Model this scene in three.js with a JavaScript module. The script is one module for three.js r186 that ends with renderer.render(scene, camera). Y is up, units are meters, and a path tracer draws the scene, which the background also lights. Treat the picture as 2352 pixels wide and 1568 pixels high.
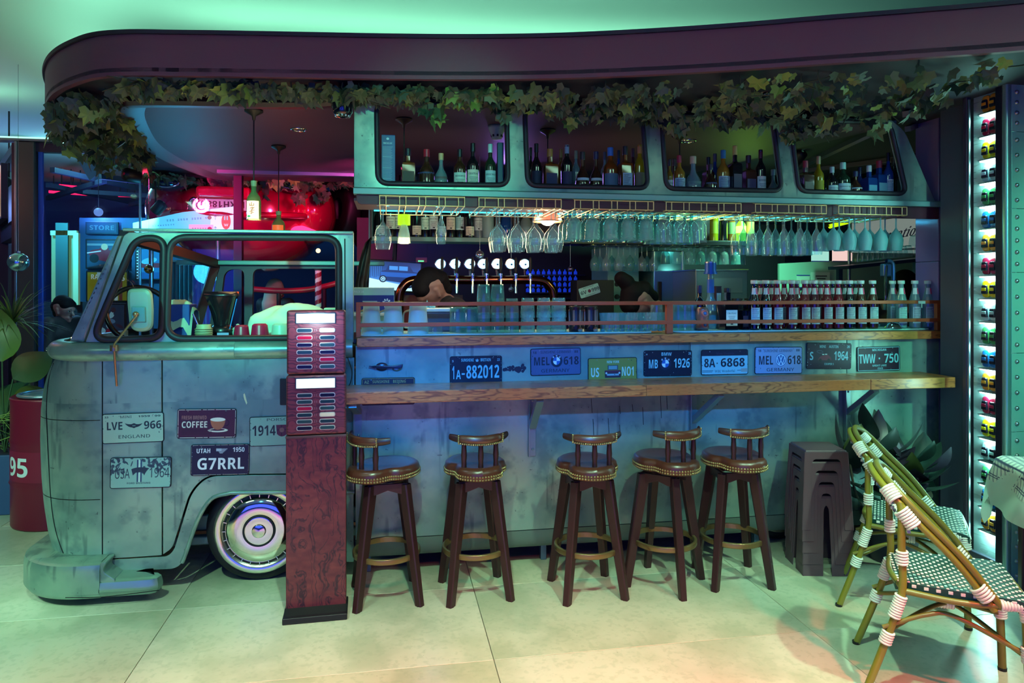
import * as THREE from 'three';
import { RoundedBoxGeometry } from 'three/addons/geometries/RoundedBoxGeometry.js';
import { mergeGeometries } from 'three/addons/utils/BufferGeometryUtils.js';
import { MarchingCubes } from 'three/addons/objects/MarchingCubes.js';
import { RectAreaLightUniformsLib } from 'three/addons/lights/RectAreaLightUniformsLib.js';

// ---------- camera, renderer, light ----------
const W = 2352, H = 1568, F = 1620, HORIZON = 660, EYE = 1.6, DIST = 3.95, YAW = 10 * Math.PI / 180;
const scene = new THREE.Scene();
scene.background = new THREE.Color(0x04040c);
const camera = new THREE.PerspectiveCamera(2 * Math.atan(H / 2 / F) * 180 / Math.PI, W / H, 0.05, 60);
camera.position.set(0, EYE, DIST);
camera.rotation.y = -YAW;
camera.setViewOffset(W, H, 0, H / 2 - HORIZON, W, H);
const renderer = new THREE.WebGLRenderer({ antialias: true });
renderer.toneMapping = THREE.LinearToneMapping;
renderer.toneMappingExposure = 1.0;
renderer.shadowMap.enabled = true;
RectAreaLightUniformsLib.init();
const V = (x, y, z) => new THREE.Vector3(x, y, z);
function area(color, intensity, w, h, pos, target) {
  const l = new THREE.RectAreaLight(color, intensity, w, h);
  l.position.set(...pos); l.lookAt(...target); scene.add(l); return l;
}
function spot(color, intensity, pos, target, angle, blend = 0.5, size = 2) {
  const l = new THREE.SpotLight(color, intensity, 0, angle, blend, 2);
  l.position.set(...pos); l.target.position.set(...target); l.castShadow = true; l.shadow.radius = size;
  scene.add(l); scene.add(l.target); return l;
}
function lamp(color, intensity, pos, size = 2) {
  const l = new THREE.PointLight(color, intensity, 0, 2);
  l.position.set(...pos); l.castShadow = true; l.shadow.radius = size; scene.add(l); return l;
}
const LIGHT = {
  panel: 0xb4ffd8, panelPower: 8.5, key: 0xb4ffd4, keyPower: 21, up: 0xaaffdc, upPower: 19, warm: 0xff5a48, warmPower: 45, blue: 0x3448f0, bluePower: 2.1, wash: 0x1090ff, washPower: 74, aqua: 0x20e8ff, aquaPower: 21, mint: 0x70ffcc, mintPower: 30, teal: 0x4fe8ff,
};
// unseen ceiling fittings placed behind the photographer: cool green panels that light the floor, warm spots, blue, aqua and mint spots on bar, van and column, and an added blue fill panel
const PANELS = [[-2.6, 2.6, 'nearest the van'], [0.2, 3.0, 'in the middle of the three'], [2.7, 2.7, 'nearest the riveted column']];
const SPOTS = [[-1.6, 3.4, -1.1, 0, 2.3, 0.5, 'warm', 'first'], [0.3, 3.7, 0.4, 0, 2.2, 0.5, 'warm', 'second'], [2.2, 3.5, 1.6, 0, 2.3, 0.5, 'warm', 'third'], [-1.2, 4.2, -0.95, 1.02, 0, 0.14, 'aqua', 'first'], [-1.0, 4.4, -0.8, 1.78, 0, 0.15, 'mint', 'first', 3.9], [0.5, 4.4, 0.25, 2.3, 0, 0.15, 'mint', 'second', 0.9], [3.0, 4.2, 3.75, 1.5, 0.7, 0.26, 'mint', 'third', 2], [0.0, 4.2, 0.2, 1.08, 0, 0.135, 'wash', 'second'], [0.6, 4.2, 1.1, 1.08, 0, 0.135, 'wash', 'third'], [1.2, 4.2, 2.0, 1.1, 0, 0.14, 'wash', 'fourth'],
  [-3.7, 1.6, -3.0, 0, -0.6, 0.5, 'key', 'sixth', 1.4],
  ...[-2.6, -1.3, 0, 1.2, 2.4].map((x, i) => [x, 2.3, x + 0.12, 0, 0.95, 0.42, 'key', ['first', 'second', 'third', 'fourth', 'fifth'][i]])];
for (const [x, z] of PANELS) area(LIGHT.panel, LIGHT.panelPower, 1.2, 0.5, [x, 2.96, z], [x, 0, z - 0.4]);
for (const [x, z, tx, ty, tz, a, k, , more = 1] of SPOTS) spot(LIGHT[k], LIGHT[k + 'Power'] * more, [x, 2.9, z], [tx, ty, tz], a, k === 'key' ? 0.35 : k === 'warm' ? 0.55 : 0.9, k === 'key' ? 1.6 : 3);
area(LIGHT.blue, LIGHT.bluePower, 7.5, 2.0, [-0.5, 1.45, 7.1], [-0.2, 1.3, 0]);  // blue fill light, added to tint the shadows

// ---------- helpers ----------
let seed = 20240611;
const rnd = () => { seed = (seed + 0x6D2B79F5) | 0; let t = Math.imul(seed ^ (seed >>> 15), 1 | seed); t = (t + Math.imul(t ^ (t >>> 7), 61 | t)) ^ t; return ((t ^ (t >>> 14)) >>> 0) / 4294967296; };
const rr = (a, b) => a + (b - a) * rnd();
const pick = (a) => a[Math.floor(rnd() * a.length)];
const CS = Math.cos(YAW), SN = Math.sin(YAW);
const ray = (px, py) => { const u = (px - W / 2) / F, v = (HORIZON - py) / F; return [SN + u * CS, v, -CS + u * SN]; };
function at(px, py, z) { const d = ray(px, py), t = (z - DIST) / d[2]; return V(d[0] * t, EYE + d[1] * t, z); }          // a point on the upright plane z
function atY(px, py, y) { const d = ray(px, py), t = (y - EYE) / d[1]; return V(d[0] * t, y, DIST + d[2] * t); }           // a point on the level plane y
const atX = (px, z) => at(px, HORIZON, z).x;
const hy = (px, py, z) => at(px, py, z).y;
const used = {};
function numbered(name) { const n = used[name] = (used[name] ?? -1) + 1; return n ? name + '_' + String(n).padStart(3, '0') : name; }
const ORD = ['first', 'second', 'third', 'fourth', 'fifth', 'sixth', 'seventh', 'eighth', 'ninth', 'tenth', 'eleventh', 'twelfth', 'thirteenth', 'fourteenth', 'fifteenth', 'sixteenth', 'seventeenth', 'eighteenth', 'nineteenth', 'twentieth', 'twenty-first', 'twenty-second', 'twenty-third', 'twenty-fourth', 'twenty-fifth', 'twenty-sixth'];
function tag(o, label, category, group) { o.userData.label = label; o.userData.category = category; if (group) o.userData.group = group; return o; }
function thing(name, label, category, pos = [0, 0, 0], turn = 0, group) {
  const o = new THREE.Group(); o.name = numbered(name); o.position.set(pos.x ?? pos[0], pos.y ?? pos[1], pos.z ?? pos[2]); o.rotation.y = turn;
  scene.add(o); return tag(o, label, category, group);
}
function part(parent, name, geo, mat, pos, rot) {
  const m = new THREE.Mesh(geo, mat); m.name = name; m.castShadow = m.receiveShadow = true;
  if (pos) m.position.set(pos.x ?? pos[0], pos.y ?? pos[1], pos.z ?? pos[2]);
  if (rot) m.rotation.set(...rot);
  parent.add(m); return m;
}
function single(name, label, category, geo, mat, pos, rot, group) { const m = part(scene, numbered(name), geo, mat, pos, rot); return tag(m, label, category, group); }
function struct(name, geo, mat) { const m = geo ? part(scene, name, geo, mat) : new THREE.Group(); m.name = name; if (!geo) scene.add(m); m.userData.kind = 'structure'; return m; }
function copyOf(root, pos, turn, label) {
  const c = root.clone(); c.name = numbered(root.name.replace(/_\d{3}$/, '')); c.userData = { ...root.userData, label };
  c.position.set(pos.x ?? pos[0], pos.y ?? pos[1], pos.z ?? pos[2]); c.rotation.y = turn; scene.add(c); return c;
}
const mats = {};
function M(color, roughness = 0.6, metalness = 0, extra) {
  const key = color + '|' + roughness + '|' + metalness + '|' + (extra ? JSON.stringify(extra) : '');
  return mats[key] ??= new THREE.MeshPhysicalMaterial({ color, roughness, metalness, ...extra });
}
const glow = (color, power = 1, base = 0x111111) => M(base, 0.5, 0, { emissive: color, emissiveIntensity: power });
const mapped = (map, roughness, metalness, extra) => new THREE.MeshPhysicalMaterial({ map, roughness, metalness, ...extra });
// geometry
function plain(g) { const n = g.index ? g.toNonIndexed() : g; for (const k of Object.keys(n.attributes)) if (!['position', 'normal', 'uv'].includes(k)) n.deleteAttribute(k); if (!n.attributes.uv) n.setAttribute('uv', new THREE.BufferAttribute(new Float32Array(n.attributes.position.count * 2), 2)); return n; }
const merge = (list) => mergeGeometries(list.map(plain));
const box = (w, h, d, x = 0, y = 0, z = 0) => new THREE.BoxGeometry(w, h, d).translate(x, y, z);
const rbox = (w, h, d, r = 0.004, x = 0, y = 0, z = 0, s = 2) => new RoundedBoxGeometry(w, h, d, s, Math.min(r, w / 2.01, h / 2.01, d / 2.01)).translate(x, y, z);
const cyl = (rt, rb, h, seg = 20, x = 0, y = 0, z = 0, open = false) => new THREE.CylinderGeometry(rt, rb, h, seg, 1, open).translate(x, y, z);
const ball = (r, x = 0, y = 0, z = 0, a = 18, b = 12) => new THREE.SphereGeometry(r, a, b).translate(x, y, z);
const lathe = (pts, seg = 24) => new THREE.LatheGeometry(pts.map(([r, y]) => new THREE.Vector2(r, y)), seg);
const vec = (p) => p.isVector3 ? p : V(...p);
function tube(pts, r, seg = 24, radial = 8, closed = false, tension = 0.5) { return new THREE.TubeGeometry(new THREE.CatmullRomCurve3(pts.map(vec), closed, 'catmullrom', tension), seg, r, radial, closed); }
function rod(a, b, r, seg = 8, r2 = r) {   // a cylinder from a to b
  a = vec(a); b = vec(b); const d = b.clone().sub(a), g = new THREE.CylinderGeometry(r2, r, d.length(), seg);
  g.applyQuaternion(new THREE.Quaternion().setFromUnitVectors(V(0, 1, 0), d.clone().normalize())); return g.translate((a.x + b.x) / 2, (a.y + b.y) / 2, (a.z + b.z) / 2);
}
function beamBetween(a, b, w, h) {   // a square bar from a to b
  a = vec(a); b = vec(b); const d = b.clone().sub(a), g = new THREE.BoxGeometry(w, h, d.length());
  const m = new THREE.Matrix4().lookAt(b, a, V(0, 1, 0)); g.applyMatrix4(m); return g.translate((a.x + b.x) / 2, (a.y + b.y) / 2, (a.z + b.z) / 2);
}
function roundPoly(pts, r, Kind = THREE.Shape) {   // pts: [x, y, radius?]
  const s = new Kind(), n = pts.length;
  for (let i = 0; i < n; i++) {
    const p = pts[i], a = pts[(i + n - 1) % n], b = pts[(i + 1) % n], R = p[2] ?? r;
    const da = Math.hypot(a[0] - p[0], a[1] - p[1]), db = Math.hypot(b[0] - p[0], b[1] - p[1]), q = Math.min(R, da * 0.48, db * 0.48);
    const x1 = p[0] + (a[0] - p[0]) / da * q, y1 = p[1] + (a[1] - p[1]) / da * q, x2 = p[0] + (b[0] - p[0]) / db * q, y2 = p[1] + (b[1] - p[1]) / db * q;
    if (i) s.lineTo(x1, y1); else s.moveTo(x1, y1);
    if (q > 1e-4) s.quadraticCurveTo(p[0], p[1], x2, y2);
  }
  s.closePath(); return s;
}
const px2 = (list, z) => list.map(([a, b, r]) => { const p = at(a, b, z); return r === undefined ? [p.x, p.y] : [p.x, p.y, r]; });
function slab(shape, depth, z = 0, bevel = 0, curve = 8) {   // extruded backwards from z
  const g = new THREE.ExtrudeGeometry(shape, { depth: Math.max(depth - 2 * bevel, 1e-4), bevelEnabled: bevel > 0, bevelSize: bevel, bevelThickness: bevel, bevelOffset: -bevel, bevelSegments: 2, curveSegments: curve });
  return g.translate(0, 0, z - depth + bevel);
}
function grid(rows) {   // rows of points become a smooth sheet
  const n = rows.length, m = rows[0].length, p = [], uv = [], ix = [];
  let lu = 0;
  for (let i = 0; i < n; i++) { if (i) lu += vec(rows[i][0]).distanceTo(vec(rows[i - 1][0])); let lv = 0; for (let j = 0; j < m; j++) { const q = vec(rows[i][j]); if (j) lv += q.distanceTo(vec(rows[i][j - 1])); p.push(q.x, q.y, q.z); uv.push(lv, lu); } }
  for (let i = 0; i + 1 < n; i++) for (let j = 0; j + 1 < m; j++) { const a = i * m + j, b = a + 1, c = a + m, d = c + 1; ix.push(a, b, d, a, d, c); }
  const g = new THREE.BufferGeometry(); g.setAttribute('position', new THREE.Float32BufferAttribute(p, 3)); g.setAttribute('uv', new THREE.Float32BufferAttribute(uv, 2)); g.setIndex(ix); g.computeVertexNormals(); return g;
}
function sweep(profile, path, closed = false) {   // profile: [out, y] closed loop; path: [x, z]; outwards is to the path's left seen from above
  const rows = [], n = path.length;
  for (let i = 0; i < n; i++) {
    const a = path[closed ? (i + n - 1) % n : Math.max(i - 1, 0)], b = path[closed ? (i + 1) % n : Math.min(i + 1, n - 1)], l = Math.hypot(b[0] - a[0], b[1] - a[1]) || 1;
    const nx = -(b[1] - a[1]) / l, nz = (b[0] - a[0]) / l;
    rows.push([...profile, profile[0]].map(([o, y]) => V(path[i][0] + nx * o, y, path[i][1] + nz * o)));
  }
  if (closed) rows.push(rows[0].map((p) => p.clone()));
  let g = grid(rows).toNonIndexed(); 
  if (!closed) {
    const cap = (row, flip) => { const s = new THREE.Shape(profile.map(([o, y]) => new THREE.Vector2(o, y))), c = new THREE.ShapeGeometry(s), q = c.attributes.position; const P = row[0], o0 = profile[0];
      let far = 0; profile.forEach(([o], i) => { if (Math.abs(o - o0[0]) > Math.abs(profile[far][0] - o0[0])) far = i; }); const k = (profile[far][0] - o0[0]) || 1, dx = (row[far].x - P.x) / k, dz = (row[far].z - P.z) / k;
      for (let i = 0; i < q.count; i++) { const o = q.getX(i) - o0[0]; q.setXYZ(i, P.x + dx * o, q.getY(i), P.z + dz * o); } c.computeVertexNormals(); return plain(c); };
    g = mergeGeometries([plain(g), cap(rows[0]), cap(rows[n - 1])]);
  }
  return crease(g);
}
function crease(g, angle = 0.7) {   // flat facets keep sharp edges; smooth ones stay smooth
  const n = plain(g), p = n.attributes.position, count = p.count, map = new Map(), fn = [];
  const a = V(0, 0, 0), b = V(0, 0, 0), c = V(0, 0, 0);
  for (let i = 0; i < count; i += 3) { a.fromBufferAttribute(p, i); b.fromBufferAttribute(p, i + 1); c.fromBufferAttribute(p, i + 2); fn.push(b.clone().sub(a).cross(c.clone().sub(a))); }
  const key = (i) => Math.round(p.getX(i) * 5e4) + ',' + Math.round(p.getY(i) * 5e4) + ',' + Math.round(p.getZ(i) * 5e4);
  for (let i = 0; i < count; i++) { const k = key(i); if (!map.has(k)) map.set(k, []); map.get(k).push(Math.floor(i / 3)); }
  const out = new Float32Array(count * 3), cosA = Math.cos(angle), unit = fn.map((f) => f.clone().normalize());
  for (let i = 0; i < count; i++) { const f = Math.floor(i / 3), s = V(0, 0, 0); for (const o of map.get(key(i))) if (unit[o].dot(unit[f]) > cosA) s.add(fn[o]); s.normalize(); out[i * 3] = s.x; out[i * 3 + 1] = s.y; out[i * 3 + 2] = s.z; }
  n.setAttribute('normal', new THREE.BufferAttribute(out, 3)); return n;
}
function muv(g, su = 1, sv = su, swap = false, ou = 0, ov = 0) {   // uv in metres by the facing of each triangle
  const n = plain(g), p = n.attributes.position, uv = n.attributes.uv, a = V(0, 0, 0), b = V(0, 0, 0), c = V(0, 0, 0);
  for (let i = 0; i < p.count; i += 3) {
    a.fromBufferAttribute(p, i); b.fromBufferAttribute(p, i + 1); c.fromBufferAttribute(p, i + 2); b.sub(a).cross(c.clone().sub(a));
    const ax = Math.abs(b.x), ay = Math.abs(b.y), az = Math.abs(b.z);
    for (let k = i; k < i + 3; k++) {
      const x = p.getX(k), y = p.getY(k), z = p.getZ(k); let s = az >= ax && az >= ay ? [x, y] : ay >= ax ? [x, z] : [z, y];
      if (swap) s = [s[1], s[0]]; uv.setXY(k, s[0] * su + ou, s[1] * sv + ov);
    }
  }
  return n;
}
function bend(g, f) { const p = g.attributes.position, v = V(0, 0, 0); for (let i = 0; i < p.count; i++) { v.fromBufferAttribute(p, i); f(v); p.setXYZ(i, v.x, v.y, v.z); } g.computeVertexNormals(); return g; }
// textures
function hash(x, y, s) { let h = Math.imul(x, 374761393) + Math.imul(y, 668265263) + Math.imul(s, 974634777); h = Math.imul(h ^ (h >>> 13), 1274126177); return ((h ^ (h >>> 16)) >>> 0) / 4294967296; }
function noise(x, y, per, s) { const xi = Math.floor(x), yi = Math.floor(y), fx = x - xi, fy = y - yi, u = fx * fx * (3 - 2 * fx), v = fy * fy * (3 - 2 * fy), m = (k, p) => ((k % p) + p) % p, h = (i, j) => hash(m(i, per), m(j, per), s); return (h(xi, yi) * (1 - u) + h(xi + 1, yi) * u) * (1 - v) + (h(xi, yi + 1) * (1 - u) + h(xi + 1, yi + 1) * u) * v; }
function fbm(x, y, per, s, oct = 4) { let r = 0, a = 0.5, t = 0; for (let o = 0; o < oct; o++) { r += a * noise(x, y, per, s + o); t += a; a *= 0.5; x *= 2; y *= 2; per *= 2; } return r / t; }
function tex(n, m, f, srgb = true, rx = 1, ry = 1) {   // f(u, v) gives [r, g, b] in 0..1
  const d = new Uint8Array(n * m * 4);
  for (let j = 0; j < m; j++) for (let i = 0; i < n; i++) { const c = f(i / n, j / m), k = (j * n + i) * 4; for (let q = 0; q < 3; q++) d[k + q] = Math.max(0, Math.min(255, c[q] * 255)); d[k + 3] = 255; }
  const t = new THREE.DataTexture(d, n, m); t.wrapS = t.wrapT = THREE.RepeatWrapping; t.magFilter = THREE.LinearFilter; if (srgb) t.colorSpace = THREE.SRGBColorSpace; t.repeat.set(rx, ry); t.needsUpdate = true; return t;
}
const mixc = (a, b, t) => [a[0] + (b[0] - a[0]) * t, a[1] + (b[1] - a[1]) * t, a[2] + (b[2] - a[2]) * t];
const sm = (a, b, x) => { const t = Math.max(0, Math.min(1, (x - a) / (b - a))); return t * t * (3 - 2 * t); };
const rgb = (h) => [(h >> 16 & 255) / 255, (h >> 8 & 255) / 255, (h & 255) / 255];
function canvasTex(w, h, draw) { const c = document.createElement('canvas'); c.width = w; c.height = h; const x = c.getContext('2d'); draw(x, w, h); const t = new THREE.CanvasTexture(c); t.colorSpace = THREE.SRGBColorSpace; return t; }

const patinaTex = tex(1024, 512, (u, v) => {   // worn sheet metal: pale zinc with darker blots, runs and scratches; 2 m by 1 m
  const a = fbm(u * 8, v * 4, 8, 3, 5), b = fbm(u * 24, v * 12, 24, 11, 4), run = fbm(u * 60, v * 4, 60, 23, 3), sp = noise(u * 190, v * 95, 190, 31);
  let c = mixc(rgb(0x74908a), rgb(0x98b0a2), sm(0.3, 0.7, a)); c = mixc(c, rgb(0x566e70), sm(0.5, 0.78, b) * 0.5); c = mixc(c, rgb(0x3c4a50), sm(0.7, 0.85, run) * 0.35); if (sp > 0.95 && b > 0.52) c = mixc(c, rgb(0x2a3038), 0.5);
  return c;
});
const patinaRough = tex(256, 256, (u, v) => { const k = 0.42 + 0.3 * fbm(u * 10, v * 10, 10, 77, 4); return [k, k, k]; }, false);
const woodTex = (c1, c2, c3, s, rings) => tex(1024, 256, (u, v) => {   // grain along u; 1 m by 0.25 m
  const w = fbm(u * 3, v * 4, 4, s, 4), g = fbm(u * 4, v * 90, 90, s + 5, 3), r = 0.5 + 0.5 * Math.sin((v * rings + w * 9) * 6.283), f = noise(u * 30, v * 200, 200, s + 9);
  let c = mixc(rgb(c1), rgb(c2), 0.55 * g + 0.45 * w); c = mixc(c, rgb(c3), 0.65 * Math.pow(r, 5) * sm(0.3, 0.7, w + 0.1)); return mixc(c, rgb(c3), f > 0.8 ? 0.3 : 0);
});
const oakTex = woodTex(0xb06430, 0xcc8848, 0x5c2c18, 41, 3);
const roseTex = tex(512, 1024, (u, v) => {   // burl: dark veins wandering through red wood; 0.3 m by 0.7 m
  const wx = fbm(u * 3, v * 5, 8, 51, 4), wy = fbm(u * 3 + 3, v * 5, 8, 57, 4), k = fbm(u * 8 + wx * 5, v * 4 + wy * 5, 64, 61, 3), vein = Math.abs(k - 0.5) * 2 + 0.08;
  let c = mixc(rgb(0x521c28), rgb(0x7c3436), fbm(u * 8, v * 30, 32, 66, 3)); c = mixc(rgb(0x21121f), c, sm(0.02, 0.22, vein)); return c;
});
const roseLineTex = tex(512, 512, (u, v) => { const w = fbm(u * 4, v * 6, 8, 81, 3), r = 0.5 + 0.5 * Math.sin((v * 26 + w * 7) * 6.283); return mixc(rgb(0x7a3440), rgb(0x3a1a2a), Math.pow(r, 3) * 0.8); });
const stoneTex = tex(512, 512, (u, v) => { const a = fbm(u * 6, v * 6, 6, 91, 5), b = fbm(u * 56, v * 56, 56, 97, 3), n = noise(u * 160, v * 160, 160, 99); let c = mixc(rgb(0xb3b49e), rgb(0xcac5b2), sm(0.3, 0.7, a)); c = mixc(c, rgb(0x9fa68e), sm(0.5, 0.75, b) * 0.32); return n > 0.985 ? mixc(c, rgb(0x6a6a5a), 0.6) : c; });
const brushRough = tex(256, 256, (u, v) => { const k = 0.3 + 0.2 * noise(u * 4, v * 256, 256, 7); return [k, k, k]; }, false);

const mat = {
  patina: mapped(patinaTex, 0.62, 0.35, { roughnessMap: patinaRough, bumpMap: patinaRough, bumpScale: 0.0008 }),
  oak: mapped(oakTex, 0.38, 0, { clearcoat: 0.3, clearcoatRoughness: 0.25 }), rose: mapped(roseTex, 0.35, 0), roseLine: mapped(roseLineTex, 0.4, 0),
  plum: M(0x6c3c50, 0.5, 0.15), plumDark: M(0x1c1626, 0.5, 0.2), rubber: M(0x1d1826, 0.5), black: M(0x0d0c14, 0.5), dark: M(0x171322, 0.7), seam: M(0x0c0c14, 0.9),
  steel: M(0x9aa4a8, 0.3, 0.9, {}), chrome: M(0xd5d8d8, 0.08, 1), gold: M(0xf0cc90, 0.35, 0.5), copper: M(0x8c5540, 0.18, 1), brass: M(0xa8904f, 0.3, 0.9),
  glass: M(0xe8fcff, 0.03, 0, { transmission: 0.9, thickness: 0, ior: 1.5, side: THREE.DoubleSide }), frosted: M(0xc8ecec, 0.5, 0, { transmission: 0.45, thickness: 0, side: THREE.DoubleSide }),
  pane: M(0xf2fbff, 0.02, 0, { transmission: 1, thickness: 0, ior: 1.45, side: THREE.DoubleSide }), white: M(0xe6eae4, 0.5), leather: M(0x5c2c20, 0.32, 0.05, { clearcoat: 0.3, clearcoatRoughness: 0.3 }), darkwood: M(0x36161a, 0.42),
};
// ---------- the setting ----------
const CEIL = 3.3, BACK = -8.5, FRONT = 7.6, LEFT = -7.5, RIGHT = 6.6;
const floor = struct('floor', box(RIGHT - LEFT + 0.4, 0.2, FRONT - BACK + 0.4, (LEFT + RIGHT) / 2, -0.112, (FRONT + BACK) / 2), M(0x6c6a5c, 0.8));
{
  const tileMats = [0, 1, 2, 3].map((k) => { const t = stoneTex.clone(); t.offset.set(k * 0.27, k * 0.61); t.needsUpdate = true; return mapped(t, 0.32, 0, { color: [0xffffff, 0xf6f6f0, 0xfffaf2, 0xf2f6f2][k], clearcoat: 0.25, clearcoatRoughness: 0.2 }); });
  const tg = muv(rbox(1.497, 0.02, 0.747, 0.002), 0.9);
  for (let i = -4; i < 5; i++) for (let j = -6; j < 10; j++) part(floor, 'tile', tg, tileMats[(i * 3 + j * 5 + 60) % 4], [-1.05 + 0.75 + i * 1.5, -0.0105, 0.2 + 0.375 + j * 0.75]);
}
struct('ceiling', box(RIGHT - LEFT, 0.12, FRONT + 2.9, (LEFT + RIGHT) / 2, CEIL + 0.06, (FRONT - 2.9) / 2), M(0xbfd8c8, 0.85));
struct('ceiling_left', box(-2.85 - LEFT, 0.12, -2.9 - BACK, (LEFT - 2.85) / 2, CEIL + 0.06, (BACK - 2.9) / 2), M(0xbfd8c8, 0.85));
struct('ceiling_inner', box(RIGHT + 2.85, 0.12, BACK * -1 - 2.9, (RIGHT - 2.85) / 2, 3.42, (BACK - 2.9) / 2), M(0x34365c, 0.7));
struct('beam_ceiling', box(RIGHT + 2.85, 0.5, 0.12, (RIGHT - 2.85) / 2, CEIL + 0.12, -2.96), M(0x5b8f8c, 0.7));
struct('wall_back', box(RIGHT - LEFT, 3.6, 0.2, (LEFT + RIGHT) / 2, 1.8, BACK - 0.1), M(0x2a3670, 0.8));
struct('wall_front', box(RIGHT - LEFT, 3.6, 0.2, (LEFT + RIGHT) / 2, 1.8, FRONT + 0.1), M(0x6f8880, 0.9));
struct('wall_left', box(0.2, 3.6, FRONT - BACK, LEFT - 0.1, 1.8, (FRONT + BACK) / 2), M(0x4a6a70, 0.9));
struct('wall_right', box(0.2, 3.6, FRONT - BACK, RIGHT + 0.1, 1.8, (FRONT + BACK) / 2), M(0x4a6a70, 0.9));
struct('trim_1', box(0.05, 3.2, 0.3, atX(1600, -3.6), 1.6, -3.75), M(0x262033, 0.6));
// unseen light fittings placed to light the floor and bar, behind the photographer (out of the picture)
for (const [x, z, k] of PANELS) {
  const t = thing('unseen_ceiling_panel', 'unseen flat square green-white ceiling panel light ' + k, 'light', [x, 2.97, z]);
  part(t, 'hanger', merge([rod([-0.5, 0.04, 0], [-0.5, 0.34, 0], 0.008), rod([0.5, 0.04, 0], [0.5, 0.34, 0], 0.008)]), mat.white);
  part(t, 'frame', merge([box(1.26, 0.05, 0.03, 0, 0.03, 0.265), box(1.26, 0.05, 0.03, 0, 0.03, -0.265), box(0.03, 0.05, 0.5, 0.615, 0.03, 0), box(0.03, 0.05, 0.5, -0.615, 0.03, 0)]), mat.white);
  part(t, 'diffuser', box(1.2, 0.02, 0.5, 0, 0.02, 0), glow(LIGHT.panel, 1.2));
}
{
  const v = thing('added_fill_panel', 'added wide blue glowing fill panel facing the bar', 'screen', [-0.5, 1.45, 7.16]);
  part(v, 'cabinet', rbox(7.7, 2.2, 0.3, 0.02, 0, 0, 0.2), mat.dark); part(v, 'screen', box(7.5, 2.0, 0.02, 0, 0, 0.035), glow(LIGHT.blue, 1));  // glowing panel added as the body of the blue fill light
  for (const [x, z, tx, ty, tz, , kind, k] of SPOTS) {  // out of view, placed to light the floor, bar, van and column
    const s = thing('unseen_ceiling_spotlight', `${k} ${{ warm: 'warm', wash: 'blue', key: 'green-white', aqua: 'aqua', mint: 'mint' }[kind]} unseen ceiling spotlight counted from the van side`, 'light', [x, 2.96, z]);
    const q = new THREE.Quaternion().setFromUnitVectors(V(0, -1, 0), V(tx - x, ty - 2.9, tz - z).normalize());
    part(s, 'can', lathe([[0.045, -0.02], [0.06, -0.02], [0.06, 0.1], [0.01, 0.12]], 20).applyQuaternion(q), mat.white); part(s, 'lens', cyl(0.044, 0.044, 0.01, 20, 0, 0.01).applyQuaternion(q), glow(LIGHT[kind], 3)); part(s, 'stem', rod([0, 0, 0], [0, 0.35, 0], 0.01), mat.white);
  }
}

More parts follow.
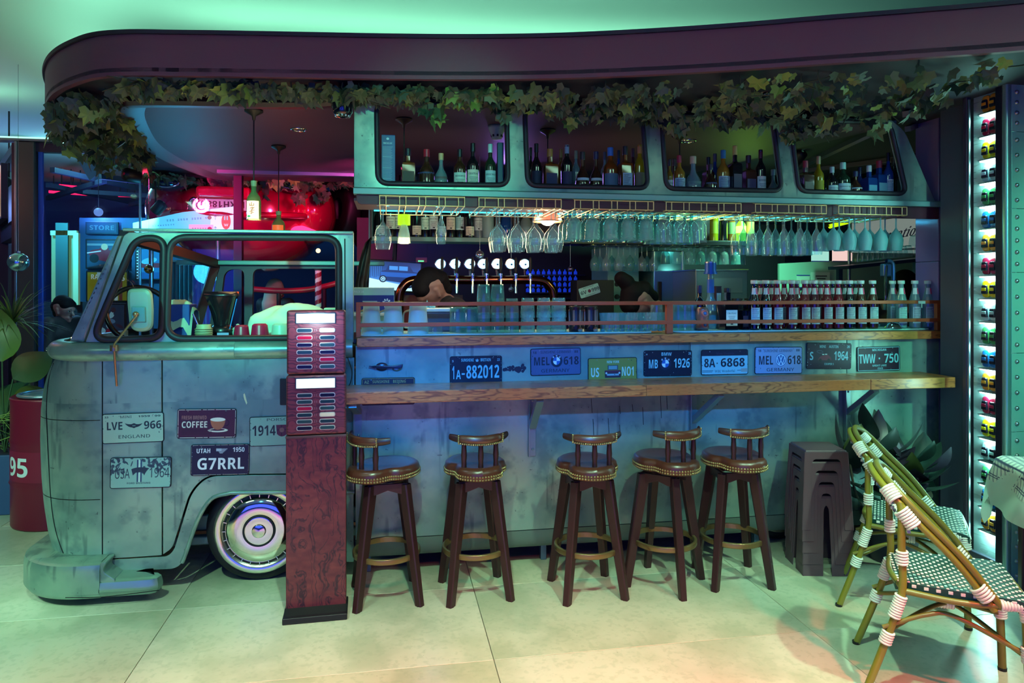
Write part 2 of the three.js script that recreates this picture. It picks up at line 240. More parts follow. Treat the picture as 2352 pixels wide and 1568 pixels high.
// ---------- the canopy ----------
const CY = 2.66;
const outPx = [[2800, 70], [2352, 115], [2100, 133], [1900, 146], [1700, 160], [1500, 171], [1300, 179], [1100, 182], [900, 181], [700, 178], [500, 175], [400, 174], [300, 173], [220, 178], [160, 195], [125, 213], [107, 234], [105, 262], [150, 322], [235, 372], [330, 399], [480, 420], [640, 424], [815, 427]];
const outPath = new THREE.CatmullRomCurve3(outPx.map(([a, b]) => atY(a, b, CY)), false, 'centripetal').getPoints(150).map((p) => [p.x, p.z]);
const inPx = [[812, 226], [700, 225], [500, 223], [330, 221], [288, 223], [277, 236], [290, 275], [332, 327], [420, 374], [512, 402], [640, 404], [812, 406]];
const SOFFIT = 2.65;
{
  const c = thing('canopy', 'dark plum metal canopy with one rounded end curving over the bar', 'canopy');
  const P = [...outPath].reverse();
  part(c, 'fascia', sweep([[0, CY], [0, CY + 0.212], [-0.03, CY + 0.212], [-0.03, CY]], P), mat.plum);
  part(c, 'top_rim', sweep([[0.012, CY + 0.207], [0.014, CY + 0.226], [-0.05, CY + 0.226], [-0.05, CY + 0.207]], P), M(0x2c222e, 0.5, 0.2));
  const ring = new THREE.Shape(outPath.map(([x, z]) => new THREE.Vector2(x, -z)));
  ring.lineTo(4.6, 2.6);
  part(c, 'underside', new THREE.ExtrudeGeometry(ring, { depth: 0.02, bevelEnabled: false }).rotateX(-Math.PI / 2).translate(0, CY + 0.02, 0), M(0x2c2a3a, 0.7));
  // cove strip lying on the canopy, lighting the ceiling above it
  const cv = P.map(([x, z], i) => { const a = P[Math.max(0, i - 1)], b = P[Math.min(P.length - 1, i + 1)], l = Math.hypot(b[0] - a[0], b[1] - a[1]), nx = -(b[1] - a[1]) / l, nz = (b[0] - a[0]) / l; return [x - nx * 0.22, z - nz * 0.22]; });
  part(c, 'lid', new THREE.ExtrudeGeometry(new THREE.Shape([...outPath, [4.6, -2.6]].map(([x, z]) => new THREE.Vector2(x, -z))), { depth: 0.01, bevelEnabled: false }).rotateX(-Math.PI / 2).translate(0, CY + 0.205, 0), mat.dark);
  part(c, 'cove_strip', sweep([[0.02, CY + 0.222], [0.02, CY + 0.232], [-0.02, CY + 0.232], [-0.02, CY + 0.222]], cv), glow(LIGHT.up, 2));
  for (let i = 8; i + 12 < cv.length; i += 12) { const a = cv[i - 6], b = cv[i + 6], l = area(LIGHT.up, LIGHT.upPower, Math.hypot(b[0] - a[0], b[1] - a[1]), 0.04, [cv[i][0], CY + 0.236, cv[i][1]], [cv[i][0], 5, cv[i][1]]); l.rotateZ(0); l.quaternion.setFromEuler(new THREE.Euler(Math.PI / 2, 0, Math.atan2(b[1] - a[1], b[0] - a[0]))); }
  for (const z of [-0.7]) { part(c, 'cove_strip', box(4.6, 0.01, 0.04, 1.0, CY + 0.228, z), glow(LIGHT.up, 2)); area(LIGHT.up, LIGHT.upPower, 4.6, 0.06, [1.0, CY + 0.24, z], [1.0, 5, z - 0.01]); }  // second strip, out of view behind the fascia, placed to light the ceiling
  // the shiny ceiling panel over the van and the bar, with a rolled rim
  const inner = inPx.map(([a, b]) => atY(a, b, SOFFIT)), right = [V(3.15, SOFFIT, 0.0), V(2.55, SOFFIT, -2.52)];
  const pts = [right[0], V(-0.15, SOFFIT, 0.0), ...inner.slice(1, -1), V(0, SOFFIT, inner[11].z), right[1]];
  const sh = roundPoly(pts.map((p) => [p.x, -p.z]), 0.12);
  part(c, 'soffit_panel', new THREE.ExtrudeGeometry(sh, { depth: 0.03, bevelEnabled: false }).rotateX(-Math.PI / 2).translate(0, SOFFIT - 0.03, 0), M(0x443048, 0.55, 0.05));
  const rim = new THREE.CatmullRomCurve3([V(-0.18, SOFFIT - 0.02, 0.01), ...inner.slice(1, -1).map((p) => p.clone().setY(SOFFIT - 0.02)), V(-0.1, SOFFIT - 0.02, inner[11].z)], false, 'centripetal').getPoints(70).map((p) => [p.x, p.z]).reverse();
  part(c, 'rolled_rim', sweep([[0.0, SOFFIT + 0.01], [0.02, SOFFIT - 0.03], [0.0, SOFFIT - 0.05], [-0.05, SOFFIT - 0.05], [-0.13, SOFFIT - 0.028], [-0.13, SOFFIT + 0.01]], rim), M(0x3c2838, 0.4, 0.15));
  part(c, 'back_edge', box(atX(812, -2.5) - atX(512, -2.5) + 0.1, 0.035, 0.04, (atX(812, -2.5) + atX(512, -2.5)) / 2, SOFFIT - 0.04, -2.52), M(0x5f86a0, 0.4, 0.4));
  part(c, 'recessed_lamp_ring', new THREE.TorusGeometry(0.045, 0.008, 8, 24).rotateX(Math.PI / 2).translate(atY(686, 286, SOFFIT).x, SOFFIT - 0.032, atY(686, 286, SOFFIT).z), mat.chrome);
  part(c, 'recessed_lamp_ring', new THREE.TorusGeometry(0.05, 0.008, 8, 24).rotateX(Math.PI / 2).translate(atY(1581, 313, SOFFIT).x, SOFFIT - 0.032, atY(1581, 313, SOFFIT).z), mat.chrome);
}
// steel trusses and the slatted dark ceiling behind the end of the canopy
{
  const t = thing('roof_truss', 'dark steel truss of sloping bars beside the bolted pillar', 'truss');
  const bars = [[[2080, 262], [2160, 222], 0.2, -0.4], [[2060, 300], [2160, 268], -0.8, -0.8], [[2085, 296], [2160, 262], -0.1, -0.5], [[2090, 312], [2165, 302], -1.2, -1.2], [[1940, 330], [2030, 372], -1.6, -1.6], [[1945, 350], [2080, 305], -1.4, -1.4], [[1830, 395], [2060, 365], -2.0, -1.2], [[2110, 360], [2165, 352], -1.2, -1.2], [[2135, 398], [2165, 396], -1.2, -1.2]];
  for (const [a, b, za, zb] of bars) part(t, 'bar', beamBetween(at(a[0], a[1], za), at(b[0], b[1], zb), 0.035, 0.035), M(0x4a4658, 0.45, 0.4));
  part(t, 'post', beamBetween(at(2205, 165, 0.35), at(2150, 245, 0.1), 0.09, 0.05), M(0x241f30, 0.5, 0.3));
  part(t, 'post', beamBetween(at(2242, 150, 0.42), at(2200, 232, 0.2), 0.06, 0.05), M(0x14131f, 0.5, 0.3));
  const s = thing('slatted_ceiling_panel', 'dark ribbed ceiling sheet above the kitchen end of the bar', 'ceiling panel');
  part(s, 'sheet', box(3.4, 0.03, 3.2, 3.6, 2.78, -2.0), M(0x1d1b2c, 0.7));
  for (let i = 0; i < 26; i++) part(s, 'slat', box(3.4, 0.03, 0.03, 3.6, 2.75, -0.5 - i * 0.115), M(0x2c2a3c, 0.5, 0.2));
  const b = thing('edge_beam', 'bluish steel edge beam sloping across the last upper window', 'beam');
  part(b, 'web', beamBetween(at(1836, 376, -1.7), at(2050, 272, -0.12), 0.05, 0.09), M(0x4a4f74, 0.3, 0.5)); part(b, 'flange', beamBetween(at(1838, 368, -1.68), at(2050, 266, -0.1), 0.09, 0.012), M(0x5a6288, 0.3, 0.5));
}
// ---------- the van ----------
const van = thing('van', 'worn grey-green camper van front half with open windows and chrome hubcap', 'van');
{
  // nose corner: a quarter round between the flat side and the front
  const R = 0.4, sil = [[0.1, 128], [0.14, 122], [0.3, 103], [0.45, 92], [0.6, 86], [0.8, 83], [0.95, 85], [1.05, 91], [1.12, 99], [1.18, 110], [1.22, 122], [1.26, 126]];
  const frontX = (y) => { let i = 0; while (i < sil.length - 2 && sil[i + 1][0] < y) i++; const k = (y - sil[i][0]) / (sil[i + 1][0] - sil[i][0]); return at(sil[i][1] + (sil[i + 1][1] - sil[i][1]) * Math.max(0, Math.min(1, k)), 900, -0.24).x; };
  const flatX = -1.452;
  const arc = (y, a, off = 0) => { const fx = frontX(y), c = Math.cos(a), s = Math.sin(a), rx = flatX - fx; return V(flatX - (rx + off) * Math.pow(s, 0.85), y, (R + off) * (Math.pow(Math.max(c, 0), 0.85) - 1)); };
  const strip = (y0, y1, a0, a1, nx = 16, ny = 10) => { const rows = []; for (let j = 0; j <= ny; j++) { const y = y0 + (y1 - y0) * j / ny, row = []; for (let i = 0; i <= nx; i++) row.push(arc(y, a0 + (a1 - a0) * i / nx)); rows.push(row); } return rows; };
  const yA = hy(228, 1147, 0), yB = hy(228, 965, 0), yTop = hy(150, 830, 0), Q = Math.PI / 2;
  const shellMat = mat.patina;
  for (const [y0, y1] of [[0.1, yA - 0.002], [yA + 0.002, yB - 0.002], [yB + 0.002, yTop]]) {
    const rows = strip(y0, y1, 0, Q); for (const r of rows) r.push(V(r[16].x, r[16].y, -1.25), V(r[16].x + 0.35, r[16].y, -1.65));
    part(van, 'nose_panel', muv(grid(rows), 0.5, 1), shellMat).material.side = THREE.DoubleSide;
  }
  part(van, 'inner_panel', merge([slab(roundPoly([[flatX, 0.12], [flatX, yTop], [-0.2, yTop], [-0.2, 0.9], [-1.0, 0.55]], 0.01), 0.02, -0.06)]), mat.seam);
  // the curved seam between windscreen panel and nose
  const seamPts = [[1.2, 0.95], [1.1, 0.85], [0.95, 0.77], [0.8, 0.72], [0.65, 0.7], [0.5, 0.69], [0.36, 0.66], [0.24, 0.56], [0.12, 0.4]].map(([y, a]) => arc(y, a, 0.0005));
  part(van, 'seam', tube(seamPts, 0.003, 50, 6), mat.seam);
  part(van, 'seam', rod([flatX + 0.003, 0.12, -0.0005], [flatX + 0.003, yTop, -0.0005], 0.0032, 6), mat.seam);
  // flat side: front strip, door, sill with wheel arch
  const side = (pts, r = 0.004) => muv(slab(roundPoly(px2(pts, 0), r), 0.012, 0, 0.0015), 0.5, 1);
  part(van, 'front_panel', side([[230, 829], [370.6, 826], [371.4, 1275], [230, 1284]]), shellMat);
  part(van, 'front_door', side([[373.4, 826], [814, 821], [814, 1086], [560, 1088], [475, 1090, 0.06], [436, 1128, 0.1], [396, 1258, 0.05], [374.4, 1273]]), shellMat);
  part(van, 'sill', side([[230, 1287], [385, 1278, 0.05], [400, 1262, 0.05], [440, 1131, 0.1], [476, 1094, 0.06], [560, 1091], [814, 1089], [814, 1128], [540, 1130, 0.2], [486, 1141, 0.12], [452, 1190, 0.3], [425, 1274, 0.1], [415, 1297, 0.04], [398, 1306, 0.03], [252, 1313, 0.06]]), shellMat);
  part(van, 'wheel_arch_lip', tube(px2([[814, 1130], [560, 1131], [520, 1134], [486, 1145], [462, 1178], [446, 1215], [430, 1262], [418, 1292]], 0).map(([x, y]) => V(x, y, 0.0)), 0.011, 50, 8), shellMat);
  const wellX = (atX(420, 0) + atX(814, 0)) / 2;
  part(van, 'wheel_well', merge([box(1.3, 0.75, 0.02, wellX, 0.45, -0.75), box(1.3, 0.02, 0.7, wellX, 0.82, -0.4)]), mat.dark);
  part(van, 'chassis_rail', merge([rbox(1.6, 0.05, 0.05, 0.01, -0.95, 0.17, -0.3), rbox(1.6, 0.09, 0.03, 0.01, -0.95, 0.25, -0.36)]), M(0x7a8a8a, 0.4, 0.5));
  part(van, 'rear_panel', side([[790, 829], [812, 829], [812, 1290], [794, 1290]]), shellMat);
  // beltline moulding around the corner
  const yb0 = hy(400, 827, 0), yb1 = hy(400, 784, 0), hb = yb1 - yb0, belt = [];
  for (let i = 0; i <= 12; i++) { const a = -Q + i / 12 * Math.PI; belt.push([0.05 * Math.cos(a) - 0.004, (yb0 + yb1) / 2 + hb / 2 * Math.sin(a)]); }
  belt.push([-0.03, yb1], [-0.03, yb0]);
  const bp = []; for (let i = 12; i >= 0; i--) { const p = arc(1.26, Q * i / 12); bp.push([p.x, p.z]); } bp.unshift([bp[0][0] + 0.05, -1.1]);
  const mould = part(van, 'belt_moulding', sweep(belt, [...bp, [-1.2, 0], [atX(541, 0), 0]]), shellMat);
  part(mould, 'rear_length', sweep(belt, [[atX(541.6, 0), 0], [-0.5, 0], [-0.188, 0]]), shellMat);
  // window frame of the side with its two openings
  const fr = roundPoly(px2([[196, 786], [284, 541, 0.01], [296, 533], [812, 533], [812, 786]], 0), 0.004);
  const q = [[212, 782, 0.09], [312, 547, 0.14], [378, 547, 0.07], [372, 776, 0.07]], wn = [[383, 778, 0.09], [390, 545, 0.09], [778, 546, 0.08], [778, 775, 0.07]];
  fr.holes.push(roundPoly(px2(q, 0), 0.05, THREE.Path), roundPoly(px2(wn, 0), 0.05, THREE.Path));
  const frame = part(van, 'window_frame', muv(slab(fr, 0.045, 0, 0.003, 12), 0.5, 1), shellMat);
  part(frame, 'drip_rail', rbox(atX(812, 0) - atX(285, 0), 0.016, 0.03, 0.005, (atX(812, 0) + atX(285, 0)) / 2, hy(600, 532, 0), 0.01), shellMat);
  part(frame, 'pillar_joint', merge([rod(at(792, 548, 0.001), at(793, 780, 0.001), 0.003), ...[400, 452, 505, 560, 620, 690].map((p) => ball(0.004, at(p, 549, 0.002).x, at(p, 548, 0.002).y, 0.002, 8, 6))]), mat.seam);
  const inset = (list, z, d) => { const cx = list.reduce((s, p) => s + p[0], 0) / list.length, cy = list.reduce((s, p) => s + p[1], 0) / list.length; return list.map(([x, y, r]) => [x + Math.sign(cx - x) * d, y + Math.sign(cy - y) * d, r]); };
  for (const o of [q, wn]) {
    const outer = roundPoly(px2(o, 0), 0.05), c = outer.getPoints(10).map((p) => V(p.x, p.y, 0.004)); c.pop();
    part(van, 'window_seal', new THREE.TubeGeometry(new THREE.CatmullRomCurve3(c, true, 'centripetal'), 160, 0.019, 8, true), mat.rubber);
  }
  // windscreen pillar outside the side frame, windscreen rail and the far side
  part(van, 'windscreen_pillar', muv(slab(roundPoly(px2([[160, 784], [270, 541], [283, 541], [194, 786]], -0.03), 0.008), 0.05, -0.02, 0.012), 0.5, 1), shellMat);
  const T0 = at(285, 541, -0.04), T1 = at(497, 606, -1.6);
  part(van, 'windscreen_rail', beamBetween(T0, T1, 0.05, 0.06), mat.rubber);
  part(van, 'far_pillar', beamBetween(at(494, 606, -1.6), at(452, 748, -1.55), 0.05, 0.06), mat.plumDark);
  const glassPane = grid([[T0, T1], [at(180, 783, -0.12), at(440, 760, -1.5)]]);
  part(van, 'windscreen_glass', glassPane, mat.pane);
  const fs = roundPoly(px2([[478, 770], [502, 602], [792, 602], [792, 770]], -1.6), 0.01);
  fs.holes.push(roundPoly(px2([[497, 765], [515, 618, 0.1], [562, 616, 0.06], [562, 765]], -1.6), 0.04, THREE.Path), roundPoly(px2([[578, 765], [580, 616], [784, 616], [784, 765]], -1.6), 0.06, THREE.Path));
  part(van, 'far_window_frame', slab(fs, 0.05, -1.6, 0.003, 10), M(0x30384e, 0.5, 0.3));
  part(van, 'far_side_rail', rbox(1.5, 0.035, 0.05, 0.008, (at(505, 604, -1.58).x + at(792, 604, -1.58).x) / 2, hy(640, 604, -1.58), -1.58), M(0x4f8f98, 0.5, 0.4));
  part(van, 'far_body_side', box(1.7, 1.15, 0.03, -0.75, 0.7, -1.63), mat.dark);
  part(van, 'dashboard', rbox(0.35, 0.2, 1.35, 0.05, -1.32, 1.18, -0.8), mat.plumDark);
  part(van, 'steering_wheel', new THREE.TorusGeometry(0.17, 0.014, 10, 40).rotateY(0.5).rotateX(-0.5).translate(at(322, 715, -0.35).x, at(322, 722, -0.35).y, -0.35), M(0x14141c, 0.2));
  part(van, 'worktop', rbox(1.12, 0.03, 0.6, 0.006, -0.72, 1.3, -0.37), mat.plumDark);
  // front wheel
  const wh = new THREE.Group(); wh.name = 'wheel'; wh.position.set(at(597, 1221, -0.06).x, 0.288, -0.06); van.add(wh);
  const L = (pts, seg = 56) => lathe(pts, seg).rotateX(Math.PI / 2);
  part(wh, 'tyre', L([[0.19, -0.02], [0.235, -0.005], [0.262, -0.012], [0.281, -0.03], [0.288, -0.055], [0.288, -0.17], [0.27, -0.2], [0.19, -0.2]]), M(0x17141c, 0.75));
  part(wh, 'trim_ring', L([[0.188, -0.004], [0.2, 0.012], [0.222, 0.017], [0.236, 0.008], [0.241, -0.008]]), M(0xf0e6d8, 0.16, 0.9));
  part(wh, 'slot_ring', L([[0.176, 0.008], [0.178, 0.003], [0.19, 0.0]]), M(0x0b1518, 0.5));
  part(wh, 'slot_bridge', merge(Array.from({ length: 24 }, (_, i) => box(0.016, 0.004, 0.006, 0.184, 0, 0.008).rotateZ(i / 24 * 6.283))), mat.chrome);
  part(wh, 'hubcap', L([[0.0, 0.03], [0.07, 0.034], [0.076, 0.03], [0.086, 0.026], [0.094, 0.032], [0.13, 0.03], [0.16, 0.022], [0.177, 0.008]]), M(0xe6e2da, 0.07, 1));
  part(wh, 'inner_slot_ring', L([[0.076, 0.033], [0.081, 0.034], [0.085, 0.031]]), M(0x0b1518, 0.5));
  part(wh, 'centre_badge', L([[0, 0.044], [0.032, 0.041], [0.036, 0.036], [0.037, 0.033]]), mat.chrome);
  // bumper: deep round end, then a shallow step bar
  const bz = 0.13, rad = 0.34, fx = at(52, 1330, -0.15).x, path = [];
  for (let i = 0; i <= 20; i++) { const a = i / 20 * Q; path.push([fx + rad * (1 - Math.sin(a)) * 1.1, -0.1 - 0 + 0 + (bz + 0.1) - rad * 0 - (1 - Math.cos(a)) * 0]); }
  const cx = fx + rad * 1.15, arcp = []; for (let i = 0; i <= 18; i++) { const a = i / 18 * Q; arcp.push([cx - rad * 1.15 * Math.cos(a), bz - 0.36 + 0.36 * Math.sin(a)]); }
  const prof = (y0, y1, d) => [[0, y0 + 0.03], [-0.02, y0], [-d, y0], [-d, y1], [-0.03, y1], [-0.008, y1 - 0.012], [0, y1 - 0.04]];
  const bump = part(van, 'bumper', muv(sweep(prof(0.045, 0.225, 0.14), [[fx, -1.3], [fx, bz - 0.6], ...arcp, [atX(228, bz), bz]]), 0.5, 1), mapped(patinaTex, 0.65, 0.6, { roughnessMap: patinaRough }));
  const ex = atX(366, bz), yTop2 = 0.135;
  part(bump, 'step', muv(sweep(prof(0.047, yTop2, 0.15), [[atX(226, bz), bz], [atX(300, bz), bz], [ex - 0.05, bz], [ex - 0.012, bz - 0.02], [ex, bz - 0.06]]), 0.5, 1), bump.material);
  part(bump, 'corner_cheek', muv(slab(roundPoly([[atX(226, bz), 0.12], [atX(226, bz), 0.225], [atX(244, bz), 0.225, 0.03], [atX(232, bz), 0.18, 0.04], [atX(262, bz), 0.135, 0.03], [atX(262, bz), 0.12]], 0.02), 0.12, bz - 0.01, 0.004), 0.5, 1), bump.material);
  part(bump, 'seam', tube([at(70, 1355, 0).setZ(0.02), at(150, 1372, bz + 0.001), at(240, 1370, bz + 0.003), at(365, 1355, bz + 0.003)].slice(1), 0.002, 20, 5), mat.seam);
  // mirror on its arm
  const mz = 0.22, mir = part(van, 'mirror', slab(roundPoly(px2([[289, 690, 0.075], [290, 663, 0.075], [345, 661, 0.075], [350, 700, 0.075], [349, 762, 0.075], [296, 762, 0.075]], mz), 0.07), 0.04, mz, 0.018), M(0x86a092, 0.4, 0.3));
  part(mir, 'boss', slab(roundPoly(px2([[301, 704], [333, 704], [334, 740], [301, 740]], mz + 0.012), 0.006), 0.012, mz + 0.012, 0.005), M(0x5f8f92, 0.4, 0.3));
  part(mir, 'arm', merge([tube([at(315, 722, mz + 0.02), at(303, 738, mz + 0.035), at(278, 770, 0.16), at(263, 790, 0.1), at(262, 800, 0.06)], 0.006, 30), rod(at(262, 800, 0.065), at(268, 886, 0.03), 0.006), ball(0.014, at(315, 721, mz).x, at(315, 721, mz).y, mz + 0.02), cyl(0.02, 0.02, 0.03, 12, at(262, 799, 0.06).x, at(262, 799, 0.06).y, 0.06)]), M(0xa88868, 0.3, 0.8));
  part(van, 'wiper_stub', merge([rod(at(108, 802, -0.3), at(128, 800, -0.28), 0.01), rod(at(128, 800, -0.28), at(165, 776, -0.2), 0.005)]), mat.chrome);
  part(van, 'paint_chip', slab(roundPoly(px2([[559, 905], [562, 903], [568, 925], [566, 929], [560, 914]], 0.001), 0.002), 0.001, 0.0016), M(0xd8d8b8, 0.6));
  part(van, 'black_plaque', slab(roundPoly(px2([[643, 869], [668, 869], [668, 930], [643, 930]], 0.004), 0.006), 0.008, 0.007, 0.002), mat.black);
}
// things on the van's inner worktop, seen through its window
{
  const y = 1.316, put = (px, z) => V(atX(px, z), y, z);
  let t = thing('towel_box', 'white towel draped over a blue box inside the van window', 'box', put(416, -0.3));
  part(t, 'box', rbox(0.11, 0.19, 0.16, 0.006, 0.01, 0.095, 0), M(0x16409a, 0.5));
  part(t, 'towel', (() => { const rows = []; for (let i = 0; i <= 8; i++) { const a = i / 8, r = []; for (let j = 0; j <= 8; j++) { const b = j / 8, d = Math.max(0, Math.abs(b - 0.4) - 0.3); r.push(V(-0.075 + a * 0.15, 0.205 - d * 0.5 - 0.012 * Math.sin(a * 9 + b * 5) - (a > 0.8 ? 0.06 * (a - 0.8) * 5 : 0), -0.1 + b * 0.2)); } rows.push(r); } return grid(rows); })(), M(0x9fc4b4, 0.9, 0, { side: THREE.DoubleSide }));
  t = thing('ceramic_jug', 'small cream honeycomb jug with a spoon on the van worktop', 'jug', put(468, -0.15));
  part(t, 'body', lathe([[0, 0], [0.036, 0], [0.044, 0.02], [0.044, 0.05], [0.036, 0.072], [0.038, 0.082], [0.034, 0.082]], 22), M(0xb8b48c, 0.5)); part(t, 'band', merge([0.02, 0.032, 0.044, 0.056].map((h) => new THREE.TorusGeometry(0.0445, 0.003, 5, 26).rotateX(Math.PI / 2).translate(0, h, 0))), M(0x7c7458, 0.6)); part(t, 'spoon', rod([-0.01, 0.03, 0], [-0.055, 0.14, 0], 0.005), mat.chrome);
  t = thing('coffee_grinder', 'black coffee grinder with a smoked tapering bean hopper', 'grinder', put(510, -0.3));
  part(t, 'base', lathe([[0, 0], [0.07, 0], [0.065, 0.05], [0.045, 0.07], [0, 0.07]], 22), M(0x16121a, 0.3)); part(t, 'hopper', lathe([[0.04, 0.06], [0.058, 0.13], [0.092, 0.235]], 6), M(0x2a2028, 0.15, 0, { transmission: 0.35, thickness: 0, side: THREE.DoubleSide })); part(t, 'lid', lathe([[0, 0.262], [0.098, 0.26], [0.1, 0.235], [0.092, 0.232]], 6), M(0x1a1420, 0.3)); part(t, 'blue_edge', rod([0.05, 0.05, 0.04], [0.09, 0.22, 0.05], 0.003), M(0x2f86d8, 0.3)); part(t, 'display', box(0.06, 0.02, 0.01, 0.02, 0.02, 0.07), glow(0x66d8ff, 0.6));
  for (const [p, z, r, h, c, l] of [[555, -0.12, 0.044, 0.073, 0xb01840, 'shorter red cup turned over on the van worktop'], [597, -0.12, 0.05, 0.08, 0xc01545, 'taller red cup turned over on the van worktop'], [644, -0.12, 0.052, 0.08, 0xa8d4c0, 'pale green-white cup turned over beside the red cups']]) {
    t = thing('cup', l, 'cup', put(p, z)); part(t, 'body', lathe([[r, 0], [r, 0.006], [r * 0.82, h * 0.94], [r * 0.75, h], [0, h]], 26), M(c, 0.35)); part(t, 'foot_ring', new THREE.TorusGeometry(r * 0.6, 0.004, 6, 24).rotateX(Math.PI / 2).translate(0, h + 0.001, 0), M(c, 0.35));
  }
  t = thing('small_pot', 'tiny pale pot with a knob lid behind the red cups', 'pot', put(546, -0.28)); part(t, 'body', ball(0.03, 0, 0.028, 0), M(0x8fb0a0, 0.4)); part(t, 'lid', lathe([[0.03, 0.045], [0.022, 0.056], [0.01, 0.062], [0.009, 0.074], [0, 0.078]], 18), M(0x9fc0b0, 0.4));
  const bag = bend(new THREE.SphereGeometry(1, 36, 20), (v) => { const n = 0.12 * Math.sin(v.x * 7 + v.z * 5) + 0.08 * Math.sin(v.y * 9 + v.x * 3); v.set(v.x * 0.27 * (1 + n * 0.2), Math.max(v.y, -0.25) * 0.14 * (1 + n) + 0.035, v.z * 0.12 * (1 + n)); });
  single('cloth_bundle', 'crumpled white cloth heap filling the lower corner of the van window', 'cloth', bag, M(0xbfe0d2, 0.85), put(675, -0.45));
  single('napkin_holder', 'small white napkin box near the rear window post', 'box', rbox(0.09, 0.16, 0.08, 0.008, 0, 0.08, 0), M(0xa8d0c0, 0.7), put(762, -0.5));
}
// ---------- the bar ----------
const XL = at(816, 800, 0).x, XR = at(2157, 800, 0).x;
const bar = thing('bar_counter', 'long patinated metal bar front hung with number plates under a wooden top', 'bar counter');
{
  const yTop = 1.28, seamY = 0.215, cuts = [XL, atX(1586, 0), atX(1945, 0), XR];
  for (let i = 0; i < 3; i++) {
    const x0 = cuts[i] + 0.0015, x1 = cuts[i + 1] - 0.0015;
    part(bar, 'front_panel', muv(slab(roundPoly([[x0, seamY + 0.002], [x1, seamY + 0.002], [x1, yTop], [x0, yTop]], 0.002), 0.02, 0, 0.002), 0.5, 1, false, i * 0.37), mat.patina);
    const pr = [[0, seamY - 0.002], [-0.004, 0.17], [-0.018, 0.13], [-0.045, 0.105], [-0.09, 0.095], [-0.09, seamY - 0.002]];
    part(bar, 'rocker_panel', muv(sweep(pr, [[x0, 0], [x1, 0]]), 0.5, 1), M(0x707f7a, 0.6, 0.35));
  }
  part(bar, 'carcass', box(XR - XL, 1.08, 0.55, (XL + XR) / 2, 0.68, -0.33), mat.seam);
  for (const p of [845, 1026, 1247, 1490, 1735, 2000]) part(bar, 'foot', rbox(0.035, 0.105, 0.04, 0.004, atX(p, -0.12), 0.0525, -0.12), M(0x6b8494, 0.4, 0.6));
  part(bar, 'front_wheel', lathe([[0, 0], [0.2, 0], [0.25, -0.03], [0.26, -0.12], [0.1, -0.14]], 40).rotateX(Math.PI / 2).translate(atX(1795, -0.12), 0.262, -0.12), M(0x15131a, 0.6));
  part(bar, 'hubcap', lathe([[0, 0.03], [0.1, 0.025], [0.19, 0.005], [0.2, -0.005]], 36).rotateX(Math.PI / 2).translate(atX(1795, -0.115), 0.262, -0.115), mat.chrome);
  const hd = part(bar, 'door_handle', merge([slab(roundPoly(px2([[846, 841], [862, 839], [906, 840], [926, 836], [923, 846], [860, 846]], 0.03), 0.005), 0.014, 0.034, 0.004), new THREE.SphereGeometry(1, 20, 12).scale(0.034, 0.024, 0.012).translate(at(877, 842, 0).x, at(877, 842, 0).y, 0.004)]), M(0x4a4658, 0.3, 0.7));
  part(hd, 'lock_plate', new THREE.SphereGeometry(1, 18, 10).scale(0.024, 0.013, 0.008).translate(at(911, 847, 0.004).x, at(911, 847, 0.004).y, 0.004), M(0x7fa8a8, 0.25, 0.8));
  for (const [p, a, b] of [[1358, 915, 948], [1423, 932, 950], [1452, 928, 945], [1476, 935, 975], [1423, 975, 1000], [1517, 905, 960], [1531, 905, 940], [1397, 960, 1000], [1362, 962, 1000]]) part(bar, 'scratch', rod(at(p, a, 0.0005), at(p + 2, b, 0.0005), 0.0016, 4), mat.seam);
  const stain = new THREE.Shape(); const sc = at(1180, 846, 0.0015);
  part(bar, 'rust_stain', merge(Array.from({ length: 34 }, (_, i) => { const a = rr(0, 1), r = rr(0.004, 0.014) * (a > 0.6 ? 1.2 : 0.8); return new THREE.CylinderGeometry(r, r, 0.001, 7).rotateX(Math.PI / 2).translate(sc.x - 0.055 + a * 0.12, sc.y + (rr(-0.5, 0.5)) * 0.03 * (0.4 + a), 0.001 + i * 2e-5); })), M(0x2c2440, 0.8));
}
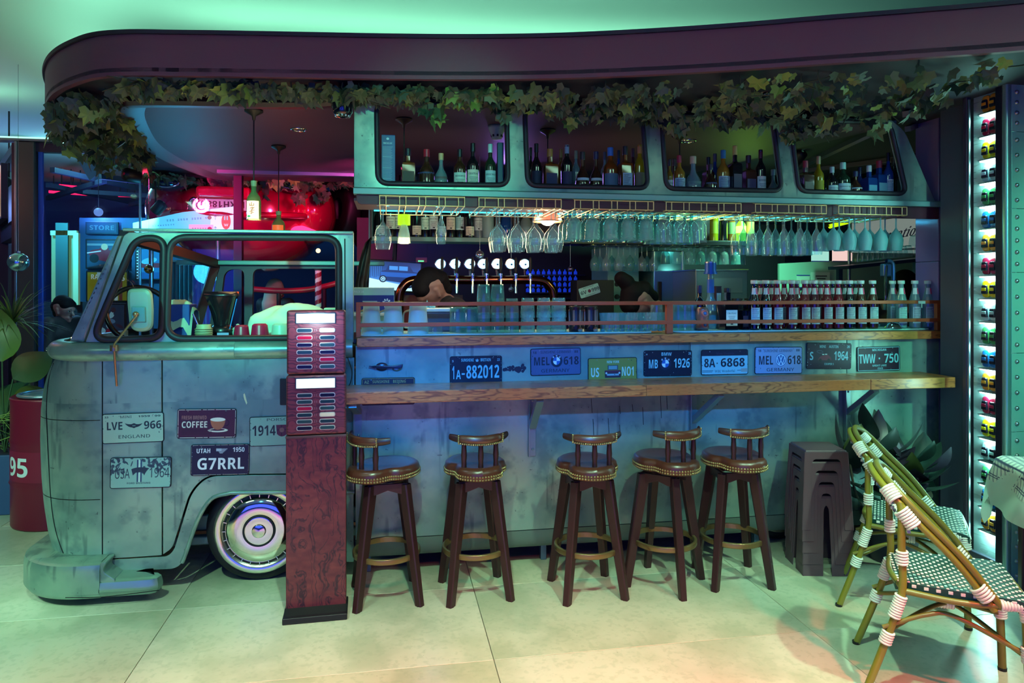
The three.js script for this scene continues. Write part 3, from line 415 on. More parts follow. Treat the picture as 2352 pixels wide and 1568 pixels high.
// upper counter with its guard rail
{
  const y0 = hy(820, 797, 0.05), y1 = hy(820, 776, 0.05), xr = XR, x0 = atX(819, 0.05);
  const c = thing('upper_countertop', 'brown wooden upper bar top carrying glasses and syrup bottles', 'countertop');
  const cut = [x0, atX(1722, 0.05), xr];
  for (let i = 0; i < 2; i++) part(c, 'plank', muv(rbox(cut[i + 1] - cut[i] - 0.001, y1 - y0, 0.62, 0.004, (cut[i] + cut[i + 1]) / 2, (y0 + y1) / 2, 0.05 - 0.31), 1, 4, false, i * 0.43, i * 0.31), mat.oak);
  const g = thing('guard_rail', 'low two-bar brown wooden rail along the upper bar top', 'rail');
  const rail = M(0xa04a28, 0.5), z = 0.02;
  for (const [a, b] of [[694, 703], [742, 751]]) { const ya = hy(820, a, z), yb = hy(820, b, z); part(g, 'rail', rbox(xr - x0, ya - yb, 0.025, 0.003, (x0 + xr) / 2, (ya + yb) / 2, z), rail); }
  for (const p of [823, 1537, 2148]) part(g, 'post', rbox(p === 1537 ? 0.04 : 0.024, hy(820, 694, z) - y1, 0.028, 0.003, p > 2000 ? xr - 0.03 : atX(p, z), (hy(820, 694, z) + y1) / 2, z - 0.002), rail);
  for (const [a, b, k] of [[828, 1500, 'long'], [1556, 2140, 'short']]) { const s = roundPoly([[atX(a, -0.03), 0.03], [atX(b, -0.03), 0.03], [atX(b, -0.03), 0.33], [atX(a, -0.03), 0.33]], 0.06); const t = thing('glass_tray', k + ' thin pale draining tray with a rounded lip under the ' + (k === 'long' ? 'clear glasses' : 'syrup bottles'), 'tray', [0, y1 + 0.001, 0]);
    part(t, 'mat', new THREE.ExtrudeGeometry(s, { depth: 0.006, bevelEnabled: true, bevelSize: 0.006, bevelThickness: 0.002, bevelSegments: 2 }).rotateX(-Math.PI / 2).translate(0, 0.003, 0), M(0x9fc8c0, 0.4)); }
}
const TOP = hy(820, 776, 0.05) + 0.012;
// drinking ledge with steel brackets
{
  const y1 = 1.068, y0 = 1.006, x0 = -0.229, x1 = 3.32, zf = 0.285;
  const c = thing('drinking_ledge', 'long polished brown wooden ledge on steel brackets above the stools', 'countertop');
  const cuts = [x0, atX(1485, zf), atX(2000, zf), x1];
  for (let i = 0; i < 3; i++) part(c, 'plank', muv(rbox(cuts[i + 1] - cuts[i] - 0.0012, y1 - y0, zf - 0.003, 0.004, (cuts[i] + cuts[i + 1]) / 2, (y0 + y1) / 2, zf / 2 + 0.002), 1, 4, false, i * 0.29, i * 0.57), mat.oak);
  const br = M(0x8ba0a4, 0.35, 0.7);
  const fl = (px, tx, bottom, k) => {
    const b = thing('ledge_bracket', k + ' grey steel angle bracket holding up the wooden ledge counted from the van', 'bracket'), xa = atX(px, 0.01), yb = hy(px, bottom, 0.01);
    part(b, 'upright', rbox(0.045, y0 - yb, 0.012, 0.002, xa, (y0 + yb) / 2, 0.007), br); part(b, 'flange', rbox(0.008, y0 - yb, 0.03, 0.002, xa - 0.02, (y0 + yb) / 2, 0.018), br);
    const e = atY(tx, 905, y0); part(b, 'strut', beamBetween(V(xa, yb + 0.17, 0.02), V(Math.max(xa - 0.02, atX(tx, zf - 0.04)), y0 - 0.008, zf - 0.04), 0.04, 0.03), br);
    part(b, 'bolt', merge([ball(0.008, xa + 0.004, y0 - 0.05, 0.013, 8, 6), ball(0.008, xa + 0.004, yb + 0.04, 0.013, 8, 6)]), mat.steel);
  };
  fl(822, 810, 1016, 'first'); fl(1222, 1240, 1047, 'second'); fl(1592, 1655, 1030, 'third'); fl(1946, 2012, 1010, 'fourth');
}
// upper body with the four bottle windows
const upWins = [[[865, 235], [1163, 244], [1167, 425], [868, 421]], [[1205, 249], [1474, 261], [1489, 432], [1212, 426]], [[1519, 261], [1774, 274], [1796, 438], [1530, 433]], [[1815, 274], [2044, 284], [2082, 445], [1835, 439]]];
{
  const u = thing('upper_cabinet', 'grey-green upper van body with four dark-rimmed bottle windows over the bar', 'cabinet');
  const yb = 2.135, sh = roundPoly([[atX(813, 0), yb], [atX(813, 0), 2.65], [at(2048, 262, 0).x, 2.65], [at(2078, 300, 0).x, hy(2078, 300, 0), 0.06], [at(2150, 455, 0).x, yb]], 0.006);
  for (const w of upWins) sh.holes.push(roundPoly(px2(w, 0), 0.06, THREE.Path));
  part(u, 'body_panel', muv(slab(sh, 0.03, 0, 0.003, 12), 0.5, 1), mat.patina);
  for (const w of upWins) {
    const c = roundPoly(px2(w, 0), 0.06).getPoints(10).map((p) => V(p.x, p.y, 0.0)); c.pop();
    part(u, 'window_seal', new THREE.TubeGeometry(new THREE.CatmullRomCurve3(c, true, 'centripetal'), 150, 0.015, 8, true), mat.rubber);
  }
  const x0 = atX(812, 0.02), x1 = at(2153, 460, 0).x;
  part(u, 'drip_ledge', muv(sweep([[0.035, yb - 0.025], [0.035, yb + 0.004], [0.02, yb + 0.012], [-0.03, yb + 0.012], [-0.03, yb - 0.025]], [[x0, 0], [x1, 0]]), 0.5, 1), M(0x7fb0ae, 0.5, 0.3));
  part(u, 'valance', slab(roundPoly([[x0 + 0.012, yb - 0.025], [x0 + 0.02, 2.055, 0.05], [x1 + 0.02, 2.035], [x1 + 0.02, yb - 0.025]], 0.01), 0.02, 0.0, 0.003), M(0x4c2838, 0.5));
  part(u, 'bottle_shelf', box(x1 - x0, 0.02, 0.4, (x0 + x1) / 2, yb - 0.012, -0.22), mat.plumDark);
  part(u, 'under_board', box(x1 - x0, 0.015, 0.45, (x0 + x1) / 2, 2.03 + 0.055, -0.25), M(0x4a3a44, 0.6));
  part(u, 'unseen_led_strip', box(x1 - x0 - 0.2, 0.008, 0.012, (x0 + x1) / 2, 2.07, -0.44), glow(LIGHT.teal, 1.5));
}
const SHELF = 2.135;
area(LIGHT.teal, 16, 3.3, 0.03, [(XL + XR) / 2, 2.062, -0.45], [(XL + XR) / 2, 1.3, -0.1]);  // unseen teal strip under the cabinet, placed to light the hanging glasses
// bolted pillar, light box column and riveted cladding
{
  const x0 = XR - 0.005, x1 = at(2217, 700, 0).x, p = thing('bolted_pillar', 'dark purple steel pillar studded with hexagonal bolts at the bar end', 'pillar');
  const pm = M(0x7c70a6, 0.45, 0.15, { roughnessMap: brushRough });
  for (const [a, b] of [[0, hy(2190, 600, 0) - 0.001], [hy(2190, 600, 0) + 0.001, 2.75]]) part(p, 'plate', rbox(x1 - x0, b - a, 0.2, 0.004, (x0 + x1) / 2, (a + b) / 2, -0.1), pm);
  for (const [a, b] of [[2170, 246], [2194, 234], [2170, 281], [2196, 268], [2172, 325], [2198, 312], [2167, 588], [2192, 586], [2167, 629], [2193, 628], [2165, 891], [2192, 898], [2165, 935], [2192, 943], [2190, 1100], [2166, 1105]]) { const q = at(a, b, 0); part(p, 'bolt', merge([cyl(0.016, 0.016, 0.006, 6).rotateX(Math.PI / 2), cyl(0.01, 0.011, 0.016, 6, 0, 0.006).rotateX(Math.PI / 2)]), mat.steel, [q.x, q.y, 0.004]); }
}
const colX = 3.24, colZ0 = 0.44, colZ1 = 0.71, CARS = ['amber', 'red', 'yellow', 'silver', 'green', 'blue'], carCol = { amber: 0xd88a20, red: 0xa01638, yellow: 0xd6c010, silver: 0xa8c8d0, green: 0x3f8a50, blue: 0x1763b0 };
{
  const c = thing('riveted_column', 'steel clad column with rows of rivets and a lit recess on its flank', 'column');
  const clad = M(0x86b4ac, 0.38, 0.25, { roughnessMap: brushRough }), h = 2.74;
  const breaks = [0.02, 0.42, 0.83, 1.25, 1.68, 2.02, 2.43, h];
  for (let i = 0; i + 1 < breaks.length; i++) part(c, 'sheet', rbox(1.6, breaks[i + 1] - breaks[i] - 0.002, 0.012, 0.002, colX + 0.83, (breaks[i] + breaks[i + 1]) / 2, colZ1), clad);
  const rv = new THREE.SphereGeometry(0.0125, 10, 6, 0, Math.PI * 2, 0, Math.PI / 2).rotateX(Math.PI / 2), list = [];
  for (let i = 0; i + 1 < breaks.length; i++) { const a = breaks[i], b = breaks[i + 1], n = 5; for (let k = 0; k < n; k++) list.push([colX + 0.06, a + 0.045 + (b - a - 0.09) * k / (n - 1)]); for (let k = 1; k < 5; k++) list.push([colX + 0.06 + k * 0.075, a + 0.045], [colX + 0.06 + k * 0.075, b - 0.045]); }
  for (const [x, y] of list) part(c, 'rivet', rv, mat.steel, [x, y, colZ1 + 0.006]);
  part(c, 'corner_trim', muv(rbox(0.035, h + 0.01, 0.035, 0.014, colX + 0.012, h / 2, colZ1 - 0.008, 3)), M(0x8fb4b4, 0.3, 0.7));
  part(c, 'side_frame', merge([rbox(0.03, h, 0.03, 0.006, colX + 0.012, h / 2, colZ0), rbox(0.03, 0.05, colZ1 - colZ0, 0.006, colX + 0.012, h - 0.02, (colZ0 + colZ1) / 2), rbox(0.03, 0.12, colZ1 - colZ0, 0.006, colX + 0.012, 0.06, (colZ0 + colZ1) / 2)]), M(0x5c5568, 0.35, 0.6));
  part(c, 'corner_post', rbox(0.03, h, 0.045, 0.004, colX + 0.014, h / 2, colZ1 - 0.045), M(0x2a2438, 0.4, 0.5));
  part(c, 'bright_edge', rbox(0.014, h - 0.15, 0.014, 0.005, colX + 0.004, h / 2, colZ0 + 0.024), mat.steel);
  part(c, 'back_plate', box(0.01, h, colZ1 - colZ0, colX + 0.062, h / 2, (colZ0 + colZ1) / 2), M(0xb4c8c8, 0.8, 0.3, { roughnessMap: brushRough }));
  part(c, 'core', box(1.4, h, 0.55, colX + 0.8, h / 2, colZ1 - 0.29), M(0x4a4a5c, 0.5, 0.3));
  part(c, 'top_cap', box(1.7, 0.03, 0.5, colX + 0.86, h + 0.015, colZ1 - 0.24), clad);
  // shelves with a light strip above each row of toy cars
  const pitch = 0.1285, top = hy(2268, 205, 0.62);
  const car = (col) => {
    const t = new THREE.Group(), m = M(carCol[col], 0.25, 0.1, { clearcoat: 0.8 }), dk = M(0x1c1c2c, 0.15);
    const sh = roundPoly([[-0.024, -0.05], [-0.024, 0.044], [0.024, 0.044], [0.024, -0.05]], 0.02);
    part(t, 'body', slab(sh, 0.02, 0.01, 0.006).rotateY(-Math.PI / 2), m);
    part(t, 'cabin', slab(roundPoly([[-0.02, -0.03], [-0.016, 0.02], [0.016, 0.02], [0.02, -0.03]], 0.008), 0.014, 0.022, 0.005).rotateY(-Math.PI / 2), dk);
    part(t, 'roof', slab(roundPoly([[-0.015, -0.013], [-0.014, 0.004], [0.014, 0.004], [0.015, -0.013]], 0.004), 0.006, 0.0245, 0.002).rotateY(-Math.PI / 2), m);
    part(t, 'wheel', merge([[-1, -1], [1, -1], [-1, 1], [1, 1]].map(([a, b]) => cyl(0.009, 0.009, 0.007, 12).rotateX(Math.PI / 2).translate(0.006, b * 0.028, a * 0.023))), mat.black);
    return t;
  };
  const protos = {};
  for (let i = 0; i < 19; i++) {
    const y = top - 0.05 - i * pitch, col = CARS[i % 6];
    const s = part(c, 'shelf', box(0.05, 0.005, 0.12, colX + 0.036, y - 0.064, colZ1 - 0.135), mat.steel);
    part(s, 'light_strip', box(0.03, 0.007, 0.1, colX + 0.03, y - 0.07, colZ1 - 0.135), glow(0xbffff0, 9));
    lamp(0x9ffff0, 0.22, [colX + 0.03, y - 0.082, colZ1 - 0.14], 1);
    for (const [k, zz] of [['inner', colZ1 - 0.162], ['outer', colZ1 - 0.11]]) {
      const row = ORD[i] + ' row down', g = protos[col] ??= car(col), o = g.clone(); o.name = numbered('toy_car'); o.position.set(colX + 0.04, y - 0.006, zz); scene.add(o);
      tag(o, `${col} toy car standing on end in the lit recess, ${row}, ${k} of two`, 'toy car', 'toy cars in the lit column recess');
    }
  }
  part(c, 'light_strip', box(0.02, 0.012, 0.04, colX + 0.05, top + 0.02, colZ1 - 0.1), glow(0xbffff0, 5));
}
// menu kiosk
{
  const z = 0.36, b0 = atX(727, z), t = thing('menu_stand', 'tall red wood-grain menu stand with two lit headers and slot rows', 'sign stand', [b0, 0, z], YAW * 0.15);
  const w = 0.295, yl = hy(727, 1000, z), ym = hy(727, 859, z), yt = hy(727, 712, z), d = 0.085;
  part(t, 'base_plate', rbox(w + 0.005, 0.03, 0.2, 0.004, 0, 0.015, 0.01), mat.black); part(t, 'base_ramp', beamBetween(V(0, 0.036, 0.02), V(0, 0.022, 0.1), w, 0.01), mat.black);
  part(t, 'lower_panel', muv(rbox(w - 0.01, yl - 0.03, d, 0.004, 0, (yl + 0.03) / 2, -0.02), 1 / 0.3, 1 / 0.7, false, 0.5, 0), mat.rose);
  part(t, 'joint_trim', rbox(w - 0.006, 0.012, d + 0.004, 0.003, 0, yl, -0.02), M(0x5a3a40, 0.4));
  for (const [y0, y1, wide, reds, whites] of [[ym + 0.003, yt, 0.278, [2, 9], [1]], [yl + 0.008, ym - 0.002, 0.284, [4], [7]]]) {
    const p = part(t, 'header_board', muv(rbox(wide, y1 - y0, d, 0.012, 0, (y0 + y1) / 2, -0.02), 2.2, 2.2), mat.roseLine), h = y1 - y0, zf = d / 2 - 0.02;
    part(p, 'screen_frame', slab(roundPoly([[-0.098, y1 - 0.066], [0.094, y1 - 0.066], [0.094, y1 - 0.012], [-0.098, y1 - 0.012]], 0.006), 0.01, zf + 0.005, 0.002), M(0x2a4a60, 0.3, 0.4)); part(p, 'screen', box(0.182, 0.045, 0.004, -0.002, y1 - 0.039, zf + 0.006), glow(0xe8ffff, 1.7));
    for (let k = 0; k < 12; k++) {
      const x = k % 2 ? 0.053 : -0.055, y = y1 - 0.098 - Math.floor(k / 2) * (h - 0.12) / 5.4, lit = reds.includes(k) ? M(0xb01030, 0.3) : whites.includes(k) ? M(0xeadfc8, 0.4) : M([0x1f3a44, 0x14162a, 0x2b4a50][k % 3], 0.2);
      const rim = part(p, 'slot', slab(roundPoly([[x - 0.038, y - 0.011], [x + 0.038, y - 0.011], [x + 0.038, y + 0.011], [x - 0.038, y + 0.011]], 0.0105), 0.006, zf + 0.003, 0.001), M(0xd8cfc0, 0.3, 0.5));
      part(p, 'slot_insert', slab(roundPoly([[x - 0.034, y - 0.008], [x + 0.034, y - 0.008], [x + 0.034, y + 0.008], [x - 0.034, y + 0.008]], 0.0075), 0.004, zf + 0.0045, 0.0008), lit);
      if (k % 2) part(p, 'tick', merge([box(0.002, 0.011, 0.002, -0.007, y, zf + 0.001), box(0.002, 0.011, 0.002, 0.002, y, zf + 0.001)]), M(0x9a7a80, 0.4));
    }
  }
  lamp(0xcff4ff, 0.25, [b0, yt - 0.04, z + 0.14], 2);
  single('cable', 'thin black cable looping out beside the menu stand', 'cable', tube([at(798, 820, 0.05), at(808, 850, 0.04), at(806, 875, 0.03), at(797, 890, 0.03), at(790, 885, 0.02)], 0.0025, 24, 6), mat.black);
}
// ---------- number plates ----------
const chipSeed = { v: 1 };
function wear(x, w, h, col, n) { x.fillStyle = col; for (let i = 0; i < n; i++) { const e = rnd() < 0.6, px = e ? (rnd() < 0.5 ? rr(0, 14) : w - rr(0, 14)) : rr(0, w), py = e ? rr(0, h) : (rnd() < 0.7 ? (rnd() < 0.5 ? rr(0, 10) : h - rr(0, 10)) : rr(0, h)); x.beginPath(); x.ellipse(px, py, rr(1, 7), rr(1, 3.5), rr(0, 3), 0, 6.3); x.fill(); } }
function text(x, s, cx, cy, size, width, bold = true, font = 'sans-serif') { x.save(); x.font = (bold ? 'bold ' : '') + size + 'px ' + font; x.textAlign = 'center'; x.textBaseline = 'middle'; const m = x.measureText(s).width; x.translate(cx, cy); x.scale(width / m, 1); x.fillText(s, 0, 0); x.restore(); }
function disc(x, cx, cy, r, c) { x.fillStyle = c; x.beginPath(); x.arc(cx, cy, r, 0, 6.284); x.fill(); }
function roundel(x, cx, cy, r, letters) { disc(x, cx, cy, r, '#1c2340'); disc(x, cx, cy, r * 0.62, '#dfe6ee'); x.fillStyle = '#2c5fb0'; for (const a of [Math.PI, 0]) { x.beginPath(); x.moveTo(cx, cy); x.arc(cx, cy, r * 0.62, a, a + Math.PI / 2); x.fill(); } x.fillStyle = '#cdd6e6'; letters.split('').forEach((l, i) => { const a = -Math.PI / 2 + (i - 1) * 0.75; text(x, l, cx + Math.cos(a) * r * 0.81, cy + Math.sin(a) * r * 0.81, r * 0.36, r * 0.3); }); }
function vwBadge(x, cx, cy, r) { disc(x, cx, cy, r, '#2a5a9c'); x.strokeStyle = '#b8d4ee'; x.lineWidth = r * 0.13; x.beginPath(); x.arc(cx, cy, r * 0.84, 0, 6.3); x.stroke(); x.beginPath(); x.moveTo(cx - r * 0.3, cy - r * 0.72); x.lineTo(cx, cy - r * 0.02); x.lineTo(cx + r * 0.3, cy - r * 0.72); x.moveTo(cx - r * 0.68, cy - r * 0.4); x.lineTo(cx - r * 0.3, cy + r * 0.68); x.lineTo(cx, cy + r * 0.08); x.lineTo(cx + r * 0.3, cy + r * 0.68); x.lineTo(cx + r * 0.68, cy - r * 0.4); x.stroke(); }
const plateDefs = [
  [[235, 950, 377, 1014], 0.4, 'pale worn plate reading LVE 966 with a winged emblem on the van nose', '#a8c6b4', '#23303a', (x) => { text(x, '33', 36, 30, 22, 34); text(x, "'MINI", 190, 30, 28, 110, false); text(x, '1959 · 99', 390, 30, 22, 190); text(x, 'LVE', 102, 104, 92, 140); text(x, '966', 418, 104, 92, 150); text(x, 'ENGLAND', 264, 196, 38, 270, false); x.beginPath(); x.moveTo(186, 84); x.quadraticCurveTo(215, 120, 250, 120); x.lineTo(276, 120); x.quadraticCurveTo(312, 116, 334, 88); x.quadraticCurveTo(296, 102, 262, 88); x.quadraticCurveTo(230, 100, 186, 84); x.fill(); disc(x, 262, 106, 20, '#23303a'); x.fillStyle = '#a8c6b4'; text(x, 'MINI', 262, 107, 10, 26); }],
  [[407, 940, 543, 1004], -1.2, 'maroon tin sign reading Fresh Brewed Coffee with a steaming cup', '#4b1b35', '#e6d6c6', (x) => { x.fillStyle = '#a8746a'; text(x, 'FRESH BREWED', 146, 74, 42, 218); x.fillStyle = '#efe2d2'; text(x, 'COFFEE', 150, 132, 74, 226); x.fillStyle = '#efe2d2'; x.beginPath(); x.ellipse(352, 182, 88, 17, 0, 0, 6.3); x.fill(); x.fillStyle = '#4b1b35'; x.beginPath(); x.ellipse(352, 178, 60, 9, 0, 0, 6.3); x.fill(); x.fillStyle = '#b8684c'; x.beginPath(); x.moveTo(286, 92); x.quadraticCurveTo(292, 176, 352, 178); x.quadraticCurveTo(410, 176, 416, 92); x.fill(); x.fillStyle = '#f2eadc'; x.beginPath(); x.ellipse(351, 92, 66, 17, 0, 0, 6.3); x.fill(); x.strokeStyle = '#2a1024'; x.lineWidth = 7; x.beginPath(); x.arc(424, 120, 24, -1.4, 1.9); x.stroke(); x.lineWidth = 3; x.beginPath(); x.moveTo(330, 70); x.bezierCurveTo(310, 40, 370, 50, 350, 22); x.stroke(); x.strokeStyle = '#2a1024'; for (let i = 0; i < 5; i++) { x.beginPath(); x.moveTo(40, 176 + i * 9); x.lineTo(300, 176 + i * 9); x.stroke(); } }],
  [[573, 957, 716, 1020], 0.2, 'pale plate reading 1914 with a maroon crest half behind the menu stand', '#8fb3a8', '#1c2733', (x) => { text(x, 'PORSCHE', 258, 28, 30, 240, false); text(x, '1914', 118, 118, 118, 196); text(x, '1', 390, 118, 118, 40); text(x, '931', 450, 118, 118, 90); x.fillStyle = '#5e2440'; x.beginPath(); x.moveTo(218, 74); x.lineTo(314, 74); x.lineTo(310, 150); x.quadraticCurveTo(266, 196, 224, 150); x.fill(); x.fillStyle = '#3c1830'; x.fillRect(258, 76, 8, 96); x.fillRect(222, 112, 88, 8); disc(x, 265, 118, 20, '#8a5a58'); }],
  [[438, 1022, 573, 1088], -1.2, 'dark navy plate reading G7RRL in white letters above the wheel', '#191638', '#efeaf2', (x) => { text(x, 'UTAH', 110, 52, 50, 126); text(x, '1950', 416, 46, 50, 106); text(x, 'G7RRL', 262, 156, 128, 420); x.fillStyle = '#b8bcd0'; x.fillRect(220, 34, 46, 22); for (let i = 0; i < 5; i++) x.fillRect(226 + i * 6, 36 + i * 8, 92 - i * 16, 5); }],
  [[253, 1052, 394, 1117], -1.2, 'rusted dark-patched plate reading USA 1964 low on the van nose', '#8fb8b4', '#2c3a50', (x) => { x.globalAlpha = 0.85; for (let i = 0; i < 60; i++) { x.beginPath(); x.ellipse(rr(0, 512), rr(0, 120), rr(6, 40), rr(4, 14), rr(0, 3), 0, 6.3); x.fill(); } x.globalAlpha = 1; x.fillStyle = '#1f2c44'; text(x, 'USA', 100, 132, 108, 128, false); text(x, '1964', 410, 128, 108, 176, false); x.fillStyle = '#c4e0dc'; x.fillRect(236, 20, 14, 180); x.fillStyle = '#28406c'; x.fillRect(222, 20, 12, 180); x.fillRect(252, 20, 12, 180); x.fillStyle = '#24334c'; x.beginPath(); x.moveTo(176, 96); x.quadraticCurveTo(230, 70, 326, 90); x.quadraticCurveTo(300, 112, 284, 148); x.lineTo(270, 120); x.lineTo(214, 124); x.lineTo(190, 146); x.fill(); text(x, 'FORD MUSTANG', 240, 208, 18, 200); }],
  [[830, 868, 953, 928], -0.2, 'maroon plate with yellow letters partly hidden behind the wooden ledge', '#351a2c', '#b09a58', (x) => { text(x, 'AZ', 50, 38, 40, 46); text(x, 'SUNSHINE', 186, 36, 38, 164); text(x, 'BEIJING', 362, 36, 38, 128); text(x, 'HML 888888', 256, 140, 110, 430); x.lineWidth = 6; x.strokeStyle = '#b09a58'; x.strokeRect(8, 8, 496, 224); }],
  [[1033, 818, 1153, 880], 0, 'black plate reading 1A-882012 standing on the wooden ledge', '#12142c', '#7cc4d4', (x) => { text(x, '5', 30, 44, 26, 16); text(x, 'SUNSHINE', 172, 36, 38, 124); text(x, 'BRITAIN', 350, 36, 38, 104); text(x, '23', 476, 36, 30, 28); x.beginPath(); x.moveTo(246, 24); x.lineTo(256, 52); x.lineTo(276, 52); x.lineTo(286, 24); x.lineTo(276, 38); x.lineTo(266, 22); x.lineTo(256, 38); x.fill(); text(x, '1', 36, 146, 160, 30); text(x, 'A', 84, 164, 112, 46); text(x, '-', 130, 150, 120, 36); text(x, '882012', 322, 142, 160, 330); }],
  [[1218, 800, 1334, 860], 0.5, 'purple-grey plate reading MEL 618 with a quartered blue roundel', '#505a86', '#1c2038', (x) => { text(x, '18', 44, 38, 30, 40); text(x, 'SUNSHINE GERMANY', 256, 36, 32, 310, false); text(x, '88', 464, 36, 30, 40); text(x, 'MEL', 112, 118, 104, 166); text(x, '618', 412, 118, 104, 160); text(x, 'GERMANY', 250, 206, 44, 290, false); roundel(x, 264, 118, 58, 'BMW'); }],
  [[1350, 822, 1463, 880], 0.3, 'mustard yellow plate reading US NO1 with a vintage car drawing', '#8c8a40', '#2c2c34', (x) => { x.fillStyle = '#bcd8c8'; text(x, 'NEW YORK', 260, 40, 34, 130); text(x, 'US', 72, 138, 120, 92); text(x, 'NO1', 416, 134, 120, 140); x.fillStyle = '#3f4c58'; x.fillRect(204, 72, 108, 44); x.fillStyle = '#7c9aa0'; x.fillRect(214, 78, 88, 32); x.fillStyle = '#402c3c'; x.beginPath(); x.moveTo(172, 122); x.lineTo(344, 122); x.lineTo(340, 190); x.lineTo(176, 190); x.fill(); x.fillStyle = '#6a2c40'; x.fillRect(180, 120, 156, 22); x.fillStyle = '#8aa8b8'; x.fillRect(196, 152, 124, 18); disc(x, 190, 146, 10, '#c0d0cc'); disc(x, 326, 146, 10, '#c0d0cc'); }],
  [[1478, 805, 1589, 862], -0.4, 'black plate reading MB 1926 with a quartered roundel in the middle', '#12142c', '#94ccd4', (x) => { text(x, 'BMW', 238, 36, 44, 112); text(x, 'M', 32, 38, 18, 16); text(x, '28', 486, 32, 34, 30); text(x, 'MB', 100, 132, 116, 104); text(x, '1926', 402, 126, 124, 176); roundel(x, 228, 128, 62, 'BMW'); }],
  [[1610, 803, 1718, 859], 0, 'pale blue plate reading 8A 6868 under a dark header band', '#8abcc8', '#181c34', (x) => { x.fillStyle = '#221c34'; x.fillRect(0, 0, 512, 62); x.fillStyle = '#4a3450'; text(x, 'West Virginia', 260, 40, 30, 200, false, 'serif'); x.fillStyle = '#181c34'; text(x, '8A', 90, 132, 116, 122); text(x, '6868', 342, 130, 116, 270); text(x, '·', 172, 136, 80, 20); text(x, 'Wild, Wonderful', 256, 214, 30, 220, false, 'serif'); x.fillRect(10, 206, 120, 4); x.fillRect(10, 218, 110, 4); x.fillRect(390, 206, 110, 4); x.fillStyle = '#9a9a9a'; x.fillRect(432, 190, 70, 34); }],
  [[1733, 797, 1842, 857], -0.6, 'blue-grey plate reading MEL 618 with a round letter emblem', '#7c92bc', '#1c2038', (x) => { text(x, '18', 50, 36, 28, 36); text(x, 'SUNSHINE GERMANY', 250, 36, 32, 310, false); text(x, '88', 464, 32, 30, 40); text(x, 'MEL', 118, 124, 112, 160); text(x, '618', 424, 122, 112, 150); text(x, 'GERMANY', 274, 210, 42, 300, false); vwBadge(x, 280, 122, 58); }],
  [[1852, 788, 1955, 846], -1.6, 'dark maroon plate reading S 1964 with a little red car', '#2a1a34', '#7cb8cc', (x) => { text(x, 'MINI', 180, 36, 36, 72); text(x, 'AUSTIN', 306, 36, 36, 110); text(x, '20', 474, 34, 34, 34); text(x, 'S', 56, 128, 108, 46); text(x, '1964', 392, 122, 116, 166); text(x, 'COOPER S', 256, 202, 26, 110); x.fillStyle = '#6c2440'; x.beginPath(); x.moveTo(128, 166); x.quadraticCurveTo(150, 118, 200, 122); x.lineTo(230, 104); x.lineTo(256, 124); x.quadraticCurveTo(284, 140, 282, 166); x.fill(); x.fillStyle = '#b8d0d4'; x.fillRect(176, 106, 24, 10); x.fillRect(208, 104, 24, 10); disc(x, 156, 166, 16, '#17121f'); disc(x, 252, 166, 16, '#17121f'); x.strokeStyle = '#5a6a8c'; x.lineWidth = 3; x.beginPath(); x.ellipse(150, 86, 34, 12, 0.1, 0, 6.3); x.stroke(); }],
  [[1968, 796, 2067, 851], 0.6, 'maroon plate in a pale border reading TWW 750 at the dark bar end', '#301a30', '#7cbccc', (x) => { x.strokeStyle = '#7cbccc'; x.lineWidth = 6; x.strokeRect(12, 10, 488, 230); text(x, 'MICHIGAN', 262, 34, 34, 170); text(x, 'TWW', 118, 122, 128, 196); text(x, '·', 262, 122, 110, 30); text(x, '750', 406, 122, 128, 176); text(x, 'GREAT LAKE', 262, 192, 26, 170); text(x, 'STATE', 272, 222, 26, 66); }],
  [[1331, 654, 1376, 681], 17, 'small tilted pale plate on the black box behind the bar', '#7cb4b0', '#1c2a34', (x) => { text(x, 'MADE TO TRAVEL', 256, 38, 26, 260); text(x, '6V', 110, 128, 110, 150); text(x, '999', 402, 128, 110, 190); text(x, 'GERMANY', 250, 214, 40, 250, false); disc(x, 256, 128, 38, '#4a2438'); }],
];
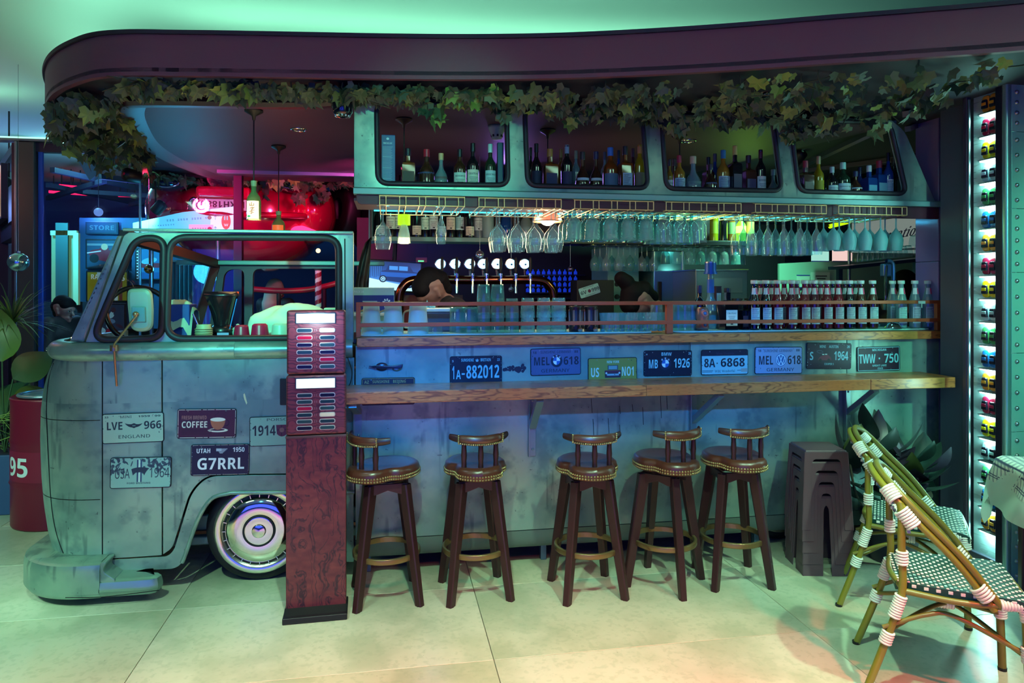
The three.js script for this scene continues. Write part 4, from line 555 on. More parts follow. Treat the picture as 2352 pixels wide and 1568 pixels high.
for (const [[x0, y0, x1, y1], turn, label, bg, fg, draw] of plateDefs) {
  const deep = x0 === 1331 ? -1.05 : 0.004, a = at(x0, y0, deep), b = at(x1, y1, deep), w = b.x - a.x, h = a.y - b.y, mx = (a.x + b.x) / 2, my = (a.y + b.y) / 2;
  const map = canvasTex(512, 250, (x, cw, ch) => { x.fillStyle = bg; x.fillRect(0, 0, cw, ch); x.fillStyle = fg; draw(x); wear(x, cw, ch, bg[1] < '4' ? '#9ab4b8' : '#222838', bg === '#4b1b35' ? 10 : 26); if (bg === '#4b1b35' || bg === '#191638') { x.strokeStyle = '#e8dcd0'; x.lineWidth = bg === '#191638' ? 4 : 10; x.setLineDash([60, 9, 130, 14, 36, 6]); x.strokeRect(6, 6, cw - 12, ch - 12); } });
  const t = thing('number_plate', label, bg === '#4b1b35' ? 'sign' : 'number plate', [mx, my, deep]); t.rotation.z = turn * Math.PI / 180;
  if (bg === '#4b1b35') t.name = numbered('tin_sign');
  const ww = deep < -1 ? w * 1.1 : w, hh = deep < -1 ? w * 0.55 : h;
  part(t, 'plate', slab(roundPoly([[-ww / 2, -hh / 2], [ww / 2, -hh / 2], [ww / 2, hh / 2], [-ww / 2, hh / 2]], 0.014), 0.004, 0.003, 0.0015), M(0x1c1c28, 0.4, 0.5));
  const f = new THREE.ShapeGeometry(roundPoly([[-ww / 2 + 0.004, -hh / 2 + 0.004], [ww / 2 - 0.004, -hh / 2 + 0.004], [ww / 2 - 0.004, hh / 2 - 0.004], [-ww / 2 + 0.004, hh / 2 - 0.004]], 0.01)), q = f.attributes.position, uv = f.attributes.uv;
  for (let i = 0; i < q.count; i++) uv.setXY(i, q.getX(i) / ww + 0.5, q.getY(i) / hh + 0.5);
  part(t, 'print', f, mapped(map, 0.4, 0.1), [0, 0, 0.0034]);
  part(t, 'screw', merge([-1, 1].map((s) => ball(0.003, s * ww * 0.32, hh * 0.42, 0.004, 8, 6))), mat.steel);
}
// ---------- bar stools ----------
{
  const build = (label) => {
    const t = thing('bar_stool', label, 'stool', [0, 0, 0], 0, 'wooden swivel bar stools along the ledge');
    const base = new THREE.Group(); base.name = 'leg_frame'; t.add(base);
    for (const [a, b] of [[1, 1], [1, -1], [-1, 1], [-1, -1]]) {
      const top = V(a * 0.085, 0.6, b * 0.085), bot = V(a * 0.155, 0, b * 0.155), rows = [];
      for (let i = 0; i <= 8; i++) { const k = i / 8, c = bot.clone().lerp(top, k), w = 0.019 + 0.009 * k, d = 0.017 + 0.005 * k, r = []; const dir = V(a, 0, b).normalize(), sd = V(-b, 0, a).normalize(); for (const [u, v] of [[-1, -1], [-0.75, -1], [0.75, -1], [1, -0.75], [1, 0.75], [0.75, 1], [-0.75, 1], [-1, 0.75], [-1, -1]]) r.push(V(c.x + dir.x * w * u + sd.x * d * v, c.y, c.z + dir.z * w * u + sd.z * d * v)); rows.push(r); }
      part(base, 'leg', crease(merge([grid(rows).toNonIndexed(), cyl(0.02, 0.02, 0.004, 8, bot.x, 0.002, bot.z)]), 0.5), mat.darkwood);
    }
    const ap = new THREE.Shape(); ap.moveTo(-0.1, 0.605); ap.lineTo(0.1, 0.605); ap.lineTo(0.098, 0.545); ap.lineTo(0.05, 0.555); ap.lineTo(0, 0.572); ap.lineTo(-0.05, 0.555); ap.lineTo(-0.098, 0.545);
    for (let i = 0; i < 4; i++) part(base, 'apron', slab(ap, 0.018, 0.1, 0.002).rotateY(i * Math.PI / 2), mat.darkwood);
    part(base, 'foot_ring', lathe([[0.158, 0.222], [0.172, 0.222], [0.174, 0.226], [0.174, 0.246], [0.17, 0.25], [0.16, 0.25], [0.158, 0.246], [0.158, 0.222]], 48), M(0x8a6f48, 0.28, 0.65));
    part(base, 'swivel', cyl(0.07, 0.07, 0.03, 24, 0, 0.617), mat.dark);
    const top = new THREE.Group(); top.name = 'swivel_top'; t.add(top);
    const R = (a) => { const c = Math.max(0, Math.cos(a)); return 0.178 * (1 - 0.1 * Math.pow(Math.abs(Math.sin(a)), 2)) + 0.045 * Math.pow(c, 3) - 0.028 * Math.exp(-Math.pow((Math.abs(a > Math.PI ? a - 2 * Math.PI : a) - 0.95) / 0.25, 2)); };
    const ringAt = (k, y) => { const r = []; for (let i = 0; i <= 56; i++) { const a = i / 56 * Math.PI * 2; r.push(V(Math.sin(a) * R(a) * k, y, Math.cos(a) * R(a) * k)); } return r; };
    part(top, 'seat', grid([ringAt(0.3, 0.628), ringAt(0.97, 0.63), ringAt(1, 0.64), ringAt(1.0, 0.665), ringAt(0.97, 0.684), ringAt(0.88, 0.694), ringAt(0.72, 0.69), ringAt(0.4, 0.684), ringAt(0.001, 0.683)]), mat.leather).material.side = THREE.DoubleSide;
    const stud = new THREE.SphereGeometry(0.0052, 8, 5), studs = [];
    for (let i = 0; i < 92; i++) { const a = i / 92 * Math.PI * 2; for (const y of [0.641, 0.655]) { const r = R(a) * 1.004; studs.push(stud.clone().translate(Math.sin(a) * r, y, Math.cos(a) * r)); } }
    const s = part(top, 'stud_trim', merge(studs), M(0xb8a070, 0.3, 0.85)); s.userData.kind = 'stuff';
    for (const a of [-0.52, 0, 0.52]) part(top, 'spindle', lathe([[0.014, 0.68], [0.0125, 0.72], [0.015, 0.75], [0.0125, 0.79], [0.013, 0.83]], 12).translate(Math.sin(a) * 0.165, 0, Math.cos(a) * 0.165), mat.darkwood);
    const cr = (k, y0, y1, a0, a1, off) => { const rows = []; for (let j = 0; j <= 10; j++) { const q = j / 10 * Math.PI * 2, row = []; for (let i = 0; i <= 30; i++) { const a = a0 + (a1 - a0) * i / 30, e = 1 - 0.25 * Math.pow(Math.abs(i / 15 - 1), 6), rr0 = 0.182 + off + Math.cos(q) * k * e, y = (y0 + y1) / 2 + 0.008 * Math.cos(a * 2.2) * -1 + Math.sin(q) * (y1 - y0) / 2 * e; row.push(V(Math.sin(a) * rr0, y, Math.cos(a) * rr0)); } rows.push(row); } return grid(rows); };
    const back = part(top, 'backrest', cr(0.012, 0.818, 0.858, -0.95, 0.95, 0), mat.darkwood);
    part(back, 'backrest_pad', cr(0.017, 0.812, 0.864, -0.62, 0.62, 0.002), mat.leather);
    const bs = []; for (let i = 0; i <= 22; i++) { const a = -0.6 + i * 0.0545, r = 0.2; bs.push(stud.clone().translate(Math.sin(a) * r, 0.814 - 0.008 * Math.cos(a * 2.2) + 0.006, Math.cos(a) * r)); } for (const a of [-0.6, 0.6]) for (let k = 0; k < 4; k++) bs.push(stud.clone().translate(Math.sin(a) * 0.201, 0.826 + k * 0.01, Math.cos(a) * 0.201));
    part(back, 'stud_trim', merge(bs), s.material).userData.kind = 'stuff';
    return t;
  };
  const spec = [[-0.005, 0.228, 0.06, -0.85, 'bar stool beside the menu stand with its back turned toward the stand'], [0.455, 0.25, 0.06, 0.05, 'second bar stool from the menu stand, standing alone with a wide gap'], [1.04, 0.338, 0.03, -0.04, 'middle bar stool of the five along the ledge'], [1.478, 0.323, 0.84, 0.25, 'bar stool with legs turned cornerwise, fourth from the menu stand'], [1.87, 0.335, -0.1, 0.08, 'bar stool next to the stacked plastic stools']];
  let first;
  spec.forEach(([x, z, turn, back, label], i) => {
    const t = i ? copyOf(first, [x, 0, z], 0, label) : (first = build(label));
    t.position.set(x, 0, z); t.children[0].rotation.y = turn; t.children[1].rotation.y = back;
  });
}
// ---------- stacked plastic stools ----------
{
  const m = M(0x644850, 0.45);
  const build = (label, lw) => {
    const t = thing('plastic_stool', label, 'stool', [0, 0, 0], 0, 'stacked brown plastic stools');
    part(t, 'seat', merge([rbox(0.29, 0.022, 0.29, 0.011, 0, 0.439, 0, 3), ]), m);
    for (let i = 0; i < 4; i++) {   // an L-shaped leg at each corner, wider at the top
      const leg = () => { const s = new THREE.Shape(), q = 0.148 - lw; s.moveTo(0.15, 0.44); s.lineTo(0, 0.44); s.lineTo(0, 0.4); s.lineTo(q - 0.03, 0.4); s.quadraticCurveTo(q, 0.395, q, 0.35); s.lineTo(q + 0.012, 0); s.lineTo(0.178, 0); s.closePath(); return s; };
      const g = slab(leg(), 0.006, 0, 0.001), p = g.attributes.position; for (let k = 0; k < p.count; k++) p.setZ(k, p.getZ(k) + 0.148 + (0.44 - p.getY(k)) * 0.062); g.computeVertexNormals();
      const h = slab(leg(), 0.006, 0, 0.001).rotateY(-Math.PI / 2).scale(-1, 1, 1).scale(1, 1, 1), q = h.attributes.position; for (let k = 0; k < q.count; k++) q.setX(k, q.getX(k) + 0.148 + (0.44 - q.getY(k)) * 0.062); h.computeVertexNormals();
      part(t, 'leg', merge([g, h]).rotateY(i * Math.PI / 2), m).material.side = THREE.DoubleSide;
    }
    return t;
  };
  const L = ['topmost of the five stacked brown plastic stools', 'second from the top in the stack of brown plastic stools', 'middle one in the stack of five brown plastic stools', 'fourth from the top in the stack of brown plastic stools', 'lowest of the stacked brown plastic stools, feet on the floor'];
  const base = V(2.43, 0, 0.27);
  for (let i = 0; i < 5; i++) { const k = 4 - i, t = build(L[i], 0.044 + 0.021 * i); t.position.set(base.x, k * 0.064, base.z); t.rotation.y = -0.2; t.scale.set(0.8 - 0.007 * i, 0.97, 0.8 - 0.007 * i); }
}
// ---------- rattan chairs ----------
{
  const cane = [M(0x7e7a20, 0.4, 0, { clearcoat: 0.4, clearcoatRoughness: 0.25 }), M(0x746c22, 0.4, 0, { clearcoat: 0.3, clearcoatRoughness: 0.3 })], white = M(0xe4e6dc, 0.6), green = M(0x12453c, 0.55);
  const wrap = (a, b, r) => { a = vec(a); b = vec(b); const n = Math.max(3, Math.round(a.distanceTo(b) / 0.009)), list = []; const q = new THREE.Quaternion().setFromUnitVectors(V(0, 0, 1), b.clone().sub(a).normalize()); for (let i = 0; i < n; i++) list.push(new THREE.TorusGeometry(r, 0.0052, 6, 16).applyQuaternion(q).translate(...a.clone().lerp(b, i / (n - 1)).toArray())); return merge(list); };
  const build = (label) => {
    const t = thing('rattan_chair', label, 'chair', [0, 0, 0], 0, 'rattan bistro chairs by the table'), r = 0.0135;
    const hoop = (off, mtl) => { const half = [V(0.1, 0.4, 0.205), V(-0.02, 0.56, 0.213), V(-0.155, 0.7, 0.207), V(-0.225, 0.775, 0.19), V(-0.268, 0.82, 0.14), V(-0.288, 0.84, 0.07), V(-0.294, 0.847, 0)]; const all = [...half, ...half.slice(0, -1).reverse().map((p) => V(p.x, p.y, -p.z))].map((p) => V(p.x + off * 0.8, p.y + off * 0.5, p.z)); return part(t, 'back_hoop', tube(all, r, 80, 10, false), mtl); };
    hoop(0, cane[0]); hoop(0.028, cane[1]);
    for (const s of [1, -1]) {
      part(t, 'rear_leg', tube([[-0.335, 0, s * 0.215], [-0.265, 0.2, s * 0.2], [-0.215, 0.36, s * 0.195], [-0.2, 0.45, s * 0.195], [-0.205, 0.6, s * 0.2], [-0.205, 0.72, s * 0.205], [-0.21, 0.765, s * 0.197]], 0.0145, 50, 10), cane[0]);
      part(t, 'front_leg', tube([[0.215, 0, s * 0.2], [0.205, 0.25, s * 0.195], [0.2, 0.43, s * 0.19]], 0.0155, 20, 10), cane[1]);
      part(t, 'seat_rail', tube([[-0.2, 0.42, s * 0.19], [0, 0.415, s * 0.215], [0.2, 0.425, s * 0.19]], 0.0125, 24, 8), cane[1]);
      part(t, 'side_stretcher', tube([[-0.27, 0.27, s * 0.2], [-0.12, 0.34, s * 0.19], [-0.02, 0.345, s * 0.18], [0.2, 0.25, s * 0.19]], 0.009, 24, 8), cane[1]);
      part(t, 'cross_stretcher', tube([[-0.26, 0.25, s * 0.19], [-0.03, 0.33, 0.02 * s], [0.2, 0.24, -s * 0.19]], 0.009, 24, 8), cane[1]);
      part(t, 'foot_cap', merge([cyl(0.017, 0.016, 0.012, 12, -0.335, 0.006, s * 0.215), cyl(0.018, 0.017, 0.012, 12, 0.215, 0.006, s * 0.2)]), mat.black);
      part(t, 'binding', wrap([-0.205, 0.735, s * 0.2], [-0.165, 0.685, s * 0.208], 0.027), white);
      part(t, 'binding', wrap([-0.25, 0.808, s * 0.165], [-0.222, 0.772, s * 0.19], 0.027), white);
      part(t, 'binding', wrap([0.045, 0.482, s * 0.209], [0.075, 0.445, s * 0.207], 0.027), white);
      part(t, 'binding', wrap([-0.203, 0.53, s * 0.198], [-0.203, 0.575, s * 0.199], 0.018), white);
      part(t, 'binding', wrap([-0.206, 0.4, s * 0.195], [-0.23, 0.32, s * 0.197], 0.019), white);
      part(t, 'binding', wrap([-0.25, 0.255, s * 0.2], [-0.262, 0.215, s * 0.2], 0.02), white);
      part(t, 'binding', wrap([0.2, 0.425, s * 0.19], [0.205, 0.375, s * 0.192], 0.02), white);
      part(t, 'binding', wrap([0.206, 0.275, s * 0.195], [0.208, 0.225, s * 0.196], 0.02), white);
      part(t, 'binding', wrap([0.12, 0.423, s * 0.204], [0.18, 0.425, s * 0.193], 0.016), white);
    }
    part(t, 'front_rail', tube([[0.2, 0.425, -0.19], [0.215, 0.425, 0], [0.2, 0.425, 0.19]], 0.0125, 20, 8), cane[1]); part(t, 'rear_rail', tube([[-0.2, 0.43, -0.19], [-0.225, 0.43, 0], [-0.2, 0.43, 0.19]], 0.0125, 20, 8), cane[1]);
    part(t, 'binding', wrap([-0.05, 0.331, 0], [0, 0.331, 0], 0.024), white);
    // woven seat: green strands with white tabs over them
    const top = (x, z) => 0.452 - 0.014 * (1 - Math.pow(x / 0.23, 2)) * (1 - Math.pow(z / 0.21, 2)) - 0.02 * Math.pow(Math.abs(x) / 0.225, 8);
    const rows = [], half = (x) => 0.2 + 0.012 * x / 0.22 - 0.05 * Math.pow(Math.max(0, (-x - 0.08) / 0.15), 2.5); for (let i = 0; i <= 22; i++) { const x = -0.22 + i * 0.02, row = []; for (let j = 0; j <= 12; j++) { const z = (j / 6 - 1) * half(x); row.push(V(x, top(x, z), z)); } rows.push(row); }
    const edge = rows.map((q) => q[0]).concat(rows[22].slice(1), rows.map((q) => q[12]).reverse().slice(1), rows[0].slice(1, -1).reverse());
    const skirt = grid([[...edge, edge[0]].map((p) => p.clone()), [...edge, edge[0]].map((p) => V(p.x, p.y - 0.03, p.z))]);
    const seat = part(t, 'woven_seat', merge([grid(rows), skirt, grid(rows).translate(0, -0.03, 0)]), green); seat.material.side = THREE.DoubleSide;
    const tabs = [], tab = rbox(0.0105, 0.005, 0.011, 0.0022, 0, 0, 0, 1);
    for (let i = 0; i < 27; i++) for (let j = 0; j < 21; j++) { if ((i + j) % 2) continue; const x = -0.208 + i * 0.016, hz = half(x) - 0.01, z = (j / 10 - 1) * hz; tabs.push(tab.clone().translate(x, top(x, z) + 0.001, z)); }
    for (let j = 0; j < 10; j++) for (const s of [1, -1]) tabs.push(rbox(0.016, 0.012, 0.004, 0.0015, -0.2 + j * 0.04, 0.44, s * (half(-0.2 + j * 0.04) + 0.001), 1));
    part(seat, 'white_strands', merge(tabs), white).userData.kind = 'stuff';
    part(seat, 'white_hem', tube([[0.222, 0.418, -0.2], [0.228, 0.414, 0], [0.222, 0.418, 0.2]], 0.0075, 20, 6), white);
    // woven back panel inside the hoop
    const bp = (u, v) => V(-0.175 - 0.11 * v - 0.012 * Math.cos(u * 1.5), 0.64 + 0.2 * v * (1 - 0.16 * u * u), u * (0.18 - 0.05 * Math.pow(Math.max(0, v), 3))), br = []; for (let j = 0; j <= 8; j++) { const r2 = []; for (let i = 0; i <= 12; i++) r2.push(bp(i / 6 - 1, j / 8)); br.push(r2); }
    const back = part(t, 'woven_back', merge([grid(br), grid(br).translate(0.008, 0, 0)]), green); back.material.side = THREE.DoubleSide;
    const bt = []; for (let i = 0; i < 21; i++) for (let j = 0; j < 12; j++) { if ((i + j) % 2) continue; const p = bp((i + 0.5) / 10.5 - 1, (j + 0.5) / 12); bt.push(rbox(0.013, 0.013, 0.011, 0.002, p.x + 0.004, p.y, p.z, 1)); }
    part(back, 'white_strands', merge(bt), white).userData.kind = 'stuff';
    return t;
  };
  const a = build('rattan chair with green and white woven seat, the one nearer the camera'); a.position.set(2.245, 0, 1.455); a.rotation.y = -0.56;
  copyOf(a, [2.63, 0, 0.78], -0.66, 'rattan chair with green and white woven seat beside the rubber plant');
}
// ---------- table with a checked cloth ----------
{
  const c = atY(2300, 1047, 0.76), t = thing('dining_table', 'table under a pale checked cloth at the picture edge', 'table', [c.x + 0.2, 0, c.z + 0.5], -0.42);
  part(t, 'tabletop', rbox(0.74, 0.03, 0.74, 0.004, 0, 0.738, 0), mat.darkwood);
  for (const [x, z] of [[1, 1], [1, -1], [-1, 1], [-1, -1]]) part(t, 'leg', rbox(0.045, 0.72, 0.045, 0.005, x * 0.31, 0.362, z * 0.31), mat.darkwood);
  const check = canvasTex(256, 256, (x) => { x.fillStyle = '#cfd8c8'; x.fillRect(0, 0, 256, 256); x.strokeStyle = '#3c4660'; x.lineWidth = 3; for (let i = 0; i < 8; i++) for (const o of [0, 7]) { x.beginPath(); x.moveTo(i * 32 + o + 8, 0); x.lineTo(i * 32 + o + 8, 256); x.stroke(); x.beginPath(); x.moveTo(0, i * 32 + o + 8); x.lineTo(256, i * 32 + o + 8); x.stroke(); } });
  check.wrapS = check.wrapT = THREE.RepeatWrapping;
  const cloth = (half, drop, y, rot) => { const rows = [], N = 44; for (let i = 0; i <= N; i++) { const r = []; for (let j = 0; j <= N; j++) { let x = (i / N * 2 - 1) * (half + drop), z = (j / N * 2 - 1) * (half + drop); const c2 = Math.cos(rot), s2 = Math.sin(rot); let X = x * c2 - z * s2, Z = x * s2 + z * c2; const over = Math.max(0, Math.abs(X) - 0.378), oz = Math.max(0, Math.abs(Z) - 0.378), d = Math.hypot(over, oz); const fold = 0.018 * Math.sin((X * Math.sign(Z) - Z * Math.sign(X)) * 16) * Math.min(1, d * 6); X = Math.sign(X) * (Math.min(Math.abs(X), 0.378) + Math.min(over, 0.02) + (over > 0 ? d * 0.1 + fold + 0.004 : 0)); Z = Math.sign(Z) * (Math.min(Math.abs(Z), 0.378) + Math.min(oz, 0.02) + (oz > 0 ? d * 0.1 + fold + 0.004 : 0)); r.push(V(X, y - Math.max(0, d - 0.012), Z)); } rows.push(r); } return grid(rows); };
  const g1 = cloth(0.37, 0.27, 0.757, 0.0), under = single('tablecloth', 'plain pale green-white cloth hanging from the table edge', 'tablecloth', g1, M(0xbfd4c4, 0.85, 0, { side: THREE.DoubleSide }), t.position, [0, -0.42, 0]);
  const g2 = cloth(0.36, 0.16, 0.761, 0.0); { const uv = g2.attributes.uv; for (let i = 0; i < uv.count; i++) uv.setXY(i, uv.getX(i) * 3.4, uv.getY(i) * 3.4); }
  single('table_runner', 'checked overcloth with crossed dark lines on the table', 'tablecloth', g2, mapped(check, 0.85, 0, { side: THREE.DoubleSide }), t.position, [0, -0.42, 0]);
}
// ---------- plants, planter, drum ----------
function leafShape(len, wide, fold = 0.25, curl = 0.3, n = 8) {   // a pointed leaf along +y, folded along its rib
  const rows = []; for (let i = 0; i <= n; i++) { const k = i / n, w = wide * Math.pow(Math.sin(Math.PI * Math.pow(k, 0.8) * 0.985 + 0.02), 0.85), z = -curl * len * k * k; rows.push([V(-w, k * len, z + w * fold), V(-w * 0.5, k * len, z + w * fold * 0.4), V(0, k * len, z), V(w * 0.5, k * len, z + w * fold * 0.4), V(w, k * len, z + w * fold)]); } return grid(rows);
}
{
  const t = thing('rubber_plant', 'dark rubber plant with broad leaves behind the rattan chairs', 'plant', [2.93, 0, 0.24]);
  part(t, 'pot', lathe([[0, 0.002], [0.12, 0.002], [0.16, 0.24], [0.17, 0.25], [0.17, 0.28], [0.15, 0.28], [0.14, 0.24]], 28), M(0x2c2638, 0.5)); part(t, 'soil', cyl(0.148, 0.148, 0.01, 24, 0, 0.245), mat.dark);
  const lm = [M(0x1c2c28, 0.3, 0, { side: THREE.DoubleSide, clearcoat: 0.3 }), M(0x243830, 0.3, 0, { side: THREE.DoubleSide }), M(0x4a5a28, 0.35, 0, { side: THREE.DoubleSide }), M(0x2c2430, 0.35, 0, { side: THREE.DoubleSide })], lg = [leafShape(0.25, 0.062, 0.15), leafShape(0.22, 0.068, 0.12, 0.15)];
  for (const [x, z, h] of [[0.02, 0, 0.66], [-0.14, 0.05, 0.72], [0.12, 0.07, 0.58], [-0.3, 0.02, 0.64], [0.2, 0.02, 0.52]]) {
    part(t, 'stem', tube([[x * 0.3, 0.24, z * 0.3], [x * 0.8, h * 0.6, z], [x, h, z]], 0.007, 16, 6), M(0x4a4438, 0.6));
    for (let i = 0; i < 10; i++) { const y = 0.36 + (h - 0.36) * i / 9, a = i * 2.4 + x * 30; const m = part(t, 'leaf', lg[i % 2], lm[(i * 7 + Math.round(x * 50) + 40) % 11 === 0 ? 2 : i % 3 === 2 ? 3 : i % 2], [x * (y / h), y, z]); m.rotation.set(0, a, 0); m.rotateX(0.75 + 0.75 * (1 - i / 9) + rr(-0.25, 0.25)); const s = rr(0.8, 1.1); m.scale.set(s, s, s); }
  }
  const px = -1.75; // planter, palm, big leafed plant and drum by the glass wall
  const pl = thing('planter_box', 'long blue-grey planter box by the glass wall', 'planter', [at(30, 900, -1.65).x - 0.45, 0, -1.75]);
  part(pl, 'box', rbox(1.35, 0.42, 0.4, 0.008, 0, 0.21, 0), M(0x33507a, 0.6)); part(pl, 'soil', box(1.3, 0.02, 0.36, 0, 0.42, 0), mat.dark);
  const pm = thing('palm', 'spiky palm with thin arching fronds above the planter', 'plant', [at(20, 900, -1.75).x, 0.42, -1.8]);
  part(pm, 'stem', tube([[0, 0, 0], [0.02, 0.5, 0], [0, 0.95, 0]], 0.02, 10, 8), M(0x3a3424, 0.8));
  const fm = [M(0x66803a, 0.5, 0, { side: THREE.DoubleSide }), M(0x465a34, 0.5, 0, { side: THREE.DoubleSide }), M(0x809440, 0.5, 0, { side: THREE.DoubleSide })];
  for (let i = 0; i < 90; i++) { const a = rr(0, 6.28), up = rr(-0.1, 1.2), l = rr(0.3, 0.55), rows = []; for (let k = 0; k <= 6; k++) { const q = k / 6, w = 0.009 * (1 - q) + 0.001, r = l * q, y = 0.92 + r * Math.sin(up) - 0.35 * q * q * l, x = Math.cos(a) * r * Math.cos(up), z = Math.sin(a) * r * Math.cos(up); rows.push([V(x - Math.sin(a) * w, y, z + Math.cos(a) * w), V(x + Math.sin(a) * w, y, z - Math.cos(a) * w)]); } part(pm, 'frond', grid(rows), fm[i % 3]); }
  const bl = thing('leafy_plant', 'broad bright green leafed plant in the planter', 'plant', [at(8, 900, -1.6).x, 0.42, -1.62]);
  const big = leafShape(0.4, 0.15, 0.18, 0.35, 10), gm = [M(0x5c7a2a, 0.35, 0, { side: THREE.DoubleSide }), M(0x3c5630, 0.35, 0, { side: THREE.DoubleSide }), M(0x6a7830, 0.4, 0, { side: THREE.DoubleSide })];
  for (const [px0, py0, tilt, roll, s, k] of [[5, 830, 0.3, 0.1, 0.9, 0], [30, 870, 0.7, -0.9, 0.75, 1], [-25, 900, 0.3, 0.8, 0.9, 0], [25, 935, 0.9, -1.2, 0.7, 2], [-10, 960, 0.7, -0.6, 0.8, 1], [45, 960, 1.0, -1.7, 0.7, 1], [-40, 860, 0.2, 0.5, 0.9, 2], [15, 1000, 1.2, -0.9, 0.7, 1]]) { const q = at(px0, py0, -1.6).sub(bl.position); const m = part(bl, 'leaf', big, gm[k], q); m.rotation.set(0, 0.2, roll); m.rotateX(-tilt + 0.4); m.scale.set(s, s, s); part(bl, 'stalk', tube([[0, 0, 0], [q.x * 0.4, q.y * 0.6, 0.02], [q.x, q.y, q.z]], 0.006, 10, 5), gm[1]); }
  for (let i = 0; i < 22; i++) { const m = part(bl, 'dry_stalk', tube([[rr(-0.4, 0.3), 0, rr(-0.1, 0.1)], [rr(-0.4, 0.35), 0.2, rr(-0.1, 0.2)], [rr(-0.5, 0.5), rr(0.25, 0.4), rr(-0.1, 0.3)]], 0.003, 8, 4), fm[i % 3]); }
  const dx = at(140, 900, -1.42).x, dr = thing('oil_drum', 'red steel drum with white numerals 95 behind the van nose', 'drum', [dx, 0, -1.42]);
  part(dr, 'body', lathe([[0, 0], [0.285, 0], [0.29, 0.01], [0.29, 0.28], [0.298, 0.295], [0.29, 0.31], [0.29, 0.56], [0.298, 0.575], [0.29, 0.59], [0.29, 0.84], [0.296, 0.855], [0.285, 0.865], [0.28, 0.85], [0, 0.85]], 48), M(0x780e2c, 0.35, 0.1));
  part(dr, 'lid_tray', merge([new THREE.TorusGeometry(0.2, 0.012, 6, 30).rotateX(Math.PI / 2).translate(-0.05, 0.868, 0), cyl(0.19, 0.19, 0.008, 30, -0.05, 0.862, 0)]), M(0x8fa8b8, 0.3, 0.7));
  const num = canvasTex(512, 256, (x) => { x.fillStyle = '#8c1436'; x.fillRect(0, 0, 512, 256); x.fillStyle = '#dfeae6'; text(x, '95', 256, 134, 220, 260); });
  const ng = new THREE.CylinderGeometry(0.2915, 0.2915, 0.2, 24, 1, true, 0, 1.4); part(dr, 'numerals', ng.translate(0, 0.42, 0), mapped(num, 0.4, 0.1), [0, 0, 0], [0, -1.32, 0]);
}
// ---------- bottles ----------
const labelTex = [0, 1, 2, 3].map((k) => canvasTex(128, 160, (x) => {
  x.fillStyle = ['#dfe6d4', '#cfe0dc', '#e6e0c8', '#b9cfd4'][k]; x.fillRect(0, 0, 128, 160); x.fillStyle = '#2a3038';
  if (k === 3) { for (let i = 0; i < 13; i++) x.fillRect(12, 26 + i * 9, 60 + (i * 37 % 44), 2.5); x.fillRect(70, 118, 40, 26); x.font = 'bold 13px sans-serif'; x.fillText('Ingredients', 14, 20); }
  else { x.font = 'bold 20px serif'; x.textAlign = 'center'; x.fillText(['RESERVE', 'SINGLE MALT', 'CHATEAU'][k].slice(0, 11), 64, 40, 112); for (let i = 0; i < 6; i++) x.fillRect(24 + (i % 3) * 6, 62 + i * 12, 80 - (i % 3) * 12, 3); x.fillRect(50, 134, 28, 14); }
}));
const labelMat = labelTex.map((t) => mapped(t, 0.6, 0));
const glassMat = (c, tr = 0.35) => M(c, 0.08, 0, { transmission: tr, thickness: 0, clearcoat: 0.6, clearcoatRoughness: 0.05 });
const liquids = { amber: glassMat(0x8a4c1c), honey: glassMat(0xb5832a), dark: glassMat(0x15141c, 0.1), wine: glassMat(0x150e16, 0.08), green: glassMat(0x26402c, 0.3), clear: glassMat(0xb8d4d8, 0.7), blue: glassMat(0x1c4c9c, 0.35), red: glassMat(0x8a1c2c, 0.4), brown: glassMat(0x4c2a1c, 0.25), gold: glassMat(0xa89018, 0.3), rose: glassMat(0x6a2434, 0.4) };
// shapes: [radius, height] outlines for a bottle one unit tall; neck starts where the cap goes
const bottleShape = {
  round: [[0.9, 0.0], [1, 0.02], [1, 0.55], [0.92, 0.63], [0.5, 0.71], [0.34, 0.76], [0.32, 0.97], [0.36, 0.98], [0.36, 1]],
  wine: [[0.9, 0], [1, 0.02], [1, 0.6], [0.93, 0.66], [0.5, 0.75], [0.36, 0.79], [0.35, 0.97], [0.4, 0.97], [0.4, 1]],
  square: [[0.92, 0], [1, 0.02], [1, 0.62], [0.9, 0.67], [0.42, 0.71], [0.36, 0.74], [0.36, 1]],
  squat: [[0.95, 0], [1.05, 0.03], [1.02, 0.45], [0.8, 0.58], [0.4, 0.68], [0.3, 0.74], [0.3, 1]],
  bulb: [[0.8, 0], [1, 0.12], [1.08, 0.3], [0.9, 0.48], [0.42, 0.62], [0.3, 0.7], [0.3, 1]],
};
